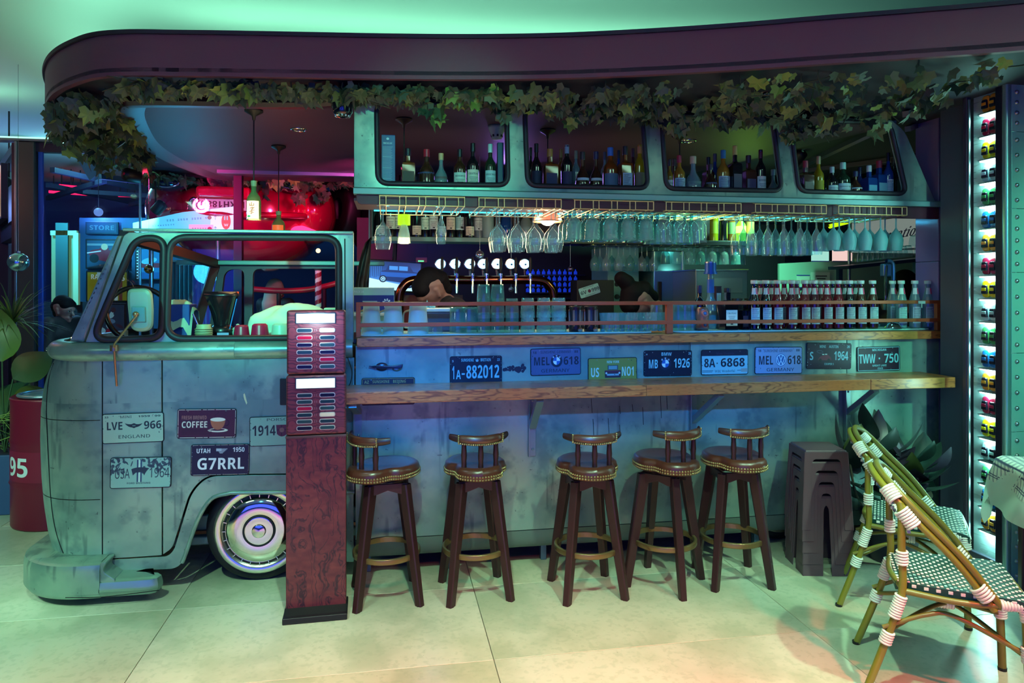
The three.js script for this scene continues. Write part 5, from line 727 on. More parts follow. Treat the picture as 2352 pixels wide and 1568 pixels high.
function bottle(label, group, pos, h, r, kind, liquid, cap, lab, o = {}) {
  const t = thing('bottle', label, 'bottle', pos, o.turn ?? 0, group), seg = kind === 'square' ? 4 : 22, f = kind === 'square' ? 1.25 : 1;
  const g = lathe([[0, 0.001], ...bottleShape[kind].map(([a, b]) => [a * r * (b < 0.68 ? f : 1), b * h])], seg); if (seg === 4) g.rotateY(Math.PI / 4);
  part(t, 'glass', seg === 4 ? crease(g, 0.5) : g, liquids[liquid]);
  const capTop = o.capH ?? 0.16; part(t, 'cap', lathe([[0, h * 1.012], [r * 0.37, h * 1.01], [r * 0.4, h * 1.0], [r * 0.4, h * (1 - capTop)], [r * 0.3, h * (1 - capTop)]], 18), M(cap, 0.4));
  if (lab !== null) {
    const [l0, l1] = o.span ?? [0.1, 0.48], mm = typeof lab === 'number' && lab < 4 ? labelMat[lab] : M(lab, 0.6);
    if (seg === 4) part(t, 'label', rbox(r * 1.5, (l1 - l0) * h, 0.002, 0.0008, 0, (l0 + l1) / 2 * h, r * 1.25 * 0.7071 + 0.001), mm);
    else part(t, 'label', new THREE.CylinderGeometry(r * 1.012, r * 1.012, (l1 - l0) * h, 22, 1, true, -1.15, 2.3).translate(0, (l0 + l1) / 2 * h, 0), mm);
  }
  return t;
}
// the four windows: [px, top y, half width px, shape, liquid, cap, label, words]
const W1 = [[937, 342, 17, 'square', 'amber', 0x1c1a24, 0x584038, 'broad amber bottle with dark stopper'], [980, 344, 18, 'squat', 'brown', 0xa82038, 0x4a4a70, 'bottle with a dripping red wax neck'], [1013, 353, 15, 'bulb', 'clear', 0xc0a878, 0x6a5a58, 'round clear bottle with a cork cap'], [1056, 344, 15, 'round', 'brown', 0x1a1420, 0, 'brown bottle with a tall cream label'], [1086, 330, 14, 'round', 'dark', 0x18121e, 2, 'dark bottle with a black capsule and low cream label'], [1126, 332, 13, 'round', 'green', 0xa8dcd4, 1, 'green bottle with a white capsule']];
const W2 = [[1219, 340, 8, 'round', 'dark', 0x1a1824, null, 'slim dark bottle hidden at the corner'], [1232, 331, 12, 'round', 'dark', 0x14141e, 0x2c3448, 'dark bottle with two tiny pale stickers'], [1263, 343, 17, 'square', 'amber', 0xa08038, 0x34385c, 'wide amber bottle with a navy label'], [1288, 344, 10, 'round', 'amber', 0xa08038, null, 'half hidden amber bottle with an ochre cap'], [1302, 334, 13, 'wine', 'dark', 0x7088a8, 0x302c50, 'dark bottle with a grey-blue capsule'], [1323, 347, 10, 'round', 'clear', 0x909878, null, 'clear bottle with a pale olive cap behind'], [1338, 350, 15, 'bulb', 'brown', 0x1a1824, 1, 'brown bottle with a large arched pale label'], [1369, 349, 14, 'bulb', 'brown', 0x202450, 0, 'dark red bottle with a violet cap'], [1389, 350, 9, 'round', 'clear', 0x34405c, null, 'slender clear bottle between two whiskies'], [1402, 340, 17, 'round', 'amber', 0x3070c0, 0x5c7488, 'amber bottle with a blue seal and grey label'], [1421, 346, 9, 'round', 'blue', 0x141828, null, 'dark blue bottle peeping out behind'], [1436, 337, 15, 'square', 'amber', 0x1c1824, 3, 'square amber bottle with a pale blue label'], [1454, 342, 10, 'round', 'rose', 0x5a2c34, null, 'reddish bottle with a maroon top'], [1469, 333, 12, 'wine', 'gold', 0xb07048, 0x8a7858, 'slim golden bottle with a copper capsule']];
const W3 = [[1538, 367, 8, 'round', 'honey', 0x30202c, 2, 'yellow-labelled bottle half behind the window rubber'], [1549, 366, 11, 'bulb', 'brown', 0x5c3838, null, 'round brown bottle with a dark lid'], [1560, 358, 13, 'round', 'honey', 0x9c2440, 3, 'honey bottle with a dark red capsule'], [1592, 360, 17, 'bulb', 'clear', 0xb0b090, 0x788c84, 'wide clear bottle with a pale cork'], [1627, 362, 11, 'square', 'brown', 0x141420, null, 'bottle with a black cap and olive band'], [1642, 354, 10, 'round', 'blue', 0x584c58, null, 'bluish bottle with a grey stopper'], [1632, 378, 14, 'squat', 'brown', 0x30242c, 0x5a6088, 'squat brown bottle with an arched mauve label'], [1661, 346, 14, 'round', 'honey', 0x2470a0, 3, 'honey bottle with a blue capsule and pale label'], [1688, 336, 13, 'square', 'dark', 0xb0a058, 0x50485c, 'tall square bottle with a yellow cork'], [1719, 358, 14, 'square', 'brown', 0x282030, 0x584868, 'mauve square bottle with a little pale tag'], [1747, 345, 11, 'wine', 'dark', 0x501c30, 0, 'dark bottle with a pale green label'], [1776, 390, 12, 'bulb', 'clear', 0x8090a0, null, 'tiny round decanter beside the window rubber']];
const W4 = [[1850, 370, 14, 'square', 'brown', 0x902838, 0x7c6c60, 'square bottle with a red cap and tan label'], [1880, 360, 11, 'round', 'gold', 0xa89868, 0xb0a018, 'slim bottle with a bright yellow label'], [1911, 384, 12, 'round', 'dark', 0xa0b0b4, 1, 'dark bottle with a white pourer'], [1936, 374, 15, 'round', 'green', 0x98c8bc, 1, 'green bottle with a mint screw cap'], [1965, 394, 13, 'squat', 'brown', 0x282c50, 3, 'squat brown bottle with a pale label'], [1975, 385, 10, 'round', 'blue', 0x1c2440, null, 'dark blue bottle behind the squat one'], [1996, 381, 13, 'square', 'blue', 0xb0c0c4, 0x6cb0c8, 'bright blue bottle with an arched pale label'], [2019, 370, 15, 'square', 'blue', 0x8c2038, 0x7cb0bc, 'blue-labelled bottle with a red stopper'], [2040, 352, 10, 'round', 'blue', 0x14141e, 3, 'tall blue bottle with a black top'], [2051, 364, 8, 'round', 'dark', 0x3a2c2c, null, 'thin dark bottle last before the window edge']];
[[W1, 'first'], [W2, 'second'], [W3, 'third'], [W4, 'fourth']].forEach(([list, nth]) => list.forEach(([p, top, hw, kind, liq, cap, lab, words], i) => {
  const behind = lab === null, z = (behind ? -0.2 : -0.1) - (i % 2) * 0.018, x = at(p, top, z).x, h = hy(p, top, z) - SHELF, r = (at(p + hw, top, z).x - at(p - hw, top, z).x) / 2;
  bottle(`${words}, in the ${nth} upper window`, 'liquor bottles in the upper windows', [x, SHELF, z], Math.max(0.12, h), r * 0.98, kind, liq, cap, lab, { turn: kind === 'square' ? 0.08 : 0, span: kind === 'bulb' ? [0.08, 0.42] : undefined });
}));
{
  const gift = (px, w, top, label, col, z) => { const a = at(px - w, top, z), b = at(px + w, top, z), t = thing('gift_box', label, 'box', [(a.x + b.x) / 2, SHELF, z], 0, undefined), h = a.y - SHELF, ww = b.x - a.x;
    part(t, 'carton', rbox(ww, h, ww, 0.003, 0, h / 2, 0), M(col, 0.4)); return [t, ww, h]; };
  const [t, w, h] = gift(892, 15.5, 312, 'tall blue whisky gift box with fine white print in the first upper window', 0x143a8c, -0.11);
  const map = canvasTex(128, 420, (x) => { x.fillStyle = '#16398a'; x.fillRect(0, 0, 128, 420); x.fillStyle = '#cfe0ec'; x.beginPath(); x.ellipse(58, 26, 14, 9, 0, 0, 6.3); x.fill(); text(x, 'MACALLAN', 58, 58, 18, 84, true, 'serif'); x.fillStyle = '#7c9cc4'; for (let i = 0; i < 34; i++) x.fillRect(10, 84 + i * 9, 96 - (i * 29 % 20), i % 9 === 8 ? 6 : 3.5); });
  part(t, 'print', box(w * 0.98, h * 0.98, 0.001, 0, h / 2, w / 2 + 0.0008), mapped(map, 0.4, 0));
  gift(1149, 7, 328, 'narrow navy gift box at the far end of the first upper window', 0x142a5c, -0.13);
}
// bottles on the hanging back shelf
const BSZ = -1.75, BSY = hy(1000, 545, BSZ + 0.1);
{
  const a = atX(852, BSZ), b = atX(1300, BSZ), c = atX(1722, BSZ), t = thing('back_shelf', 'long hanging bottle shelf behind the glass racks', 'shelf', [0, BSY, BSZ]);
  part(t, 'pale_plank', rbox(b - a, 0.035, 0.3, 0.004, (a + b) / 2, -0.018, 0), M(0x6f9488, 0.5)); part(t, 'dark_plank', rbox(c - b, 0.04, 0.3, 0.004, (b + c) / 2 + 0.002, -0.022, 0), M(0x242028, 0.4));
  part(t, 'end_panel', rbox(0.03, 0.4, 0.3, 0.004, a, 0.16, 0), M(0x5f8c98, 0.5)); part(t, 'back_panel', box(c - a, 0.42, 0.012, (a + c) / 2, 0.19, -0.15), M(0x2a1428, 0.6)); part(t, 'top_plank', rbox(c - a, 0.03, 0.3, 0.004, (a + c) / 2, 0.42, 0), M(0x2a2438, 0.6));
  part(t, 'hanger', merge([rod([a, 0.4, 0], [a, 1.1, 0], 0.01), rod([c, 0, 0], [c, 1.1, 0], 0.01), rod([b, 0.4, 0], [b, 1.1, 0], 0.01)]), mat.steel);
  const L = [[874, 'wine', 'wine', 0x14121c, 0, 'with a heart crest label'], [897, 'wine', 'wine', 0x14121c, 0, 'with a plain cream label'], [914, 'wine', 'wine', 0x2a2430, 2, 'half behind the green glow'], [957, 'wine', 'wine', 0x14121c, 2, 'with a low square label'], [977, 'wine', 'wine', 0x301020, 0, 'with a leaping stag label'], [996, 'wine', 'wine', 0x14121c, 1, 'with a wide pale label'], [1016, 'wine', 'wine', 0x2a2430, 1, 'behind the hanging flute glass'], [1035, 'round', 'dark', 0x14121c, 2, 'with small stacked labels'], [1056, 'round', 'dark', 0x1a1a2c, 3, 'with a blue shield label'], [1079, 'wine', 'dark', 0x14121c, 2, 'with a two-part cream label'], [1099, 'round', 'clear', 0x98b0a8, 1, 'of clear glass with pale label'], [1163, 'bulb', 'blue', 0x3a2438, null, 'of blue glass with a round belly'], [1208, 'bulb', 'clear', 0x8ab8b0, 1, 'of clear glass with a white shoulder'], [1606, 'round', 'clear', 0x586060, null, 'of cloudy clear glass'], [1640, 'round', 'gold', 0x302818, 0x908c18, 'with a yellow label'], [1662, 'round', 'dark', 0x141420, null, 'black, without a label'], [1679, 'round', 'amber', 0x6a3420, 0x586840, 'amber with a green label'], [1722, 'round', 'brown', 0x6a3028, 0x7a6038, 'last before the shelf end']];
  L.forEach(([p, k, liq, cap, lab, w], i) => { const z = BSZ + 0.05 + (i % 2) * 0.03; bottle(`bottle on the hanging back shelf ${w}`, 'bottles on the back shelf', [atX(p, z), BSY, z], 0.3 + (i % 3) * 0.01, k === 'bulb' ? 0.05 : 0.037, k, liq, cap, lab, { span: i % 3 === 0 ? [0.06, 0.3] : [0.2, 0.52] }); });
  const cn = thing('printed_canister', 'pale canister printed with a bearded face on the back shelf', 'canister', [atX(1121, BSZ + 0.08), BSY, BSZ + 0.08]);
  const face = canvasTex(128, 192, (x) => { x.fillStyle = '#86aaa8'; x.fillRect(0, 0, 128, 192); x.fillStyle = '#4a6068'; x.fillRect(0, 62, 128, 8); x.beginPath(); x.ellipse(64, 136, 30, 44, 0, 0, 6.3); x.fill(); x.fillStyle = '#b8d0c8'; x.beginPath(); x.ellipse(64, 102, 26, 22, 0, 0, 6.3); x.fill(); x.fillStyle = '#2c3a44'; x.fillRect(46, 92, 12, 4); x.fillRect(70, 92, 12, 4); });
  part(cn, 'body', cyl(0.046, 0.046, 0.27, 28, 0, 0.135), mapped(face, 0.5, 0.1)); part(cn, 'lid', lathe([[0, 0.31], [0.03, 0.308], [0.045, 0.29], [0.047, 0.27]], 24), M(0x88b0ac, 0.4));
  const gl = thing('glowing_bottle', 'green lit bottle standing on the dark end of the back shelf', 'lamp', [atX(1702, BSZ + 0.07), BSY, BSZ + 0.07]);
  part(gl, 'glass', lathe([[0, 0], [0.04, 0.002], [0.042, 0.1], [0.04, 0.14], [0.016, 0.18], [0.015, 0.24], [0, 0.24]], 22), glow(0x9ce020, 1.6, 0x2a4a10)); part(gl, 'core', cyl(0.0425, 0.0425, 0.06, 22, 0, 0.1, 0, true), glow(0xe8ff70, 3, 0x606020));
  lamp(0xa8ff40, 0.25, [atX(1702, BSZ), BSY + 0.1, BSZ + 0.16], 4);
}
// ---------- syrup bottles and other bottles on the bar top ----------
{
  const px = [1732, 1759, 1785, 1818, 1848, 1870, 1899, 1925, 1951, 1977, 2004, 2070, 2101, 2131], liq = ['dark', 'wine', 'red', 'rose', 'red', 'rose', 'red', 'red', 'dark', 'brown', 'brown', 'clear', 'clear', 'clear'];
  const build = (p, z, i, label) => {
    const t = thing('syrup_bottle', label, 'bottle', [atX(p, z), TOP, z], 0, 'capped syrup bottles along the bar top'), h = 0.305, r = 0.0335;
    part(t, 'glass', lathe([[0, 0.001], [r * 0.9, 0.001], [r, 0.01], [r, 0.17], [r * 0.9, 0.19], [0.0155, 0.245], [0.0145, 0.285], [0.017, 0.288]], 22), liquids[liq[i % 14]]);
    part(t, 'cap', lathe([[0, h], [0.0195, h], [0.021, h - 0.003], [0.0205, h - 0.02], [0.015, h - 0.022]], 20), M(0xc4d8d4, 0.4)); part(t, 'cap_top', cyl(0.0195, 0.0195, 0.002, 20, 0, h + 0.001), M(0xc05868, 0.5));
    part(t, 'body_label', new THREE.CylinderGeometry(r * 1.015, r * 1.015, 0.105, 20, 1, true, -1.0, 2.0).translate(0, 0.085, 0), labelMat[3]); part(t, 'neck_label', new THREE.CylinderGeometry(0.0175, 0.023, 0.04, 16, 1, true, -1.2, 2.4).translate(0, 0.238, 0), M(0xd8dcd8, 0.6)); part(t, 'neck_stripe', new THREE.CylinderGeometry(0.0182, 0.0238, 0.038, 8, 1, true, 0.0, 0.7).translate(0, 0.238, 0), M(0xd84468, 0.6));
    return t;
  };
  const say = ['deep brown', 'dark wine', 'cherry red', 'rose', 'bright red', 'pinkish', 'ruby', 'red', 'black-brown', 'tea brown', 'amber brown', 'clear', 'clear', 'clear'];
  px.forEach((p, i) => build(p, -0.075, i, `${ORD[i]} syrup bottle of the front row from the rail post, ${say[i]} filled`));
  [1747, 1772, 1801, 1830, 1860, 1885, 1912, 1940, 1965, 2050, 2145].forEach((p, i) => build(p, -0.2, i + 2, `${ORD[i]} syrup bottle of the rear row, only its cap and neck in view`));
  const z = -0.12, b = (p, top, hw, kind, l, cap, lab, words, o) => bottle(words, undefined, [atX(p, z), TOP, z], hy(p, top, z) - TOP, (at(p + hw, top, z).x - at(p - hw, top, z).x) / 2, kind, l, cap, lab, o);
  b(1607, 656, 13, 'round', 'dark', 0x1c2048, null, 'dark bottle with a navy and gold top behind the copper jar'); b(1671, 662, 18, 'square', 'dark', 0x1c1c24, 2, 'black square bottle with a cream label on the bar top', { turn: 0.1, capH: 0.1 }); b(1709, 690, 13, 'square', 'dark', 0x14141e, 0x3a2c3c, 'small dark square bottle with a red crest by the syrup row', { turn: 0.1 });
  const fl = thing('tall_flask', 'tall conical glass flask with a blue paper band and tin top', 'flask', [atX(1632, -0.24), TOP, -0.24]);
  part(fl, 'glass', lathe([[0, 0.001], [0.06, 0.002], [0.066, 0.05], [0.05, 0.14], [0.022, 0.2], [0.019, 0.36]], 24), glassMat(0x8fb8b4, 0.6)); part(fl, 'paper_band', cyl(0.0215, 0.0235, 0.085, 20, 0, 0.27), M(0x1c5aa8, 0.5)); part(fl, 'tin', merge([cyl(0.036, 0.036, 0.062, 22, 0, 0.385), cyl(0.042, 0.042, 0.012, 22, 0, 0.352)]), M(0x2458a8, 0.35, 0.3)); part(fl, 'tin_lid', cyl(0.037, 0.037, 0.008, 22, 0, 0.42), mat.steel);
  const jar = thing('painted_jar', 'copper-pink painted glass skull-like jar on the bar top', 'jar', [atX(1613, -0.075), TOP, -0.075]);
  jar.userData.label = 'copper-pink jar painted with blue flowers on the bar top'; part(jar, 'body', lathe([[0, 0.001], [0.034, 0.002], [0.04, 0.02], [0.036, 0.05], [0.03, 0.06], [0.038, 0.072], [0.041, 0.1], [0.036, 0.13], [0.03, 0.14], [0, 0.142]], 24), M(0x9c6c5c, 0.3, 0.4)); for (const [y, c] of [[0.105, 0xc86850], [0.036, 0xc86850]]) { part(jar, 'painted_petals', new THREE.TorusGeometry(0.016, 0.007, 6, 12).translate(0, y, 0.036), M(c, 0.4)); part(jar, 'painted_centre', ball(0.01, 0, y, 0.037, 10, 8), M(0x3f80b0, 0.4)); }
  const bx = thing('slim_carton', 'slim dark red carton standing behind the painted jar', 'box', [atX(1648, -0.3), TOP, -0.3]); part(bx, 'carton', rbox(0.04, 0.27, 0.04, 0.002, 0, 0.135, 0), M(0x2c1428, 0.5)); part(bx, 'print', box(0.03, 0.05, 0.001, 0, 0.2, 0.0206), M(0xa8c0c0, 0.5));
  for (const [p, k] of [[1693, 'first'], [1722, 'second']]) { const m = thing('black_mug', k + ' of two black mugs behind the small dark bottle', 'mug', [atX(p, -0.28), TOP, -0.28], 0, 'black mugs'); part(m, 'body', lathe([[0, 0.001], [0.03, 0.001], [0.034, 0.16], [0.034, 0.19], [0.03, 0.19]], 22), mat.black); part(m, 'handle', new THREE.TorusGeometry(0.022, 0.004, 6, 18, Math.PI).rotateZ(-Math.PI / 2).translate(0.034, 0.14, 0), M(0x8fb8c0, 0.3, 0.5)); }
  const bw = thing('metal_bowl', 'shiny metal bowl turned over near the rail end', 'bowl', [atX(2052, -0.045), TOP, -0.045]); part(bw, 'shell', lathe([[0.06, 0], [0.06, 0.006], [0.04, 0.032], [0.015, 0.042], [0, 0.042]], 30).scale(1, 1, 0.55), M(0x9cc0cc, 0.12, 0.95)); part(bw, 'rim', new THREE.TorusGeometry(0.06, 0.003, 6, 30).rotateX(Math.PI / 2).scale(1, 1, 0.55).translate(0, 0.003, 0), mat.steel);
  const cp = thing('price_clip', 'small pale tag clipped on the upper rail near its end', 'tag', at(2117, 694, 0.036)); part(cp, 'clip', rbox(0.05, 0.018, 0.006, 0.002), M(0x9cc0b4, 0.5)); part(cp, 'stem', box(0.006, 0.03, 0.004, 0, -0.02, 0), M(0x9cc0b4, 0.5));
}
// citrus press
{
  const z = -0.3, t = thing('citrus_press', 'blue-grey metal lever citrus press standing among the syrup bottles', 'juicer', [atX(2045, z), TOP, z]), m = M(0x4f7890, 0.25, 0.6), H0 = hy(2045, 600, z) - TOP;
  part(t, 'base', rbox(0.2, 0.02, 0.12, 0.008, -0.03, 0.01, 0), m); part(t, 'post', tube([[0.02, 0.02, 0], [0.022, H0 * 0.6, 0], [0.022, H0 - 0.03, 0], [0.0, H0, 0], [-0.03, H0 + 0.002, 0]], 0.014, 24, 10), m); part(t, 'head', rbox(0.06, 0.09, 0.05, 0.012, -0.035, H0 - 0.06, 0), m);
  part(t, 'lever', tube([[-0.05, H0 - 0.03, 0.03], [-0.075, H0 - 0.16, 0.05], [-0.06, H0 - 0.3, 0.06]], 0.007, 16, 8), mat.black); part(t, 'plunger', rod([-0.035, H0 - 0.1, 0], [-0.035, H0 - 0.28, 0], 0.009), mat.chrome); part(t, 'cup', lathe([[0.0, 0.11], [0.022, 0.11], [0.034, 0.15], [0.036, 0.155]], 20).translate(-0.035, 0, 0), mat.steel);
}
// ---------- glassware on the bar top ----------
const thinG = mat.glass, tintG = M(0xa0dcdc, 0.05, 0, { transmission: 0.8, thickness: 0, side: THREE.DoubleSide }), texG = M(0xb8e8e4, 0.12, 0, { transmission: 0.72, thickness: 0, side: THREE.DoubleSide, bumpMap: tex(128, 128, (u, v) => { const k = noise(u * 26, v * 26, 26, 5); return [k, k, k]; }, false), bumpScale: 0.004 });
function glassThing(name, label, cat, pos, group, parts) { const t = thing(name, label, cat, pos, 0, group); for (const [n, g, m] of parts) part(t, n, g, m ?? thinG); return t; }
{
  const w = (p, hw, z) => (at(p + hw, 700, z).x - at(p - hw, 700, z).x) / 2, z = -0.1;
  const nth = ['first', 'second', 'third'];
  [[853, 22], [903, 23], [960, 23]].forEach(([p, hw], i) => { const r = w(p, hw, z), h = hy(p, 700, z) - TOP; glassThing('frosted_mug', `${nth[i]} frosted glass mug from the van end, turned upside down`, 'mug', [atX(p, z), TOP, z], 'frosted mugs on the bar top', [['body', lathe([[r * 1.06, 0], [r * 1.02, 0.03], [r * 0.84, h - 0.006], [r * 0.78, h], [0, h]], 30), mat.frosted], ['base_plate', lathe([[0, h + 0.016], [r * 0.9, h + 0.016], [r * 0.92, h + 0.006], [r * 0.8, h]], 30), M(0x86a8a4, 0.4)], ['handle', tube([[-r * 0.95, 0.03, -0.01], [-r - 0.022, 0.04, -0.02], [-r - 0.022, h * 0.7, -0.02], [-r * 0.8, h * 0.82, -0.01]], 0.005, 20, 8), M(0xb0a880, 0.3, 0.4)]]); });
  glassThing('white_tub', 'white plastic tub with a rim behind the frosted mugs', 'tub', [atX(1008, -0.28), TOP, -0.28], undefined, [['body', rbox(0.2, 0.12, 0.14, 0.012, 0, 0.06, 0), M(0x5a5058, 0.5)], ['rim', rbox(0.22, 0.02, 0.16, 0.008, 0, 0.128, 0), M(0xd8e4d8, 0.5)], ['star_lid', merge([0, 1, 2, 3, 4].map((i) => new THREE.ConeGeometry(0.012, 0.05, 5).rotateZ(-1 + i * 0.5).translate(-0.07 + (i - 2) * 0.012, 0.165 - Math.abs(i - 2) * 0.006, 0))), M(0x88c8c4, 0.2)]]);
  const tumbler = (p, hw, z0, y, h, label, g, mtl, taper = 0.82, name = 'tumbler') => { const r = w(p, hw, z0); return glassThing(name, label, 'glass', [atX(p, z0), y, z0], g, [['bowl', lathe([[r, 0], [r * (1 + taper) / 2, h * 0.5], [r * taper, h - 0.012], [r * taper * 0.96, h - 0.003]], 26), mtl], ['foot', lathe([[0, h - 0.014], [r * taper * 0.9, h - 0.012], [r * taper * 0.95, h], [0, h]], 24), tintG]]); };
  tumbler(1000, 17, -0.08, TOP, 0.062, 'low clear tumbler in front of the white tub', undefined, thinG, 0.9);
  [[1052, 20], [1078, 20]].forEach(([p, hw], i) => tumbler(p, hw, -0.14, TOP, hy(p, 705, -0.14) - TOP, `${nth[i]} tall straight glass beside the white tub`, 'tall straight glasses', tintG, 0.96));
  [[1111, 3], [1143, 3], [1176, 2]].forEach(([p, n], i) => { for (let k = 0; k < n; k++) tumbler(p, 16.5, -0.12, TOP + k * 0.082, 0.115, `${['lowest', 'next to lowest', 'topmost'][n === 2 && k ? 2 : k]} glass in the ${nth[i]} stack of upturned tumblers`, 'stacked tumblers', k % 2 ? thinG : tintG, 0.84); });
  [[1212, 17], [1249, 17], [1283, 18]].forEach(([p, hw], i) => { for (let k = 0; k < 2; k++) tumbler(p, hw, -0.11, TOP + k * 0.085, 0.115, `${k ? 'upper' : 'lower'} glass in the ${nth[i]} stack of pebbled tumblers`, 'pebbled tumblers', texG, 0.84, 'pebbled_tumbler'); });
  [1322, 1357].forEach((p, i) => { const r = 0.04, t = thing('carved_mug', `${nth[i]} brown and black carved tiki-style mug amid the glasses`, 'mug', [atX(p, -0.1), TOP, -0.1], 0.2, 'carved mugs'); part(t, 'body', lathe([[0, 0.001], [r, 0.001], [r * 1.05, 0.02], [r * 0.86, 0.07], [r * 0.95, 0.14], [r, 0.148], [r * 0.9, 0.15]], 24), M(0x2a2228, 0.35)); part(t, 'carved_band', merge([0, 1, 2, 3, 4, 5].map((k) => rbox(0.012, 0.1, 0.012, 0.004, 0, 0.08, r * 0.93).rotateY(k * 1.05 + 0.3))), M(0x8a6a58, 0.4)); part(t, 'toe_panel', ball(0.016, 0.01, 0.012, r * 0.95, 12, 8), M(0xb08468, 0.4)); });
  for (let i = 0; i < 20; i++) { const row = i % 2, k = Math.floor(i / 2), p = 1385 + k * 14.6 + row * 7, zz = -0.07 - row * 0.07; glassThing('shot_glass', `${ORD[k]} shot glass of the ${row ? 'rear' : 'front'} row beside the carved mugs`, 'glass', [atX(p, zz), TOP, zz], 'shot glasses beside the carved mugs', [['bowl', lathe([[0.0165, 0], [0.0155, 0.05], [0.02, 0.078], [0.0235, 0.11]], 18), i % 3 ? thinG : tintG], ['foot', lathe([[0, 0.001], [0.0165, 0.001], [0.0165, 0.014], [0, 0.016]], 16), tintG]]); }
  [[1508, 0], [1557, 1], [1573, 2], [1590, 3]].forEach(([p, i]) => tumbler(p, 14, -0.13, TOP, 0.165, `${ORD[i]} tall ribbed tumbler around the middle rail post`, 'tall tumblers by the rail post', i % 2 ? tintG : thinG, 0.92));
}
// ---------- glass racks and hanging glasses ----------
const RY0 = 2.05, rackPx = [[872, 1067], [1100, 1289], [1320, 1501], [1530, 1702], [1735, 1898], [1926, 2083]];
{
  const stem = { wine: [[0.038, 0], [0.036, -0.003], [0.006, -0.006], [0.0045, -0.03], [0.0045, -0.085], [0.012, -0.1], [0.036, -0.13], [0.045, -0.165], [0.042, -0.2], [0.034, -0.235]], goblet: [[0.04, 0], [0.038, -0.004], [0.01, -0.008], [0.011, -0.03], [0.008, -0.045], [0.03, -0.06], [0.043, -0.085], [0.044, -0.13], [0.046, -0.165], [0.049, -0.178]], flute: [[0.036, 0], [0.034, -0.003], [0.005, -0.006], [0.0042, -0.03], [0.0042, -0.09], [0.012, -0.105], [0.028, -0.14], [0.033, -0.18], [0.034, -0.24], [0.031, -0.255]], slim: [[0.034, 0], [0.032, -0.003], [0.005, -0.006], [0.004, -0.05], [0.008, -0.075], [0.022, -0.11], [0.031, -0.15], [0.027, -0.2], [0.022, -0.215]] };
  const shape = {}; for (const k in stem) { const cut = k === 'goblet' ? 5 : 5; shape[k] = [lathe(stem[k].slice(0, cut), 22), lathe(stem[k].slice(cut - 1), 26)]; }
  const frostG = M(0x7cc0c4, 0.45, 0, { transmission: 0.25, thickness: 0, side: THREE.DoubleSide });
  const hang = (kind, p, z, label, g, mtl, s = 1) => { const t = thing('stem_glass', label, 'glass', [atX(p, z), RY0 + 0.008, z], rr(0, 6), g); part(t, 'stem', shape[kind][0], mtl); part(t, 'bowl', shape[kind][1], mtl); t.scale.setScalar(s); return t; };
  const nameOf = ['first', 'second', 'third', 'fourth', 'fifth', 'sixth'];
  const lacy = M(0xcdeee6, 0.16, 0, { transmission: 0.7, thickness: 0, side: THREE.DoubleSide });
  rackPx.forEach(([a, b], i) => {
    const z = 0.045, xa = at(a, 470, z).x, xb = at(b, 470, z).x, t = thing('glass_rack', `${nameOf[i]} gold wire glass rack from the van end`, 'rack', [0, 0, 0], 0, 'gold wire glass racks'), yt = 2.1 - 0.0, zb = -0.42, r = 0.0032;
    part(t, 'top_wire', rod([xa, yt, z], [xb, yt, z], r), mat.gold); part(t, 'bottom_wire', rod([xa, RY0, z], [xb, RY0, z], r), mat.gold);
    const n = 5, pit = (xb - xa - 0.034) / (n - 1); for (let k = 0; k < n; k++) for (const s of [0, 0.034]) { const x = xa + k * pit + s; part(t, 'wire', merge([rod([x, yt, z], [x, RY0, z], r, 6), rod([x, RY0, z], [x, RY0 - 0.004, zb], r, 6), rod([x, RY0, zb], [x, yt + 0.03, zb], r, 6)]), mat.gold); }
    part(t, 'rear_wire', merge([rod([xa, RY0 - 0.004, zb], [xb, RY0 - 0.004, zb], r), rod([xa, yt, z], [xa, yt + 0.02, -0.02], r), rod([xb, yt, z], [xb, yt + 0.02, -0.02], r)]), mat.gold);
  });
  const cols = (i) => { const [a, b] = rackPx[i], z = 0.045, xa = at(a, 470, z).x, xb = at(b, 470, z).x; return [0, 1, 2, 3, 4].map((k) => xa + 0.017 + k * (xb - xa - 0.034) / 4); };
  const pxOf = (x, z) => { const f = x * SN + (DIST - z) * CS, r = x * CS - (DIST - z) * SN; return W / 2 + F * r / f; };
  const put = (i, k, d, kind, mtl, g, words, s) => { const z = -0.03 - d * 0.1, x = cols(i)[k]; hang(kind, pxOf(x, z), z, `${words}, ${ORD[k]} channel of the ${nameOf[i]} rack, ${['front', 'second', 'third', 'fourth'][d]} in line`, g, mtl, s); };
  put(0, 0, 0, 'wine', thinG, 'hanging wine glasses', 'wine glass hanging alone', 1.05); put(0, 3, 0, 'slim', thinG, 'hanging wine glasses', 'slim tulip glass hanging alone', 1);
  for (const k of [1, 2, 3, 4]) for (let d = 0; d < 2; d++) put(1, k, d, 'wine', thinG, 'hanging wine glasses', 'large wine glass hanging upside down', 1.08);
  for (let k = 0; k < 5; k++) for (let d = 0; d < 3; d++) put(2, k, d, 'goblet', d ? tintG : texG, 'hanging goblets', 'pebbled short-stemmed goblet', 1);
  for (const k of [0, 1, 2]) for (let d = 0; d < 3; d++) put(3, k, d, 'goblet', d ? tintG : thinG, 'hanging goblets', 'smooth short-stemmed goblet', 1.06);
  for (let k = 0; k < 5; k++) for (let d = 0; d < 3; d++) put(4, k, d, 'flute', d === 1 ? tintG : thinG, 'hanging flutes', 'sparkling wine flute', 1);
  for (let k = 0; k < 5; k++) for (let d = 0; d < 2; d++) put(5, k, d, 'wine', frostG, 'frosted hanging glasses', 'frosted teal wine glass', 0.96);
  // small glasses under the dark end of the back shelf
  const y0 = BSY - 0.05; const rk = thing('rear_glass_rack', 'thin brass hooks and wires under the dark back shelf', 'rack');
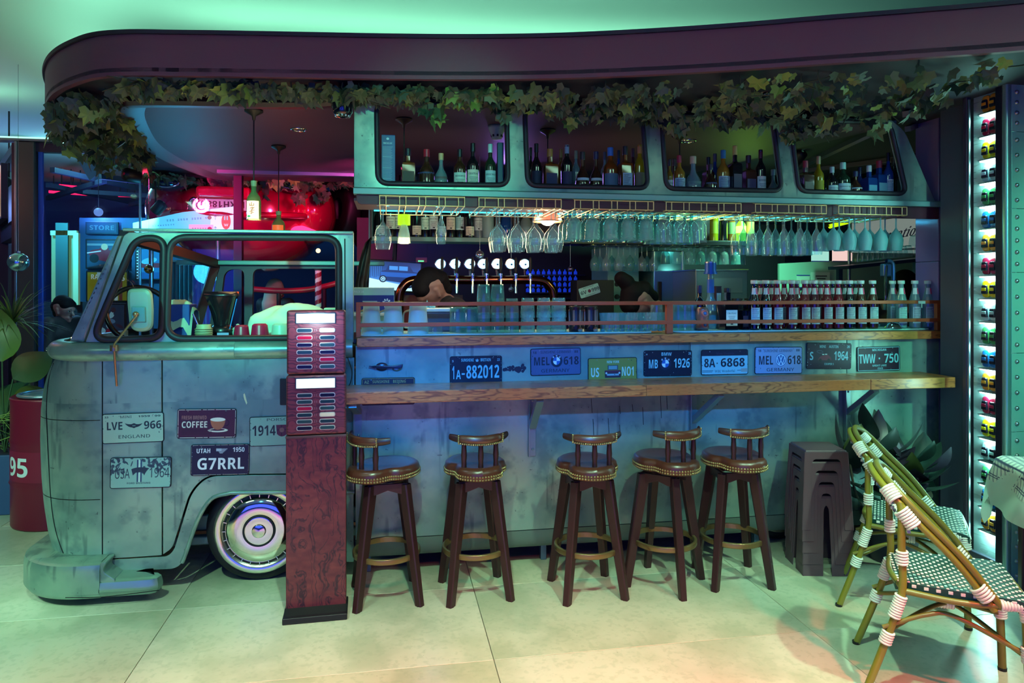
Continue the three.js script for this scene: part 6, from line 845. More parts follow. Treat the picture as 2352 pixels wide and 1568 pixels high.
  for (let i = 0; i < 14; i++) { const x = atX(1360 + i * 26, BSZ + 0.1); part(rk, 'hook', rbox(0.008, 0.04, 0.008, 0.002, x, y0 + 0.02, BSZ + 0.13), mat.brass); part(rk, 'wire', merge([rod([x - 0.025, y0, BSZ + 0.14], [x + 0.025, y0, BSZ + 0.14], 0.0025, 6), rod([x - 0.02, y0, BSZ + 0.14], [x - 0.02, y0, BSZ - 0.12], 0.0025, 6), rod([x + 0.02, y0, BSZ + 0.14], [x + 0.02, y0, BSZ - 0.12], 0.0025, 6)]), mat.steel); }
  for (let i = 0; i < 26; i++) { const row = i % 2, k = Math.floor(i / 2), z = BSZ + 0.1 - row * 0.11, kind = k < 6 ? 'wine' : 'goblet', t = thing('stem_glass', `${ORD[k]} small glass of the ${row ? 'rear' : 'front'} line under the dark back shelf`, 'glass', [atX(1366 + k * 27 + row * 12, z), y0 + 0.002, z], 0, 'small glasses under the back shelf'); part(t, 'stem', shape[kind][0], thinG); part(t, 'bowl', shape[kind][1], i % 3 ? thinG : tintG); t.scale.setScalar(k < 6 ? 0.9 : 0.85); }
}
// ---------- hanging lamps, cameras, fittings under the canopy ----------
{
  const pend = (px, cy, z, bottom, glassTop, kind, label) => {
    const top = at(px, cy, z), y = SOFFIT - 0.03, yb = hy(px, bottom, z), yt = hy(px, glassTop, z), h = yt - yb, t = thing('pendant_lamp', label, 'lamp', [top.x, yb, z]);
    part(t, 'ceiling_cup', lathe([[0, 0], [0.05, 0], [0.052, -0.012], [0.012, -0.035], [0.008, -0.06], [0, -0.06]], 20), mat.black, [0, y - yb, 0]); part(t, 'cord', rod([0, h, 0], [0, y - yb - 0.03, 0], 0.004, 6), mat.black);
    const r = kind.r;
    if (kind.jar) { part(t, 'jar', lathe([[0.6 * r, 0], [r, 0.005], [r * 0.86, h * 0.45], [r * 0.62, h * 0.8], [r * 0.3, h]], 24), M(0xd8f0e8, 0.1, 0, { transmission: 0.7, thickness: 0, side: THREE.DoubleSide })); part(t, 'glow', lathe([[0, 0.004], [r * 0.9, 0.008], [r * 0.84, h * 0.3], [0, h * 0.32]], 20), glow(kind.c, 3)); part(t, 'green_cap', cyl(r * 0.95, r * 0.95, h * 0.5, 22, 0, h * 1.15, 0, true), glow(0xa8e018, 1.2, 0x405810)); }
    else if (kind.shade) { part(t, 'shade', lathe([[r, h * 0.3], [r * 0.8, h * 0.7], [r * 0.3, h * 0.95], [0, h]], 28), M(0xf0c0a0, 0.4, 0, { emissive: 0xff9060, emissiveIntensity: 0.8, side: THREE.DoubleSide })); part(t, 'bulb', ball(r * 0.62, 0, h * 0.5, 0), glow(0xffe8d0, 6)); part(t, 'rim', new THREE.TorusGeometry(r, 0.004, 6, 30).rotateX(Math.PI / 2).translate(0, h * 0.3, 0), M(0xe0a070, 0.3, 0.4)); }
    else { part(t, 'bottle_glass', lathe([[0, 0.003], [r * 0.95, 0.004], [r, 0.02], [r, h * 0.5], [r * 0.85, h * 0.62], [r * 0.38, h * 0.74], [r * 0.34, h * 0.92]], 24), M(0xa8c890, 0.06, 0, { transmission: 0.8, thickness: 0, side: THREE.DoubleSide })); part(t, 'lit_label', new THREE.CylinderGeometry(r * 1.01, r * 1.01, h * 0.46, 20, 1, true, -1.0, 1.9).translate(0, h * 0.27, 0), kind.m); part(t, 'stopper', cyl(r * 0.42, r * 0.38, h * 0.14, 16, 0, h * 0.96), M(0x8a9c78, 0.5)); part(t, 'core', cyl(r * 0.6, r * 0.6, h * 0.4, 14, 0, h * 0.26), glow(kind.c, 1.6)); }
    lamp(kind.c, kind.p, [top.x, yb - 0.05, z], 5); return t;
  };
  const lab = canvasTex(96, 128, (x) => { x.fillStyle = '#ffe0c0'; x.fillRect(0, 0, 96, 128); x.strokeStyle = '#a05a48'; x.lineWidth = 5; x.lineCap = 'round'; const L = (...p) => { x.beginPath(); x.moveTo(p[0], p[1]); for (let i = 2; i < p.length; i += 2) x.lineTo(p[i], p[i + 1]); x.stroke(); }; L(30, 34, 30, 20); L(44, 34, 44, 12); L(58, 34, 58, 20); L(30, 34, 58, 34); L(34, 52, 60, 48, 40, 70, 62, 66); L(48, 44, 46, 92, 34, 88); L(30, 76, 58, 84); x.fillStyle = '#3a9a6a'; x.beginPath(); x.ellipse(22, 110, 14, 8, 0, 0, 6.3); x.fill(); });
  pend(583, 258, -0.3, 507, 418, { r: 0.04, c: 0xffd090, p: 0.45, m: new THREE.MeshPhysicalMaterial({ map: lab, emissive: 0xffffff, emissiveMap: lab, emissiveIntensity: 0.85, roughness: 0.5 }) }, 'hanging whisky bottle lamp with a bright paper label over the van');
  pend(640, 342, -1.35, 548, 487, { r: 0.046, c: 0xff6a20, p: 0.25, m: M(0x4a3020, 0.5, 0, { emissive: 0xff7030, emissiveIntensity: 0.8 }) }, 'hanging amber bottle lamp farther back over the van');
  pend(928, 262, -0.36, 560, 512, { r: 0.04, c: 0xffe6b0, p: 0.6, jar: true }, 'hanging jar lamp with a green upper half in the first glass rack');
  pend(1258, 266, -0.5, 525, 470, { r: 0.095, c: 0xffc090, p: 1.0, shade: true }, 'hanging lamp with a glowing salmon shade between the wine glasses');
  pend(1561, 285, -0.5, 500, 440, { r: 0.04, c: 0xd8ff90, p: 0.4, m: M(0x4a5020, 0.5, 0, { emissive: 0xc8e060, emissiveIntensity: 0.6 }) }, 'hanging bottle lamp half hidden by the short-stemmed goblets');
  const dome = (px, py, z, label) => { const q = at(px, py, z), t = thing('dome_camera', label, 'camera', [q.x, q.y, z]); part(t, 'bowl', lathe([[0.0, -0.062], [0.035, -0.055], [0.052, -0.03], [0.056, 0.03], [0.05, 0.09], [0, 0.1]], 28), M(0x0b0f1c, 0.05, 0, { clearcoat: 1 })); part(t, 'led_ring', merge(Array.from({ length: 12 }, (_, i) => ball(0.006, Math.cos(i * 0.524) * 0.036, -0.05, Math.sin(i * 0.524) * 0.036, 8, 6))), M(0xb8d8d8, 0.1, 0.6)); part(t, 'mount', rod([0, 0.09, 0], [0, Math.max(0.12, SOFFIT - q.y), 0], 0.02), mat.black); };
  dome(787, 245, 0.1, 'black glass dome camera hanging by the upper cabinet corner'); dome(1757, 200, 0.32, 'dark blue glass dome camera half buried in ivy');
  const sd = thing('smoke_detector', 'white cone-shaped ceiling detector seen in the first upper window', 'detector', [at(1141, 305, -0.45).x, SOFFIT - 0.03, -0.45]); part(sd, 'base', lathe([[0, 0], [0.055, 0], [0.052, -0.02], [0.04, -0.05], [0.03, -0.085], [0, -0.088]], 24), M(0x9cc4a8, 0.5)); part(sd, 'slots', merge([0, 1, 2, 3, 4, 5, 6, 7].map((i) => box(0.012, 0.014, 0.004, 0, -0.066, 0.0355).rotateY(i * 0.785))), mat.black);
}
// ---------- behind the bar ----------
{
  const z = -1.4, A = at(917, 700, z), B = at(1272, 700, z), yTop = hy(1090, 643, z), t = thing('beer_tower', 'polished copper pipe beer tower bridging the back counter with seven taps', 'beer tap');
  const y0 = 1.28; part(t, 'pipe', tube([[A.x, y0, z], [A.x, yTop - 0.14, z], [A.x + 0.03, yTop - 0.05, z], [A.x + 0.13, yTop, z], [(A.x + B.x) / 2, yTop, z], [B.x - 0.13, yTop, z], [B.x - 0.03, yTop - 0.05, z], [B.x, yTop - 0.14, z], [B.x, y0, z]], 0.034, 120, 18, false, 0.4), mat.copper);
  part(t, 'flange', merge([cyl(0.06, 0.06, 0.02, 20, A.x, y0 + 0.01, z), cyl(0.06, 0.06, 0.02, 20, B.x, y0 + 0.01, z)]), mat.copper);
  part(t, 'collar', merge([cyl(0.04, 0.04, 0.03, 20, A.x, yTop - 0.17, z), cyl(0.04, 0.04, 0.03, 20, B.x, yTop - 0.17, z)]), mat.brass);
  [1014, 1047, 1083, 1115, 1147, 1181, 1214].forEach((p) => { const x = atX(p, z), tp = part(t, 'tap', merge([rod([x, yTop, z + 0.03], [x, yTop, z + 0.075], 0.012), rod([x, yTop + 0.02, z + 0.07], [x, yTop - 0.1, z + 0.085], 0.009), cyl(0.014, 0.014, 0.04, 12, x, yTop + 0.03, z + 0.07)]), mat.chrome); part(tp, 'tap_handle', lathe([[0.006, 0], [0.011, 0.03], [0.012, 0.09], [0.008, 0.12], [0, 0.125]], 12).translate(x, yTop + 0.05, z + 0.07), mat.black); });
  [997, 1012, 1045, 1079, 1109, 1141, 1173, 1205].slice(1).forEach((p, i) => { const q = at(p, 606, z - 0.05), d = thing('lit_badge', `${ORD[i]} round blue-white lit badge behind the beer taps`, 'lamp', q, 0, 'lit badges behind the taps'); part(d, 'rim', new THREE.TorusGeometry(0.04, 0.006, 8, 26), mat.chrome); part(d, 'face', cyl(0.039, 0.039, 0.01, 26).rotateX(Math.PI / 2), glow(0xa8f0ff, 2.6)); part(d, 'mark', box(0.014, 0.012, 0.002, 0.006, -0.004, 0.007), M(0x2a5ab0, 0.4)); part(d, 'stalk', rod([0, -0.045, 0], [0, yTop - q.y + 0.03, 0.03], 0.008), mat.chrome); });
  const bc = thing('back_counter', 'dark counter behind the bartenders carrying the beer tower', 'counter'), X0 = atX(830, -1.5), X1 = atX(2140, -1.6), CZ = -1.5;
  part(bc, 'worktop', rbox(X1 - X0, 0.04, 0.55, 0.006, (X0 + X1) / 2, y0 - 0.02, CZ), M(0x2a1a2a, 0.3)); part(bc, 'front', box(X1 - X0 - 0.05, y0 - 0.04, 0.45, (X0 + X1) / 2, (y0 - 0.04) / 2, CZ), M(0x241020, 0.6)); part(bc, 'splash_panel', box(atX(1070, -1.5) - atX(920, -1.5), 0.26, 0.02, (atX(1070, -1.5) + atX(920, -1.5)) / 2, y0 + 0.13, -1.74), M(0x5c1428, 0.5));
  // television with a driving off-road car
  const tvz = -2.5, tq = at(905, 634, tvz), tw = at(968, 640, tvz).x - at(846, 640, tvz).x, th = hy(905, 603, tvz) - hy(905, 668, tvz);
  const pic = canvasTex(512, 288, (x) => { const g = x.createLinearGradient(0, 0, 0, 288); g.addColorStop(0, '#0c2c66'); g.addColorStop(0.5, '#1c5cb8'); g.addColorStop(1, '#8cd0ff'); x.fillStyle = g; x.fillRect(0, 0, 512, 288); x.fillStyle = '#b8ecff'; x.beginPath(); x.moveTo(0, 170); x.lineTo(512, 262); x.lineTo(512, 288); x.lineTo(0, 288); x.fill(); for (let i = 0; i < 16; i++) { x.fillStyle = i % 2 ? '#123a78' : '#2c74c0'; x.fillRect(i * 9, rr(0, 20), 5, 150); } x.fillStyle = '#12306c'; x.beginPath(); x.moveTo(120, 150); x.lineTo(130, 96); x.lineTo(176, 84); x.lineTo(196, 30); x.lineTo(400, 26); x.lineTo(440, 90); x.lineTo(512, 100); x.lineTo(512, 226); x.lineTo(130, 188); x.fill(); x.fillStyle = '#3f8ce0'; x.fillRect(206, 42, 84, 40); x.fillRect(300, 40, 86, 44); x.fillStyle = '#1c58b4'; x.fillRect(126, 106, 386, 46); for (const [cx, cy, r] of [[150, 176, 36], [404, 204, 56]]) { disc(x, cx, cy, r, '#0a1c40'); disc(x, cx, cy, r * 0.66, '#9cdcff'); disc(x, cx, cy, r * 0.5, '#12386c'); for (let k = 0; k < 5; k++) { x.strokeStyle = '#b8e8ff'; x.lineWidth = r * 0.14; x.beginPath(); x.moveTo(cx, cy); x.lineTo(cx + Math.cos(k * 1.257) * r * 0.6, cy + Math.sin(k * 1.257) * r * 0.6); x.stroke(); } } });
  const tv = thing('television', 'television showing a blue off-road car on snow behind the taps', 'television', tq, 0.1); tv.rotation.z = -0.05; part(tv, 'housing', rbox(tw + 0.03, th + 0.03, 0.04, 0.006, 0, 0, -0.022), mat.black); part(tv, 'screen', box(tw, th, 0.004, 0, 0, 0.002), new THREE.MeshPhysicalMaterial({ color: 0x050505, emissive: 0xffffff, emissiveMap: pic, emissiveIntensity: 1.3, roughness: 0.3 })); part(tv, 'bracket', rod([0, th / 2, -0.03], [0, 3.1 - tq.y, -0.05], 0.02), mat.black);
  const em = thing('exit_box', 'small magenta box light with a green strip above the television', 'light', at(968, 597, -2.4)); part(em, 'case', rbox(0.1, 0.045, 0.03, 0.004), M(0x8c1c48, 0.4)); part(em, 'strip', box(0.05, 0.012, 0.004, -0.005, -0.01, 0.016), glow(0x60ffa0, 1.5)); part(em, 'hanger', rod([0.05, 0.02, 0], [0.05, 3.1 - em.position.y, 0], 0.004), mat.dark);
  const ct = thing('white_carton', 'white carton with a navy band and cog emblem beside the rear van post', 'box', [(at(812, 690, -0.42).x + at(905, 690, -0.42).x) / 2, TOP, -0.36]);
  const cw = at(905, 690, -0.42).x - at(812, 690, -0.42).x, chh = hy(860, 660, -0.42) - TOP; const cp = canvasTex(256, 128, (x) => { x.fillStyle = '#aed0c4'; x.fillRect(0, 0, 256, 128); x.fillStyle = '#1c2a7c'; x.fillRect(0, 38, 256, 90); x.fillStyle = '#d4e4e4'; x.font = 'bold 16px sans-serif'; x.fillText('PACK 24', 8, 24); x.fillRect(62, 70, 90, 3); x.fillRect(62, 80, 78, 3); x.fillRect(62, 90, 84, 3); x.strokeStyle = '#d4e4e4'; x.lineWidth = 4; x.beginPath(); x.arc(210, 82, 16, 0, 6.3); x.stroke(); for (let i = 0; i < 9; i++) disc(x, 210 + Math.cos(i * 0.7) * 22, 82 + Math.sin(i * 0.7) * 22, 5, '#d4e4e4'); disc(x, 210, 82, 8, '#d4e4e4'); });
  part(ct, 'carton', rbox(cw, chh, 0.22, 0.004, 0, chh / 2, 0), M(0xb4d4c8, 0.6)); part(ct, 'print', box(cw * 0.99, chh * 0.52, 0.001, 0, chh * 0.72, 0.111), mapped(cp, 0.5, 0)); part(ct, 'lid_plate', rbox(cw + 0.03, 0.015, 0.1, 0.003, 0.01, chh * 0.4, 0.13), mat.white);
  const bb = thing('black_box', 'black speaker box on the back counter carrying a tilted plate', 'box', [at(1354, 700, -1.45).x, y0, -1.45]); part(bb, 'cabinet', rbox(0.3, hy(1350, 642, -1.1) - y0, 0.2, 0.006, 0.02, (hy(1350, 642, -1.1) - y0) / 2, 0), M(0x14121c, 0.5)); part(bb, 'pale_edge', rbox(0.02, 0.19, 0.02, 0.003, -0.14, 0.095, 0.1), M(0x6a9c9c, 0.4));
  const cab = (name, label, x0, x1, yt, z0, m, cat, extra) => { const a = at(x0, 690, z0), b = at(x1, 690, z0), h = hy(x0, yt, z0) - (name === 'coffee_machine' ? y0 : 0), c = thing(name, label, cat, [(a.x + b.x) / 2, 0, z0 - 0.25]); part(c, 'body', rbox(b.x - a.x, h, 0.5, 0.01, 0, h / 2, 0), m); extra?.(c, b.x - a.x, h); return c; };
  const steelM = M(0x6f9c9c, 0.3, 0.7, { roughnessMap: brushRough });
  cab('control_cabinet', 'pale green metal cabinet with black knobs beside the bent bartender', 1396, 1468, 565, -1.9, M(0x6fa8a0, 0.4), 'cabinet', (c, w, h) => { part(c, 'knob', merge([[-0.06, 1.63], [0.04, 1.63], [-0.06, 1.52], [0.04, 1.52]].map(([x, y]) => cyl(0.02, 0.022, 0.02, 14).rotateX(Math.PI / 2).translate(x, y, 0.26))), mat.black); part(c, 'door_line', box(w - 0.02, 0.004, 0.004, 0, 1.75, 0.251), mat.seam); });
  cab('tall_fridge', 'tall stainless fridge behind the second bartender', 1502, 1568, 575, -1.7, steelM, 'fridge', (c, w, h) => { part(c, 'edge', rbox(0.02, h, 0.03, 0.005, w / 2, h / 2, 0.25), mat.steel); part(c, 'handle', rbox(0.02, 0.3, 0.03, 0.006, -w / 2 + 0.05, 1.5, 0.265), mat.dark); });
  cab('coffee_machine', 'stainless box machine with a vertical highlight behind the flask', 1598, 1718, 620, -1.25, M(0x6c8488, 0.35, 0.35), 'machine', (c, w, h) => { c.position.y = y0; part(c, 'top_tray', rbox(w + 0.01, 0.015, 0.52, 0.004, 0, h, 0), mat.steel); part(c, 'front_plate', rbox(w * 0.55, 0.12, 0.01, 0.003, 0.05, h - 0.12, 0.253), M(0x7c8c8c, 0.3, 0.4)); });
  // kitchen wall, notices and shelves at the far end
  const kw = thing('kitchen_wall_panel', 'pale green kitchen wall panel seen past the syrup bottles', 'panel'), kz = -2.6; part(kw, 'panel', slab(roundPoly(px2([[1790, 605], [2170, 585], [2170, 760], [1790, 760]], kz), 0.005), 0.03, kz), M(0x8fb8a4, 0.6)); part(kw, 'lower_panel', box(2.6, 1.2, 0.03, at(1990, 700, kz).x, 0.6, kz), M(0x4a5c58, 0.7));
  for (const [x0, x1, ya, yb, k] of [[1862, 1906, 625, 668, 'printed white notice with dark lines on the kitchen wall'], [1830, 1860, 632, 660, 'small pale notice pinned beside the larger one'], [1864, 1904, 576, 600, 'pale lit panel, first of two under the frosted glasses'], [1912, 1957, 574, 600, 'pinkish lit panel, second of two under the frosted glasses']]) { const zz = k.includes('lit') ? -2.3 : kz + 0.035, a = at(x0, ya, zz), b = at(x1, yb, zz), w = b.x - a.x, h = a.y - b.y, n = thing('notice', k, 'notice', [(a.x + b.x) / 2, (a.y + b.y) / 2, zz]); if (k.includes('lit')) part(n, 'hanger', rod([0, h / 2, -0.004], [0, 2.74 - (a.y + b.y) / 2, -0.004], 0.004), mat.dark); part(n, 'sheet', box(w, h, 0.006, 0, 0, -0.003), k.includes('lit') ? glow(k.includes('pink') ? 0xffd8d0 : 0xa8e8d8, 0.9) : M(0xb8d4c4, 0.6)); if (k.includes('printed')) part(n, 'print', merge([0, 1, 2, 3, 4].map((i) => box(w * (0.6 - (i % 2) * 0.15), h * 0.05, 0.001, w * 0.05, h * (0.3 - i * 0.15), 0.0008))), mat.black); else part(n, 'border', merge([box(w, 0.008, 0.01, 0, h / 2, 0), box(w, 0.008, 0.01, 0, -h / 2, 0)]), M(0x1c2c9c, 0.4)); }
  const fr = thing('steel_rack', 'dark steel two-tier rack carrying rows of upturned glasses', 'rack'), rz = -1.9, ys = hy(2050, 590, rz), ym = hy(1960, 612, rz); const fm = M(0x3c4866, 0.35, 0.6);
  part(fr, 'shelf', beamBetween(at(1925, 615, rz), at(2165, 590, rz), 0.3, 0.03), fm); part(fr, 'post', merge([beamBetween(at(1928, 618, rz), at(1928, 700, rz), 0.04, 0.04), beamBetween(at(2105, 598, rz), at(2105, 690, rz), 0.05, 0.04)]), fm); part(fr, 'top_shelf', beamBetween(at(2090, 571, rz - 0.1), at(2165, 571, rz - 0.1), 0.25, 0.012), fm); part(fr, 'post_low', merge([rod([at(1928, 700, rz).x, 0, rz], at(1928, 700, rz), 0.02), rod([at(2105, 690, rz).x, 0, rz], at(2105, 690, rz), 0.02)]), fm);
  for (let i = 0; i < 16; i++) { const p = 1968 + i * 11.8, top = i > 10 && i % 2, q = top ? at(p, 566, rz - 0.1) : at(p, 606 - (p - 1925) * 0.105, rz + 0.02); const g = thing('upturned_glass', `${ORD[i]} upturned glass along the steel rack, ${top ? 'on the upper wire' : 'on the main shelf'}`, 'glass', q, 0, 'upturned glasses on the steel rack'); part(g, 'bowl', lathe([[0.042, 0.0], [0.04, 0.04], [0.032, 0.085], [0.024, 0.1]], 18), thinG); part(g, 'foot', lathe([[0, 0.104], [0.026, 0.104], [0.026, 0.098], [0, 0.096]], 16), tintG); }
  const sg = thing('script_sign', 'pale lit sign board with flowing dark script lettering at the kitchen end', 'sign', [0, 0, 0]); const sgm = canvasTex(512, 256, (x) => { const g = x.createLinearGradient(0, 0, 512, 0); g.addColorStop(0, '#ffe4dc'); g.addColorStop(0.4, '#d8e4d8'); g.addColorStop(1, '#48545c'); x.fillStyle = '#b4c4bc'; x.fillRect(0, 0, 512, 256); x.save(); x.translate(20, 210); x.rotate(-0.24); x.transform(1, 0, -0.5, 1, 0, 0); x.fillStyle = '#1c2230'; x.font = 'bold italic 92px serif'; x.fillText('International', 50, 0, 420); x.restore(); });
  const sa = at(1955, 500, -2.2), sb = at(2145, 582, -2.2); part(sg, 'post', merge([sa, sb].map((q) => rod([q.x, 0, -2.23], [q.x, sa.y, -2.23], 0.015))), mat.steel); part(sg, 'board', box(sb.x - sa.x, sa.y - sb.y, 0.02, (sa.x + sb.x) / 2, (sa.y + sb.y) / 2, -2.2), M(0x9fb4ac, 0.5)); part(sg, 'lettering', box(sb.x - sa.x, sa.y - sb.y, 0.002, (sa.x + sb.x) / 2, (sa.y + sb.y) / 2, -2.187), new THREE.MeshPhysicalMaterial({ map: sgm, roughness: 0.5, emissive: 0xffffff, emissiveMap: sgm, emissiveIntensity: 0.35 }));
  const yl = thing('lime_tube_light', 'lime green tube light slanting behind the flutes', 'light'), ya = at(1905, 520, -2.0), yb2 = at(1952, 508, -2.0); part(yl, 'hanger', rod(ya, ya.clone().setY(2.74), 0.004), mat.dark); part(yl, 'tube', rod(ya, yb2, 0.02, 12), glow(0xb8e010, 1.3)); part(yl, 'housing', beamBetween(at(1880, 520, -2.03), at(1985, 492, -2.03), 0.05, 0.05), mat.dark);
  const ks = thing('copper_still', 'small copper still with a finial at the kitchen end', 'still', at(2146, 690, -1.4)); part(ks, 'dome', lathe([[0, 0], [0.05, 0], [0.055, 0.05], [0.03, 0.1], [0.01, 0.12], [0.012, 0.15], [0, 0.17]], 22), mat.copper); part(ks, 'stand', lathe([[0.04, 0], [0.05, -0.25], [0, -0.25]], 16), mat.dark);
  const dk = thing('back_cabinet', 'dark rear cabinet wall with faint blue-lit shelves', 'cabinet'); const dz = -3.3, xa = atX(820, dz), xb = atX(1800, dz); part(dk, 'back', box(xb - xa, 2.3, 0.05, (xa + xb) / 2, 1.15, dz), M(0x140f1e, 0.6)); for (const py of [632, 646, 659, 672, 685]) part(dk, 'shelf', box(atX(1335, dz) - atX(1205, dz), 0.012, 0.12, (atX(1335, dz) + atX(1205, dz)) / 2, hy(1270, py, dz), dz + 0.1), M(0x1a1c48, 0.4));
  for (let r = 0; r < 4; r++) for (let i = 0; i < 10; i++) { const q = at(1212 + i * 12.2, 632 + [0, 14, 27, 40][r], dz + 0.1), g = thing('miniature_bottle', `${ORD[i]} tiny blue-lit bottle on the ${ORD[r]} shelf of the rear cabinet`, 'bottle', [q.x, q.y + 0.006, dz + 0.1], 0, 'blue-lit miniatures in the rear cabinet'); part(g, 'glass', lathe([[0, 0], [0.018, 0], [0.018, 0.03], [0.006, 0.042], [0.006, 0.055], [0, 0.055]], 10), M(0x2c50c8, 0.1, 0, { emissive: 0x1c48ff, emissiveIntensity: 0.35 })); }  // blue light on these bottles is put in as their own glow
  const bk = thing('black_flag', 'black cloth pennant hanging behind the rear van post', 'cloth'); { const rows = []; for (let i = 0; i <= 10; i++) { const k = i / 10, l = at(851 - 36 * Math.sqrt(k), 545 + 115 * k, -1.0), r = at(853 - 6 * k, 545 + 115 * k, -1.0), row = []; for (let j = 0; j <= 6; j++) { const q = l.clone().lerp(r, j / 6); q.z += 0.03 * Math.sin(j * 1.7 + k * 3); row.push(q); } rows.push(row); } part(bk, 'cloth', grid(rows), M(0x0c0b14, 0.6, 0, { side: THREE.DoubleSide })); part(bk, 'pole', rod(at(852, 545, -1.0), at(852, 545, -1.0).setY(2.62), 0.006), mat.black); }
}
for (const [px, py, z, r, c, words] of [[42, 602, -2.0, 0.072, 0xa8d0d0, 'silver glass ball hanging by the corner post'], [1102, 585, -1.5, 0.034, 0xb8b8c8, 'silver ball hanging above the beer tower'], [1174, 664, -1.6, 0.022, 0xd8e8e8, 'small white ball hanging below the beer tower pipe'], [1310, 618, -1.7, 0.024, 0x9880a8, 'small mirrored ball hanging at the end of the beer tower'], [342, 618, -2.15, 0.035, 0xb09860, 'gold ball hanging in the van quarter window']]) { const q = at(px, py, z), t = thing('hanging_bauble', words, 'bauble', q); part(t, 'ball', ball(r, 0, 0, 0, 26, 18), M(c, 0.12, 0.85)); part(t, 'cap', cyl(r * 0.2, r * 0.2, r * 0.25, 10, 0, r * 1.05), mat.steel); part(t, 'thread', rod([0, r, 0], [0, (px < 100 ? 3.305 : 2.635) - q.y, 0], 0.0015, 5), mat.steel); }
// ---------- glass wall, shop front and what stands behind it ----------
{
  const z = -2.85, g = thing('glass_partition', 'dark framed glass partition beside and behind the van', 'partition'), fm = M(0x3a2c3c, 0.4, 0.4), xa = at(78, 700, z).x, xb = at(548, 700, z).x, top = 2.86;
  part(g, 'corner_post', rbox(0.14, top, 0.14, 0.006, xa - 0.04, top / 2, z), M(0x54504c, 0.35, 0.4)); part(g, 'silver_edge', rbox(0.02, top, 0.02, 0.004, xa - 0.11, top / 2, z + 0.07), mat.steel); part(g, 'post', rbox(0.075, top, 0.08, 0.005, xb, top / 2, z), M(0x2a2440, 0.4, 0.3)); part(g, 'blue_edge', rbox(0.035, top, 0.03, 0.004, xa + 0.065, top / 2, z + 0.02), M(0x2c50b8, 0.3, 0.3));
  part(g, 'head_rail', rbox(xb - xa, 0.08, 0.08, 0.004, (xa + xb) / 2, top - 0.04, z), fm); part(g, 'mullion', rbox(0.014, top, 0.03, 0.003, at(322, 500, z).x, top / 2, z), M(0x8cc4d0, 0.25, 0.6));
  const xm = at(322, 500, z).x; for (const [a, b] of [[xa, xm], [xm, xb]]) part(g, 'pane', box(b - a - 0.02, top - 0.1, 0.006, (a + b) / 2, top / 2, z), mat.pane);
  // side run of the shop front, going back and away
  const s = thing('steel_storefront', 'dark steel shop front frame running away from the corner post', 'shop front'), P0 = V(xa - 0.1, 0, z), P1 = V(xa - 1.6, 0, z - 2.6), at2 = (k, y) => P0.clone().lerp(P1, k).setY(y);
  part(s, 'head_rail', beamBetween(at2(0, 2.84), at2(1, 2.84), 0.1, 0.08), M(0x6c7a6c, 0.4, 0.3)); part(s, 'middle_rail', beamBetween(at2(0, 2.13), at2(1, 2.13), 0.08, 0.15), fm); for (const k of [0.02, 0.5, 1]) part(s, 'post', rbox(0.1, top, 0.1, 0.005, at2(k, 0).x, top / 2, at2(k, 0).z), fm);
  const pic = canvasTex(512, 256, (x) => { x.fillStyle = '#ffe6dc'; x.fillRect(0, 0, 512, 256); for (let i = 0; i < 26; i++) { const cx = rr(10, 500), h = rr(90, 220), w = rr(20, 34); x.fillStyle = pick(['#8a9a4c', '#6c8440', '#a8945c', '#c06a68']); x.beginPath(); x.ellipse(cx, 256 - h / 2, w, h / 2 + 10, 0, 0, 6.3); x.fill(); x.fillStyle = '#d8586c'; x.beginPath(); x.ellipse(cx, 256 - h, w * 0.8, 26, 0, 0, 6.3); x.fill(); x.fillStyle = '#2c2c2c'; if (i % 3 === 0) x.fillRect(cx - 8, 200 - h / 3, 16, 16); } });
  const lb = thing('backlit_picture', 'backlit picture of pink-topped cactuses above the shop front rail', 'picture', at2(0.36, 2.47)); lb.rotation.y = Math.atan2(P1.z - P0.z, P0.x - P1.x); lb.position.x -= 0.11; lb.position.z += 0.06; part(lb, 'box', rbox(1.5, 0.5, 0.05, 0.005, 0, 0, -0.03), fm); part(lb, 'print', box(1.46, 0.46, 0.004, 0, 0, 0), new THREE.MeshPhysicalMaterial({ map: pic, emissive: 0xffffff, emissiveMap: pic, emissiveIntensity: 0.8, roughness: 0.5 }));
  area(LIGHT.up, 9, 1.6, 0.08, [xa - 0.9, 2.93, z + 0.05], [xa - 0.9, 5, z + 0.04]); part(g, 'cove_strip', box(2.2, 0.01, 0.06, xa - 0.9, 2.9, z + 0.02), glow(LIGHT.up, 1.5)); part(g, 'cove_tray', box(2.3, 0.02, 0.12, xa - 0.95, 2.875, z + 0.02), mat.steel);  // cove strip placed to light the ceiling beside the partition
  lamp(0xff9a80, 1.3, [xa - 0.9, 2.55, z + 0.9], 6);  // unseen warm lamp, placed to give the ceiling here its pink tone
  const lx = thing('unseen_warm_lamp', 'unseen warm pink glowing ceiling lamp by the shop front', 'lamp', [xa - 0.9, 2.62, z + 0.9]); part(lx, 'bowl', lathe([[0, -0.06], [0.1, -0.05], [0.15, 0], [0.14, 0.02]], 24), glow(0xffb8a0, 1.5)); part(lx, 'stem', rod([0, 0, 0], [0, 0.28, 0], 0.01), mat.steel);
}
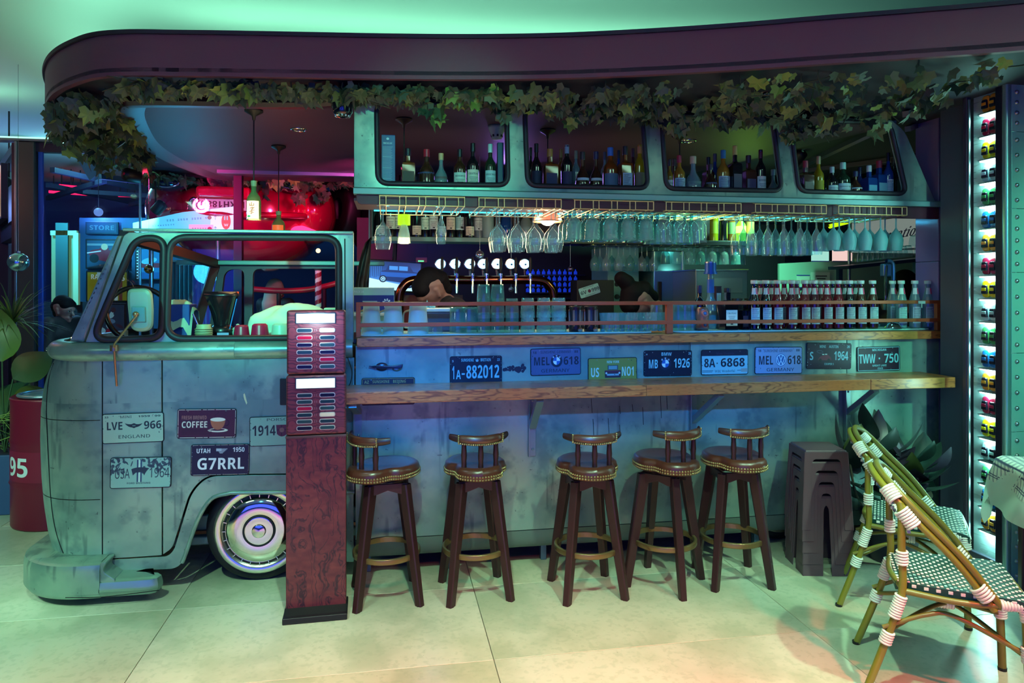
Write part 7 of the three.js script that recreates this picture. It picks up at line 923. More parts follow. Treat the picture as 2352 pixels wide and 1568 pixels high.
{
  // magenta light strips and downlights on the rear ceiling
  const strip = (a, b, k) => { const p = atY(a[0], a[1], 3.05), q = atY(b[0], b[1], 3.05), t = thing('neon_strip', k, 'light'); part(t, 'tube', rod(p, q, 0.02, 8), glow(0xff1850, 2.6)); part(t, 'clip', merge([0.1, 0.5, 0.9].map((m) => { const c = p.clone().lerp(q, m); return rod(c, c.clone().setY(3.305), 0.008, 6); })), mat.dark); return [p, q]; };
  strip([136, 426], [190, 431], 'first short magenta neon strip on the rear ceiling'); strip([112, 440], [222, 448], 'long dotted magenta neon strip on the rear ceiling'); strip([272, 449], [314, 450], 'short magenta neon strip nearest the hanging red car');
  const dn = thing('downlight_pair', 'pair of white round downlights in the ceiling over the partition', 'light'); for (const [a, b] of [[171, 331], [198, 335]]) { const q = atY(a, b, CEIL); part(dn, 'lens', cyl(0.055, 0.055, 0.012, 24, q.x, CEIL - 0.006, q.z), glow(0xd8ffff, 5)); part(dn, 'trim', new THREE.TorusGeometry(0.06, 0.008, 8, 24).rotateX(Math.PI / 2).translate(q.x, CEIL - 0.004, q.z), mat.white); lamp(0x8ffff0, 1.2, [q.x, CEIL - 0.12, q.z], 5); }
  const pn = thing('hanging_pennant', 'triangular blue pennant hanging from the rear ceiling edge', 'pennant'); const ps = new THREE.Shape(px2([[180, 370], [246, 378], [206, 415]], -2.7).map(([x, y]) => new THREE.Vector2(x, y))); part(pn, 'cloth', slab(ps, 0.006, -2.7), M(0x3f7494, 0.6)); part(pn, 'cord', merge([[184, 371], [242, 378]].map(([a, b]) => rod(at(a, b, -2.7), at(a, b, -2.7).setY(3.305), 0.003))), mat.dark);
  const rt = thing('rear_ceiling_truss', 'dark crossing truss bars under the rear ceiling', 'truss'); for (const [a, b, y] of [[[110, 425], [330, 470], 2.95], [[110, 455], [240, 415], 2.9], [[190, 440], [420, 455], 2.95], [[230, 405], [420, 430], 2.9], [[300, 470], [430, 440], 2.85], [[120, 390], [350, 440], 2.95]]) part(rt, 'bar', beamBetween(atY(a[0], a[1], y), atY(b[0], b[1], y), 0.06, 0.06), M(0x343a5c, 0.5, 0.3));
  // lit doorway and posters
  const z = -5.2, flat = (x0, y0, x1, y1, zz, name, label, cat, draw, em = 0, w = 256, h = 256, frame = 0x14141e) => { const a = at(x0, y0, zz), b = at(x1, y1, zz), t = thing(name, label, cat, [(a.x + b.x) / 2, (a.y + b.y) / 2, zz]), ww = b.x - a.x, hh = a.y - b.y; const m = canvasTex(w, h, draw); part(t, 'frame', rbox(ww + 0.04, hh + 0.04, 0.03, 0.008, 0, 0, -0.018), M(frame, 0.5)); part(t, 'print', box(ww, hh, 0.004, 0, 0, 0), em ? new THREE.MeshPhysicalMaterial({ map: m, emissive: 0xffffff, emissiveMap: m, emissiveIntensity: em, roughness: 0.5 }) : mapped(m, 0.5, 0)); return t; };  // em lets a print glow by itself in place of light on it
  const ppl = thing('poster_wall', 'blue-grey steel display wall carrying racing posters', 'panel'); part(ppl, 'panel', slab(roundPoly(px2([[182, 500], [500, 500], [500, 800], [182, 800]], z - 0.06), 0.01), 0.04, z - 0.06), M(0x31597c, 0.5, 0.3)); part(ppl, 'lower', box(3, 1.1, 0.04, at(340, 700, z).x, 0.55, z - 0.08), mat.dark);
  const dw = thing('lit_doorway', 'pale green lit doorway with a framed opening behind the glass', 'doorway'); part(dw, 'reveal', slab(roundPoly(px2([[118, 535], [178, 535], [178, 700], [118, 700]], -4.4), 0.005), 0.02, -4.4), glow(0x8cc08c, 0.35, 0x5a7a5c)); part(dw, 'jamb', merge([beamBetween(at(176, 535, -4.37), at(176, 700, -4.37), 0.05, 0.05), beamBetween(at(118, 535, -4.37), at(178, 535, -4.37), 0.05, 0.05)]), M(0xa8c89c, 0.5, 0, { emissive: 0xa0c890, emissiveIntensity: 0.25 })); part(dw, 'dark_leaf', box(0.12, 1.2, 0.03, at(143, 640, -4.36).x, hy(143, 640, -4.36), -4.36), M(0x3c4c4c, 0.6)); part(dw, 'base', box(0.6, 1.45, 0.04, at(150, 700, -4.4).x, 0.72, -4.42), mat.dark);  // the doorway light is put into the glow of reveal and jamb
  flat(200, 512, 268, 535, z, 'shop_name_board', 'dim shop board with raised letters above the racing poster', 'sign', (x) => { x.fillStyle = '#1c4a6c'; x.fillRect(0, 0, 256, 96); x.fillStyle = '#5c8c98'; text(x, 'STORE', 128, 46, 64, 220); }, 0, 256, 96, 0x1c3c5c);
  flat(200, 552, 291, 614, z, 'racing_poster', 'framed poster of a red open racing car with a helmeted driver', 'poster', (x) => { x.fillStyle = '#24506c'; x.fillRect(0, 0, 256, 180); x.fillStyle = '#7c9ca0'; x.fillRect(0, 20, 256, 14); x.fillStyle = '#2c3038'; x.beginPath(); x.moveTo(0, 180); x.lineTo(256, 130); x.lineTo(256, 180); x.fill(); x.fillStyle = '#8c1c34'; x.beginPath(); x.ellipse(120, 100, 110, 40, 0.15, 0, 6.3); x.fill(); x.fillRect(80, 50, 60, 40); disc(x, 112, 42, 22, '#d8c89c'); disc(x, 46, 120, 30, '#14141c'); disc(x, 196, 126, 38, '#14141c'); disc(x, 196, 126, 14, '#5a5a64'); x.strokeStyle = '#e0e4e0'; x.lineWidth = 8; x.beginPath(); x.moveTo(0, 84); x.lineTo(90, 70); x.stroke(); }, 0.15, 256, 180);
  flat(201, 625, 291, 690, z, 'striped_poster', 'mustard framed poster with white letters and a red stripe', 'poster', (x) => { x.fillStyle = '#9c8c10'; x.fillRect(0, 0, 256, 190); x.fillStyle = '#7c2c20'; x.fillRect(206, 0, 22, 190); x.fillStyle = '#e8ecd8'; x.fillRect(176, 60, 22, 130); text(x, 'RALLY', 80, 30, 44, 120); text(x, '6', 230, 40, 50, 30); x.fillStyle = '#b4c8b8'; x.fillRect(62, -10, 40, 60); }, 0.2, 256, 190);
  flat(314, 572, 366, 640, z + 0.02, 'checkered_poster', 'checkered edged racing poster seen through the van quarter window', 'poster', (x) => { x.fillStyle = '#2a7cb0'; x.fillRect(0, 0, 200, 256); for (let i = 0; i < 20; i++) for (let j = 0; j < 2; j++) { x.fillStyle = (i + j) % 2 ? '#e8f0f0' : '#14141c'; x.fillRect(j * 16, i * 13, 16, 13); } x.fillStyle = '#8c2038'; x.fillRect(32, 120, 168, 40); x.fillStyle = '#78d0dc'; x.beginPath(); x.ellipse(110, 100, 70, 26, -0.2, 0, 6.3); x.fill(); x.fillStyle = '#1c5c9c'; x.fillRect(32, 200, 168, 56); }, 0.2, 200, 256);
  flat(210, 700, 285, 776, z + 0.02, 'shelf_display', 'glass front display of red model cars low behind the van pillar', 'display', (x) => { x.fillStyle = '#24344c'; x.fillRect(0, 0, 256, 256); for (let i = 0; i < 14; i++) { x.fillStyle = pick(['#8c1c30', '#5c7c98', '#9cc4c8', '#3c2030']); x.beginPath(); x.ellipse(rr(20, 236), rr(20, 236), rr(12, 40), rr(10, 26), rr(0, 3), 0, 6.3); x.fill(); } }, 0.25);
  const cu = thing('blue_curtain', 'steel blue pleated curtain seen through the van side window', 'curtain'); { const rows = []; for (let j = 0; j <= 1; j++) { const r = []; for (let i = 0; i <= 40; i++) { const q = at(392 + i * 2.4, j ? 600 : 790, z + 0.5); r.push(V(q.x, q.y, z + 0.5 + 0.04 * Math.sin(i * 1.5))); } rows.push(r); } part(cu, 'cloth', grid(rows), M(0x5c8a94, 0.7, 0, { side: THREE.DoubleSide })); const a = at(392, 600, z + 0.5), b = at(490, 600, z + 0.5); part(cu, 'rail', merge([rod(a, b, 0.015), rod(a, a.clone().setZ(z - 0.08), 0.012), rod(b, b.clone().setY(0), 0.015)]), mat.steel); }
  // guide sign with lit panels
  const sz = -3.05, sh = new THREE.Shape(px2([[305, 512], [420, 487], [538, 474], [538, 545], [305, 545]], sz).map(([x, y]) => new THREE.Vector2(x, y))), sg = thing('guide_sign', 'curved-top cyan lit guide board with pink rows and arrows behind the van', 'sign'), a0 = at(305, 474, sz), b0 = at(538, 545, sz);
  const gm = canvasTex(1024, 330, (x) => { x.fillStyle = '#6cd4ec'; x.fillRect(0, 0, 1024, 330); x.fillStyle = '#aef0f8'; x.fillRect(780, 0, 244, 330); x.fillStyle = '#f0b0c4'; x.fillRect(560, 190, 250, 90); x.fillStyle = '#1c3858'; const glyph = (cx, cy, s) => { x.lineWidth = s * 0.1; x.strokeStyle = '#1c3858'; for (let k = 0; k < 3; k++) { x.beginPath(); x.moveTo(cx - s * 0.4, cy - s * 0.4 + k * s * 0.38 + rr(-2, 2)); x.lineTo(cx + s * 0.4, cy - s * 0.4 + k * s * 0.38); x.stroke(); } x.beginPath(); x.moveTo(cx + rr(-s * 0.2, s * 0.2), cy - s * 0.5); x.lineTo(cx + rr(-s * 0.1, s * 0.1), cy + s * 0.5); x.stroke(); }; x.save(); x.rotate(-0.09); for (let i = 0; i < 16; i++) if (i % 5 !== 3) glyph(330 + i * 28, 180, 22); for (let i = 0; i < 9; i++) glyph(180 + i * 26, 230, 15); x.restore(); for (let i = 0; i < 7; i++) glyph(600 + i * 26, 236, 20); for (const [cx, cy, c] of [[770, 110, '#4a6a58'], [772, 236, '#a02850']]) disc(x, cx, cy, 22, c); x.strokeStyle = '#2c5878'; x.lineWidth = 4; for (const cy of [110, 236]) { x.beginPath(); x.moveTo(830, cy + 24); x.lineTo(830, cy - 24); x.moveTo(816, cy - 8); x.lineTo(830, cy - 24); x.lineTo(844, cy - 8); x.stroke(); } x.fillStyle = '#b05848'; x.beginPath(); x.ellipse(940, 150, 48, 90, 0, 0, 6.3); x.fill(); x.fillStyle = '#6cd0e0'; x.fillRect(920, 90, 12, 44); x.fillRect(946, 90, 12, 44); x.fillStyle = '#e8d8d0'; text(x, 'W', 940, 190, 40, 44); });
  const sgg = slab(sh, 0.06, sz), q = sgg.attributes.position, uv = sgg.attributes.uv; for (let i = 0; i < q.count; i++) uv.setXY(i, (q.getX(i) - a0.x) / (b0.x - a0.x), (q.getY(i) - b0.y) / (a0.y - b0.y)); part(sg, 'board', sgg, new THREE.MeshPhysicalMaterial({ map: gm, emissive: 0xffffff, emissiveMap: gm, emissiveIntensity: 0.8, roughness: 0.4 })); part(sg, 'post', merge([rod([a0.x + 0.15, 0, sz - 0.03], [a0.x + 0.15, b0.y, sz - 0.03], 0.02), rod([b0.x - 0.15, 0, sz - 0.03], [b0.x - 0.15, b0.y, sz - 0.03], 0.02)]), mat.steel);
  lamp(0x40c8ff, 1.2, [at(420, 600, -2.45).x, 1.75, -2.45], 6);
  const pole = thing('barber_pole', 'red and white spiral striped pole seen through the far van window', 'pole', [at(731, 700, -3.0).x, 0, -3.0]); { const L = hy(731, 615, -3.0); const pt = canvasTex(64, 256, (x) => { x.fillStyle = '#c8d8dc'; x.fillRect(0, 0, 64, 256); x.fillStyle = '#8c1038'; for (let i = -2; i < 8; i++) { x.beginPath(); x.moveTo(0, i * 48 + 30); x.lineTo(64, i * 48 - 20); x.lineTo(64, i * 48 + 4); x.lineTo(0, i * 48 + 54); x.fill(); } }); pt.wrapT = pt.wrapS = THREE.RepeatWrapping; pt.repeat.set(1, 4); part(pole, 'shaft', cyl(0.03, 0.03, L, 16, 0, L / 2), mapped(pt, 0.4, 0)); part(pole, 'finial', ball(0.04, 0, L, 0), mat.steel); part(pole, 'foot', cyl(0.12, 0.14, 0.03, 20, 0, 0.015), mat.dark); }
  const rg = thing('red_hoop_rail', 'dark red curved rail crossing behind the far van window', 'rail'); { const p = [[580, 664], [640, 668], [700, 666], [745, 658], [775, 650]].map(([a, b]) => at(a, b, -3.4)); part(rg, 'rail', tube(p, 0.03, 30, 8), M(0x7c1030, 0.4)); part(rg, 'stanchion', merge([rod(p[1], p[1].clone().setY(0), 0.02), rod(p[3], p[3].clone().setY(0), 0.02)]), mat.dark); }
}
// red car hanging wheels-up
{
  const z = -3.85, c = at(566, 497, z), t = thing('hanging_car', 'glossy red round-backed car hung upside down from the rear ceiling', 'car', c, 0.1); t.scale.setScalar(1.17);
  const red = M(0xb8083e, 0.18, 0.1, { clearcoat: 1, clearcoatRoughness: 0.08 }), dk = M(0x1c1c3c, 0.15, 0.2, { clearcoat: 0.6 });
  const body = new THREE.SphereGeometry(1, 60, 36), p = body.attributes.position; for (let i = 0; i < p.count; i++) { let x = p.getX(i), y = p.getY(i), zz = p.getZ(i); const s = (v, e) => Math.sign(v) * Math.pow(Math.abs(v), e); x = s(x, 0.75) * 0.7; zz = s(zz, 0.8) * 0.95 - 0.35; y = y > 0 ? s(y, 0.6) * 0.3 : s(y, 0.85) * 0.5; x *= y < 0 ? 1 - 0.25 * Math.abs(y) : 1; p.setXYZ(i, x, y, zz); } body.computeVertexNormals();
  part(t, 'body', body, red); for (const s of [-1, 1]) { part(t, 'fender', new THREE.SphereGeometry(1, 30, 20).scale(0.2, 0.28, 0.4).translate(s * 0.58, 0.02, 0.16), red); }
  part(t, 'underside', box(1.3, 0.08, 1.6, 0, 0.3, -0.3), dk);
  for (const [px, py] of [[396, 432], [640, 432]]) { const q = at(px, py, z + 0.62).sub(c); part(t, 'exhaust_ring', new THREE.TorusGeometry(0.1, 0.012, 8, 30).scale(1, 0.4, 1).translate(q.x, q.y, 0.62), mat.chrome); part(t, 'dark_recess', new THREE.SphereGeometry(1, 24, 12).scale(0.16, 0.065, 0.1).translate(q.x, q.y, 0.54), dk); }
  const q1 = at(452, 482, z + 0.55).sub(c); part(t, 'tail_lamp', new THREE.SphereGeometry(1, 20, 14).scale(0.035, 0.075, 0.03).translate(q1.x, q1.y, 0.56), M(0x8fd8c0, 0.15, 0.2)); part(t, 'tail_lamp_rim', new THREE.TorusGeometry(0.045, 0.008, 6, 24).scale(0.95, 1.8, 1).translate(q1.x, q1.y, 0.55), mat.chrome);
  const q2 = at(664, 523, z + 0.5).sub(c); part(t, 'lit_lamp', new THREE.SphereGeometry(1, 20, 14).scale(0.12, 0.045, 0.05).translate(q2.x, q2.y, 0.45), glow(0xff3a80, 2));
  const q3 = at(500, 474, z + 0.66).sub(c), pm = canvasTex(256, 64, (x, w, h) => { x.fillStyle = '#b4d8d0'; x.fillRect(0, 0, w, h); x.fillStyle = '#141c28'; x.translate(w, h); x.rotate(Math.PI); text(x, 'B·XH1886', 128, 34, 50, 236); }); part(t, 'number_plate', rbox(0.36, 0.09, 0.01, 0.004, q3.x + 0.02, q3.y, 0.66), mapped(pm, 0.4, 0)); part(t, 'plate_housing', rbox(0.42, 0.1, 0.08, 0.03, q3.x + 0.02, q3.y + 0.1, 0.62), red);
  for (const [px, py, r] of [[757, 482, 0.27], [803, 520, 0.22]]) { const q = at(px, py, z).sub(c); part(t, 'wheel', lathe([[0.1, -0.06], [r - 0.03, -0.07], [r, -0.04], [r, 0.04], [r - 0.03, 0.07], [0.1, 0.06]], 30).rotateZ(Math.PI / 2).rotateY(0.35).translate(q.x, q.y, 0.1), mat.black); part(t, 'wheel_disc', lathe([[0, 0.05], [r * 0.6, 0.06], [r * 0.7, 0.045]], 26).rotateZ(-Math.PI / 2).rotateY(0.35).translate(q.x + 0.01, q.y, 0.12), M(0x28489c, 0.25, 0.4)); }
  part(t, 'bumper_blade', tube([[-0.7, -0.02, 0.35], [-0.4, -0.04, 0.6], [0, -0.05, 0.66], [0.4, -0.04, 0.6], [0.7, -0.02, 0.35]], 0.025, 40, 8), red); part(t, 'roof_bulb', ball(0.02, 0.62, -0.32, 0.42), glow(0xffd090, 3)); part(t, 'hanger', merge([rod([-0.5, 0.3, -0.3], [-0.5, 3.1 - c.y, -0.3], 0.015), rod([0.5, 0.3, -0.3], [0.5, 3.1 - c.y, -0.3], 0.015)]), mat.steel);
}
// ---------- people ----------
function field(bones, lo, hi, cell, k = 0.03) {   // smooth union of tapered capsules, meshed by marching cubes
  const size = Math.max(hi[0] - lo[0], hi[1] - lo[1], hi[2] - lo[2]), n = Math.min(110, Math.ceil(size / cell) + 6), half = size / 2 + 3 * cell, c = [0, 1, 2].map((i) => (lo[i] + hi[i]) / 2), mc = new MarchingCubes(n, mat.dark, false, false, 200000);
  mc.isolation = 0; const h = n / 2, B = bones.map(([a, ra, b, rb]) => ({ a, ra, rb, d: [b[0] - a[0], b[1] - a[1], b[2] - a[2]], l: (b[0] - a[0]) ** 2 + (b[1] - a[1]) ** 2 + (b[2] - a[2]) ** 2 || 1e-9 }));
  for (let kz = 0; kz < n; kz++) for (let ky = 0; ky < n; ky++) for (let kx = 0; kx < n; kx++) {
    const x = c[0] + (kx - h) / h * half, y = c[1] + (ky - h) / h * half, z = c[2] + (kz - h) / h * half; let s = 1e3;
    for (const b of B) { const px = x - b.a[0], py = y - b.a[1], pz = z - b.a[2], t = Math.max(0, Math.min(1, (px * b.d[0] + py * b.d[1] + pz * b.d[2]) / b.l)), d = Math.hypot(px - b.d[0] * t, py - b.d[1] * t, pz - b.d[2] * t) - (b.ra + (b.rb - b.ra) * t); const e = Math.max(0, k - Math.abs(s - d)) / k; s = Math.min(s, d) - e * e * k * 0.25; }
    mc.field[kx + ky * n + kz * n * n] = -s;
  }
  mc.update(); const g = new THREE.BufferGeometry(), m = mc.count; g.setAttribute('position', new THREE.BufferAttribute(mc.positionArray.slice(0, m * 3), 3)); g.scale(half, half, half).translate(...c); g.setAttribute('normal', new THREE.BufferAttribute(new Float32Array(m * 3), 3)); return crease(g, 2.5);
}
function person(label, o) {
  const h = o.height, t = thing('person', label, 'person', o.pos, o.turn), rot = (v, a) => [v[0], v[1] * Math.cos(a) - v[2] * Math.sin(a), v[1] * Math.sin(a) + v[2] * Math.cos(a)], add = (a, b) => [a[0] + b[0], a[1] + b[1], a[2] + b[2]];
  const hip = [0, 0.52 * h, -0.12 * h * Math.sin(o.bend)], up = (y, z = 0, x = 0) => add(hip, rot([x, y * h, z * h], o.bend)), chest = up(0.2), neck = up(0.305), hd = (y, z = 0, x = 0) => add(neck, rot([x * h, y * h, z * h], o.bend + o.nod)), sh = (s) => up(0.285, 0, s * 0.105 * h), el = (s) => add(sh(s), rot([s * 0.03 * h, -0.165 * h, 0.02 * h], o.arm ?? 0)), wr = (s) => add(el(s), rot([-s * 0.02 * h, -0.14 * h, 0.0], (o.arm ?? 0) - (o.fore ?? 0.2)));
  const legs = (r) => [-1, 1].flatMap((s) => [[[s * 0.05 * h, 0.5 * h, hip[2]], 0.05 * h + r, [s * 0.055 * h, 0.27 * h, 0.01 * h], 0.036 * h + r], [[s * 0.055 * h, 0.27 * h, 0.01 * h], 0.034 * h + r, [s * 0.055 * h, 0.05 * h, -0.01 * h], 0.024 * h + r]]);
  const torso = (r) => [[[hip[0] - 0.03 * h, hip[1], hip[2]], 0.06 * h + r, [hip[0] + 0.03 * h, hip[1], hip[2]], 0.06 * h + r], [hip, 0.068 * h + r, chest, 0.072 * h + r], [up(0.22, 0, -0.04 * h), 0.065 * h + r, up(0.22, 0, 0.04 * h), 0.065 * h + r], [sh(-1), 0.036 * h + r, sh(1), 0.036 * h + r]];
  const arms = (r, full) => [-1, 1].flatMap((s) => [[sh(s), 0.034 * h + r, el(s), 0.026 * h + r], ...(full ? [[el(s), 0.025 * h + r, wr(s), 0.017 * h + r]] : [])]);
  const fingers = [-1, 1].flatMap((s) => { const w = wr(s), e = el(s), d = V(w[0] - e[0], w[1] - e[1], w[2] - e[2]).normalize(), side = V(0, 0, 1).cross(d).normalize(), at3 = (l, q, f = 0) => [w[0] + d.x * l + side.x * q, w[1] + d.y * l + side.y * q, w[2] + d.z * l + side.z * q + f]; return [[w, 0.017 * h, at3(0.05 * h, 0), 0.019 * h], ...[-1.5, -0.5, 0.5, 1.5].map((q, i) => [at3(0.055 * h, q * 0.011 * h), 0.0055 * h, at3([0.092, 0.104, 0.1, 0.085][i] * h, q * 0.012 * h, 0.012 * h), 0.0045 * h]), [at3(0.02 * h, 0.016 * h), 0.006 * h, at3(0.06 * h, 0.034 * h, 0.01 * h), 0.005 * h]]; });
  const headB = [[hd(0.065, 0.0), 0.047 * h, hd(0.085, -0.012), 0.052 * h], [hd(0.03, 0.026), 0.026 * h, hd(0.07, 0.022), 0.042 * h], [hd(0.062, 0.06), 0.006 * h, hd(0.045, 0.071), 0.0085 * h], [hd(0.022, 0.05, -0.008), 0.008 * h, hd(0.022, 0.05, 0.008), 0.008 * h], [hd(0.006, 0.046), 0.011 * h, hd(0.02, 0.02), 0.03 * h], ...[-1, 1].flatMap((s) => [[hd(0.07, -0.004, s * 0.046), 0.008 * h, hd(0.045, 0.002, s * 0.045), 0.006 * h], [hd(0.076, 0.052, s * 0.02), 0.007 * h, hd(0.078, 0.05, s * 0.012), 0.007 * h]]), [hd(-0.06, -0.02), 0.03 * h, hd(0.03, -0.008), 0.031 * h]];
  const ext = (b) => { const lo = [1e9, 1e9, 1e9], hi = [-1e9, -1e9, -1e9]; for (const [a, ra, c, rb] of b) for (let i = 0; i < 3; i++) { lo[i] = Math.min(lo[i], a[i] - ra, c[i] - rb); hi[i] = Math.max(hi[i], a[i] + ra, c[i] + rb); } return [lo, hi]; };
  const mesh = (b, cell, k) => field(b, ...ext(b), cell, k);
  const skin = M(o.skin ?? 0x8a6a60, 0.55), body = part(t, 'body', merge([mesh([...torso(0), ...arms(0, true), ...fingers, ...legs(0), [neck, 0.032 * h, hd(0.02), 0.03 * h]], 0.016, 0.03), mesh(headB, 0.0055, 0.014)]), skin);
  part(t, 'shirt', mesh([...torso(0.012), ...arms(0.011, o.sleeves), [up(0.3), 0.037 * h, up(0.315), 0.035 * h]], 0.013, 0.03), M(o.top, 0.7)); part(t, 'trousers', mesh([...legs(0.01), [[-0.045 * h, 0.52 * h, hip[2]], 0.066 * h, [0.045 * h, 0.52 * h, hip[2]], 0.066 * h]], 0.014, 0.03), M(0x14141e, 0.8));
  part(t, 'shoes', merge([-1, 1].map((s) => new THREE.SphereGeometry(1, 16, 10).scale(0.028 * h, 0.022 * h, 0.075 * h).translate(s * 0.055 * h, 0.022 * h, 0.03 * h))), mat.black);
  part(t, 'hair', mesh(o.hair(hd, h), 0.006, 0.012), M(o.hairColor, 0.75, 0, { specularIntensity: 0.25 })); part(t, 'eyes', merge([-1, 1].map((s) => ball(0.0062 * h, ...hd(0.066, 0.056, s * 0.019), 10, 8))), M(0x14121a, 0.2));
  o.more?.(t, hd, h); return t;
}
const shortHair = (hd, h) => [[hd(0.105, -0.018), 0.05 * h, hd(0.1, 0.012), 0.046 * h], [hd(0.075, -0.038), 0.046 * h, hd(0.04, -0.04), 0.028 * h], [hd(0.1, 0.03, -0.024), 0.024 * h, hd(0.1, 0.03, 0.024), 0.024 * h]];
const bunHair = (hd, h) => [...shortHair(hd, h), [hd(0.15, -0.045), 0.03 * h, hd(0.175, -0.05), 0.026 * h]];
const longHair = (hd, h) => [[hd(0.1, -0.016), 0.055 * h, hd(0.08, 0.0), 0.054 * h], [hd(0.08, -0.03), 0.054 * h, hd(-0.03, -0.055), 0.05 * h], [hd(-0.03, -0.055, -0.02), 0.042 * h, hd(-0.14, -0.06, -0.03), 0.022 * h], [hd(-0.02, -0.05, 0.02), 0.04 * h, hd(-0.1, -0.05, 0.03), 0.02 * h]];
{
  const place = (px, py, z, o, label) => { const t = person(label, { ...o, pos: [0, 0, 0] }); t.updateMatrixWorld(true); const hair = t.getObjectByName('hair'); hair.geometry.computeBoundingBox(); const b = hair.geometry.boundingBox.getCenter(V(0, 0, 0)).applyAxisAngle(V(0, 1, 0), o.turn), q = at(px, py, z); t.position.set(q.x - b.x, q.y - b.y < -0.4 ? 0 : q.y - b.y, q.z - b.z); return t; };
  const floorFix = (t) => { t.position.y = 0; };
  const glasses = (t, hd, h) => part(t, 'spectacles', merge([...[-1, 1].map((s) => { const c = hd(0.066, 0.066, s * 0.02); return new THREE.TorusGeometry(0.013 * h, 0.0018, 6, 20).translate(c[0], c[1], c[2]); }), ...[-1, 1].map((s) => rod(hd(0.068, 0.062, s * 0.033), hd(0.066, 0.0, s * 0.048), 0.0015, 5))]), M(0x8fa0a8, 0.2, 0.7));
  floorFix(place(993, 632, -0.9, { height: 1.86, turn: -1.35, bend: 0.42, nod: 0.35, arm: -0.5, fore: 0.7, top: 0x0f0e18, hair: shortHair, hairColor: 0x0d0b12, sleeves: false, skin: 0x7c5a58 }, 'bartender in black bent over in front of the beer tower'));
  floorFix(place(1462, 652, -0.9, { height: 1.96, turn: -1.5, bend: 0.82, nod: 0.3, arm: -0.4, fore: 0.8, top: 0x0e0d16, hair: bunHair, hairColor: 0x0d0b12, sleeves: true, skin: 0x7c5a58 }, 'bartender in black with a hair bun stooping behind the glasses'));
  floorFix(place(2078, 652, -1.0, { height: 1.78, turn: 2.6, bend: 0.1, nod: 0.2, arm: -0.3, fore: 0.8, top: 0x14131e, hair: shortHair, hairColor: 0x0e0c14, sleeves: true }, 'kitchen worker whose dark hair shows above the syrup bottles'));
  floorFix(place(144, 702, -3.4, { height: 1.56, turn: 1.2, bend: 0.05, nod: 0.1, top: 0x10141e, hair: shortHair, hairColor: 0x14121a, sleeves: true, skin: 0xa88078, more: glasses }, 'man in glasses and a dark jacket behind the glass partition'));
  floorFix(place(628, 668, -4.7, { height: 1.74, turn: 2.6, bend: 0.05, nod: 0.05, top: 0x12141e, hair: longHair, hairColor: 0xa8a090, sleeves: true }, 'long-haired blonde woman in black seen from behind through the van'));
}
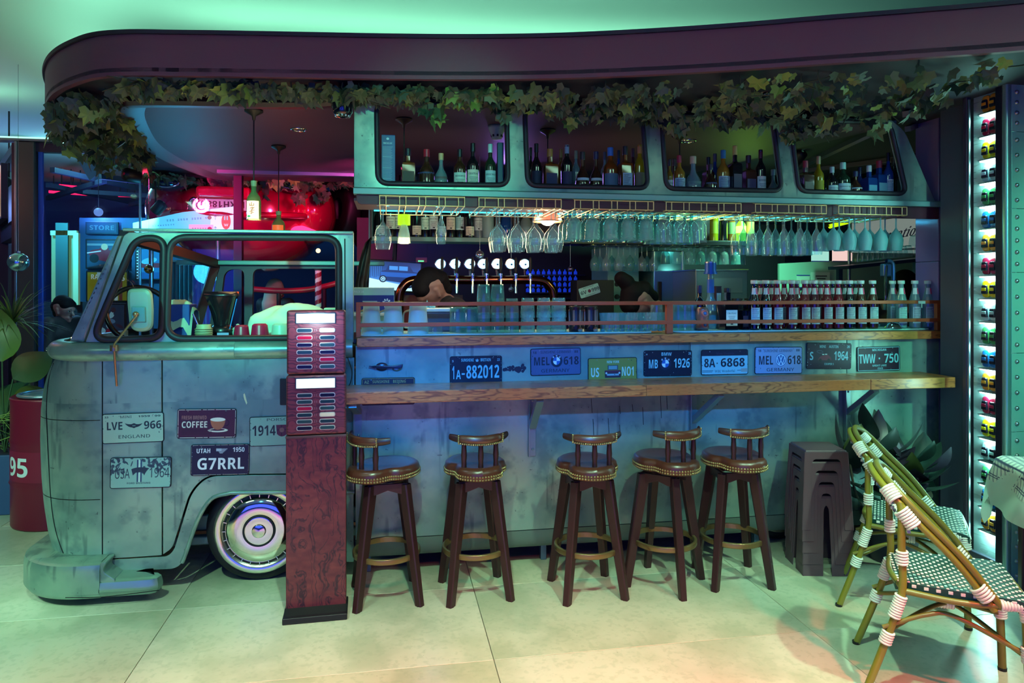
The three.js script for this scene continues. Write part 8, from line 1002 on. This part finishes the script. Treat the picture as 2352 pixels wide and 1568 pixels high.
// ---------- ivy ----------
{
  const star = [[0, 0], [0.35, -0.18], [0.62, 0.12], [0.42, 0.36], [0.46, 0.7], [0.2, 0.62], [0, 1.05], [-0.2, 0.62], [-0.46, 0.7], [-0.42, 0.36], [-0.62, 0.12], [-0.35, -0.18]];
  const leaf = (fold, curl) => { const P = star.map(([x, y]) => V(x, y, Math.abs(x) * fold - curl * y * y)), c = V(0, 0.32, -curl * 0.1 - 0.04), pos = [], n = P.length; for (let i = 0; i < n; i++) { const a = P[i], b = P[(i + 1) % n]; pos.push(c.x, c.y, c.z, a.x, a.y, a.z, b.x, b.y, b.z); } const g = new THREE.BufferGeometry(); g.setAttribute('position', new THREE.Float32BufferAttribute(pos, 3)); g.computeVertexNormals(); return plain(g); };
  const shapes = [leaf(0.25, 0.15), leaf(0.05, 0.35), leaf(0.4, 0.05)], lm = [0x4c5c38, 0x3a4a34, 0x5e6c40, 0x465240, 0x7c9440].map((c) => M(c, 0.55, 0, { side: THREE.DoubleSide, transmission: 0.12, thickness: 0 }));
  const outer = (k) => { const L = outPath.length - 1, i = Math.max(0, Math.min(L, k * L)), a = Math.floor(i), b = Math.min(L, a + 1), f = i - a; return [outPath[a][0] + (outPath[b][0] - outPath[a][0]) * f, outPath[a][1] + (outPath[b][1] - outPath[a][1]) * f]; };
  const garland = (label, count, sample, size) => {
    const t = thing('ivy_garland', label, 'ivy'), rest = [];
    for (let i = 0; i < count; i++) {
      const { p, out, hang } = sample(i), s = size * rr(0.65, 1.25) * (rnd() < 0.12 ? 1.25 : 1), bright = rnd(), k = bright > 0.9 ? 4 : Math.floor(rnd() * 4), e = new THREE.Euler(rr(-0.9, 0.6) + (hang > 0.06 ? 0 : 0.7), out + rr(-1.1, 1.1), Math.PI + rr(-0.8, 0.8), 'YXZ');
      if (i < 290) { const m = part(t, 'leaf', shapes[i % 3], lm[k], p); m.rotation.copy(e); m.scale.setScalar(s); }
      else { const m4 = new THREE.Matrix4().compose(p, new THREE.Quaternion().setFromEuler(e), V(s, s, s)); rest.push([k, shapes[i % 3].clone().applyMatrix4(m4)]); }
    }
    for (let k = 0; k < 5; k++) { const g = rest.filter((r) => r[0] === k).map((r) => r[1]); if (g.length) part(t, 'leaves', merge(g), lm[k]).userData.kind = 'stuff'; }
    const vines = []; for (let i = 0; i < count / 14; i++) { const { p } = sample(i * 14), q = p.clone().add(V(rr(-0.15, 0.15), rr(-0.1, 0.02), rr(-0.06, 0.06))); vines.push(tube([[p.x, CY, p.z], p.toArray(), q.toArray()], 0.003, 6, 4)); } part(t, 'vine', merge(vines), M(0x3a3c28, 0.8)).userData.kind = 'stuff';
    return t;
  };
  // over the bar front: between the fascia and the upper cabinet
  const xAt = (x) => { let best = outPath[0]; for (const q of outPath) if (Math.abs(q[0] - x) < Math.abs(best[0] - x) && q[1] > 0.15) best = q; return best[1]; };
  const tufts = [[990, 0.17, 0.05], [1150, 0.1, 0.06], [1310, 0.14, 0.05], [1500, 0.1, 0.06], [1540, 0.12, 0.07], [1660, 0.08, 0.06], [1820, 0.16, 0.05], [1880, 0.1, 0.07], [2020, 0.2, 0.06], [2040, 0.24, 0.05]].map(([a, l, w]) => [at(a, 260, 0.06).x, l, w]);
  garland('ivy garland trailing along the canopy above the four bottle windows', 760, () => { const x = -0.15 + (2.95 + 0.15) * Math.pow(rnd(), 0.82), dense = sm(0.0, 1.6, x), zf = xAt(x) - 0.06, z = 0.05 + (zf - 0.05) * rnd(), tuft = tufts.find(([a, , w]) => Math.abs(x - a) < w && rnd() < 0.8); let hang = rr(0.0, 0.04 + 0.07 * dense * (1 - (z - 0.05) / zf * 0.6)); let zz = z; if (tuft) { hang = rr(0, tuft[1]); zz = 0.05 + rnd() * 0.08; } return { p: V(x, CY - 0.01 - hang, zz), out: 0, hang }; }, 0.062);
  // thin run over the van, thick bunch round the canopy end
  garland('ivy clustered thickly under the rounded canopy end above the van', 760, (i) => {
    if (i % 10 < 3) { const x = rr(-1.3, -0.12), zf = xAt(x) - 0.05, z = 0.08 + (zf - 0.08) * rnd(), hang = rr(0, 0.045); return { p: V(x, CY - 0.01 - hang, z), out: 0, hang }; }
    const px = rr(112, 345), lo = px < 180 ? 240 - (px - 112) * 0.5 : 206 - (px - 180) * 0.06, hiY = px < 180 ? 268 + (px - 112) * 1.25 : 348 + (px - 180) * 0.28, inner = px > 272 ? 225 + (px - 272) * 1.55 : lo; const py = rr(Math.max(lo, inner), hiY), p = atY(px, py, CY - 0.015), hang = rr(0, 0.14) * rnd(); p.y -= hang; return { p, out: -0.5, hang };
  }, 0.072);
  garland('sparse ivy hanging along the rear edge of the canopy behind the van', 170, () => { const px = rr(330, 800), py = px < 510 ? 385 + (px - 330) * 0.16 + rr(0, 16) : rr(404, 418), p = atY(px, py, CY - 0.02), d = [485, 600, 690, 740].some((c) => Math.abs(px - c) < 14), hang = rr(0, d ? 0.2 : 0.035); p.y -= hang; return { p, out: 0, hang }; }, 0.085);
}
// coloured lamps, unseen and placed to light the rooms behind: magenta on the hanging car, blue and teal around the partition, each with an added fitting
{
  const rig = (color, power, pos, tgt, ang, label) => { const s = spot(color, power, pos, tgt, ang, 0.6, 4), t = thing('unseen_rear_spotlight', label, 'light', pos), q = new THREE.Quaternion().setFromUnitVectors(V(0, -1, 0), V(tgt[0] - pos[0], tgt[1] - pos[1], tgt[2] - pos[2]).normalize()); part(t, 'can', lathe([[0.04, -0.005], [0.05, -0.005], [0.05, 0.1], [0.01, 0.12]], 18).applyQuaternion(q), mat.black); part(t, 'lens', cyl(0.038, 0.038, 0.006, 18, 0, 0.03, 0).applyQuaternion(q), glow(color, 2)); part(t, 'yoke', rod([0, 0, 0], [0, Math.max(0.1, (pos[2] < -2.9 ? 3.36 : 2.62) - pos[1]), 0], 0.008), mat.black); return s; };
  rig(0xff2a6a, 13, [-1.9, 2.45, -1.9], [-0.85, 2.3, -3.8], 0.6, 'unseen magenta spotlight aimed at the hanging red car'); rig(0xff4a90, 10, [-0.2, 2.5, -1.6], [-0.7, 2.2, -3.8], 0.6, 'unseen pink spotlight by the rear canopy edge');
  rig(0xc8f0ff, 16, [-2.3, 2.3, -3.95], [-1.32, 1.55, -4.7], 0.3, 'added white fill spotlight over the blonde woman'); rig(0xa8e0e8, 10, [-2.1, 2.3, -3.0], [-3.05, 1.35, -3.4], 0.5, 'added pale fill spotlight beside the man in glasses');  // fill lights added on the woman and the man
  rig(0x8868d0, 1.6, [1.0, 2.5, -1.85], [1.0, 2.9, -1.2], 1.0, 'added violet fill uplight standing on the back shelf');  // fill light added to tint the soffit over the bar
  for (const [p, c, w, k] of [[[-3.4, 2.5, -5.2], 0x7090d8, 4, 'added blue fill globe lamp over the poster wall'], [[-4.6, 2.6, -4.0], 0x5868c0, 3, 'added deep blue fill globe lamp behind the shop front']]) { const t = thing('added_globe_lamp', k, 'lamp', p); part(t, 'globe', ball(0.05), glow(c, 1)); part(t, 'cord', rod([0, 0, 0], [0, 3.36 - p[1], 0], 0.004), mat.dark); lamp(c, w, p, 4); }  // globes added to lift the dark blue background
  rig(0x40c0e0, 24, [-3.6, 2.6, -3.6], [-2.2, 1.2, -5.2], 0.9, 'unseen blue spotlight washing the poster wall'); rig(0x38e0e0, 20, [-1.6, 2.9, -3.9], [-1.9, 1.6, -5.2], 0.8, 'unseen teal spotlight washing the curtain');
  rig(0x4a60ff, 3, [0.3, 2.5, -2.2], [0.8, 1.5, -3.3], 0.9, 'unseen violet-blue spotlight over the beer tower'); rig(0x8cffd0, 26, [3.2, 2.6, -1.2], [3.1, 1.6, -2.6], 0.8, 'unseen pale green kitchen spotlight over the steel rack');
}
renderer.render(scene, camera);
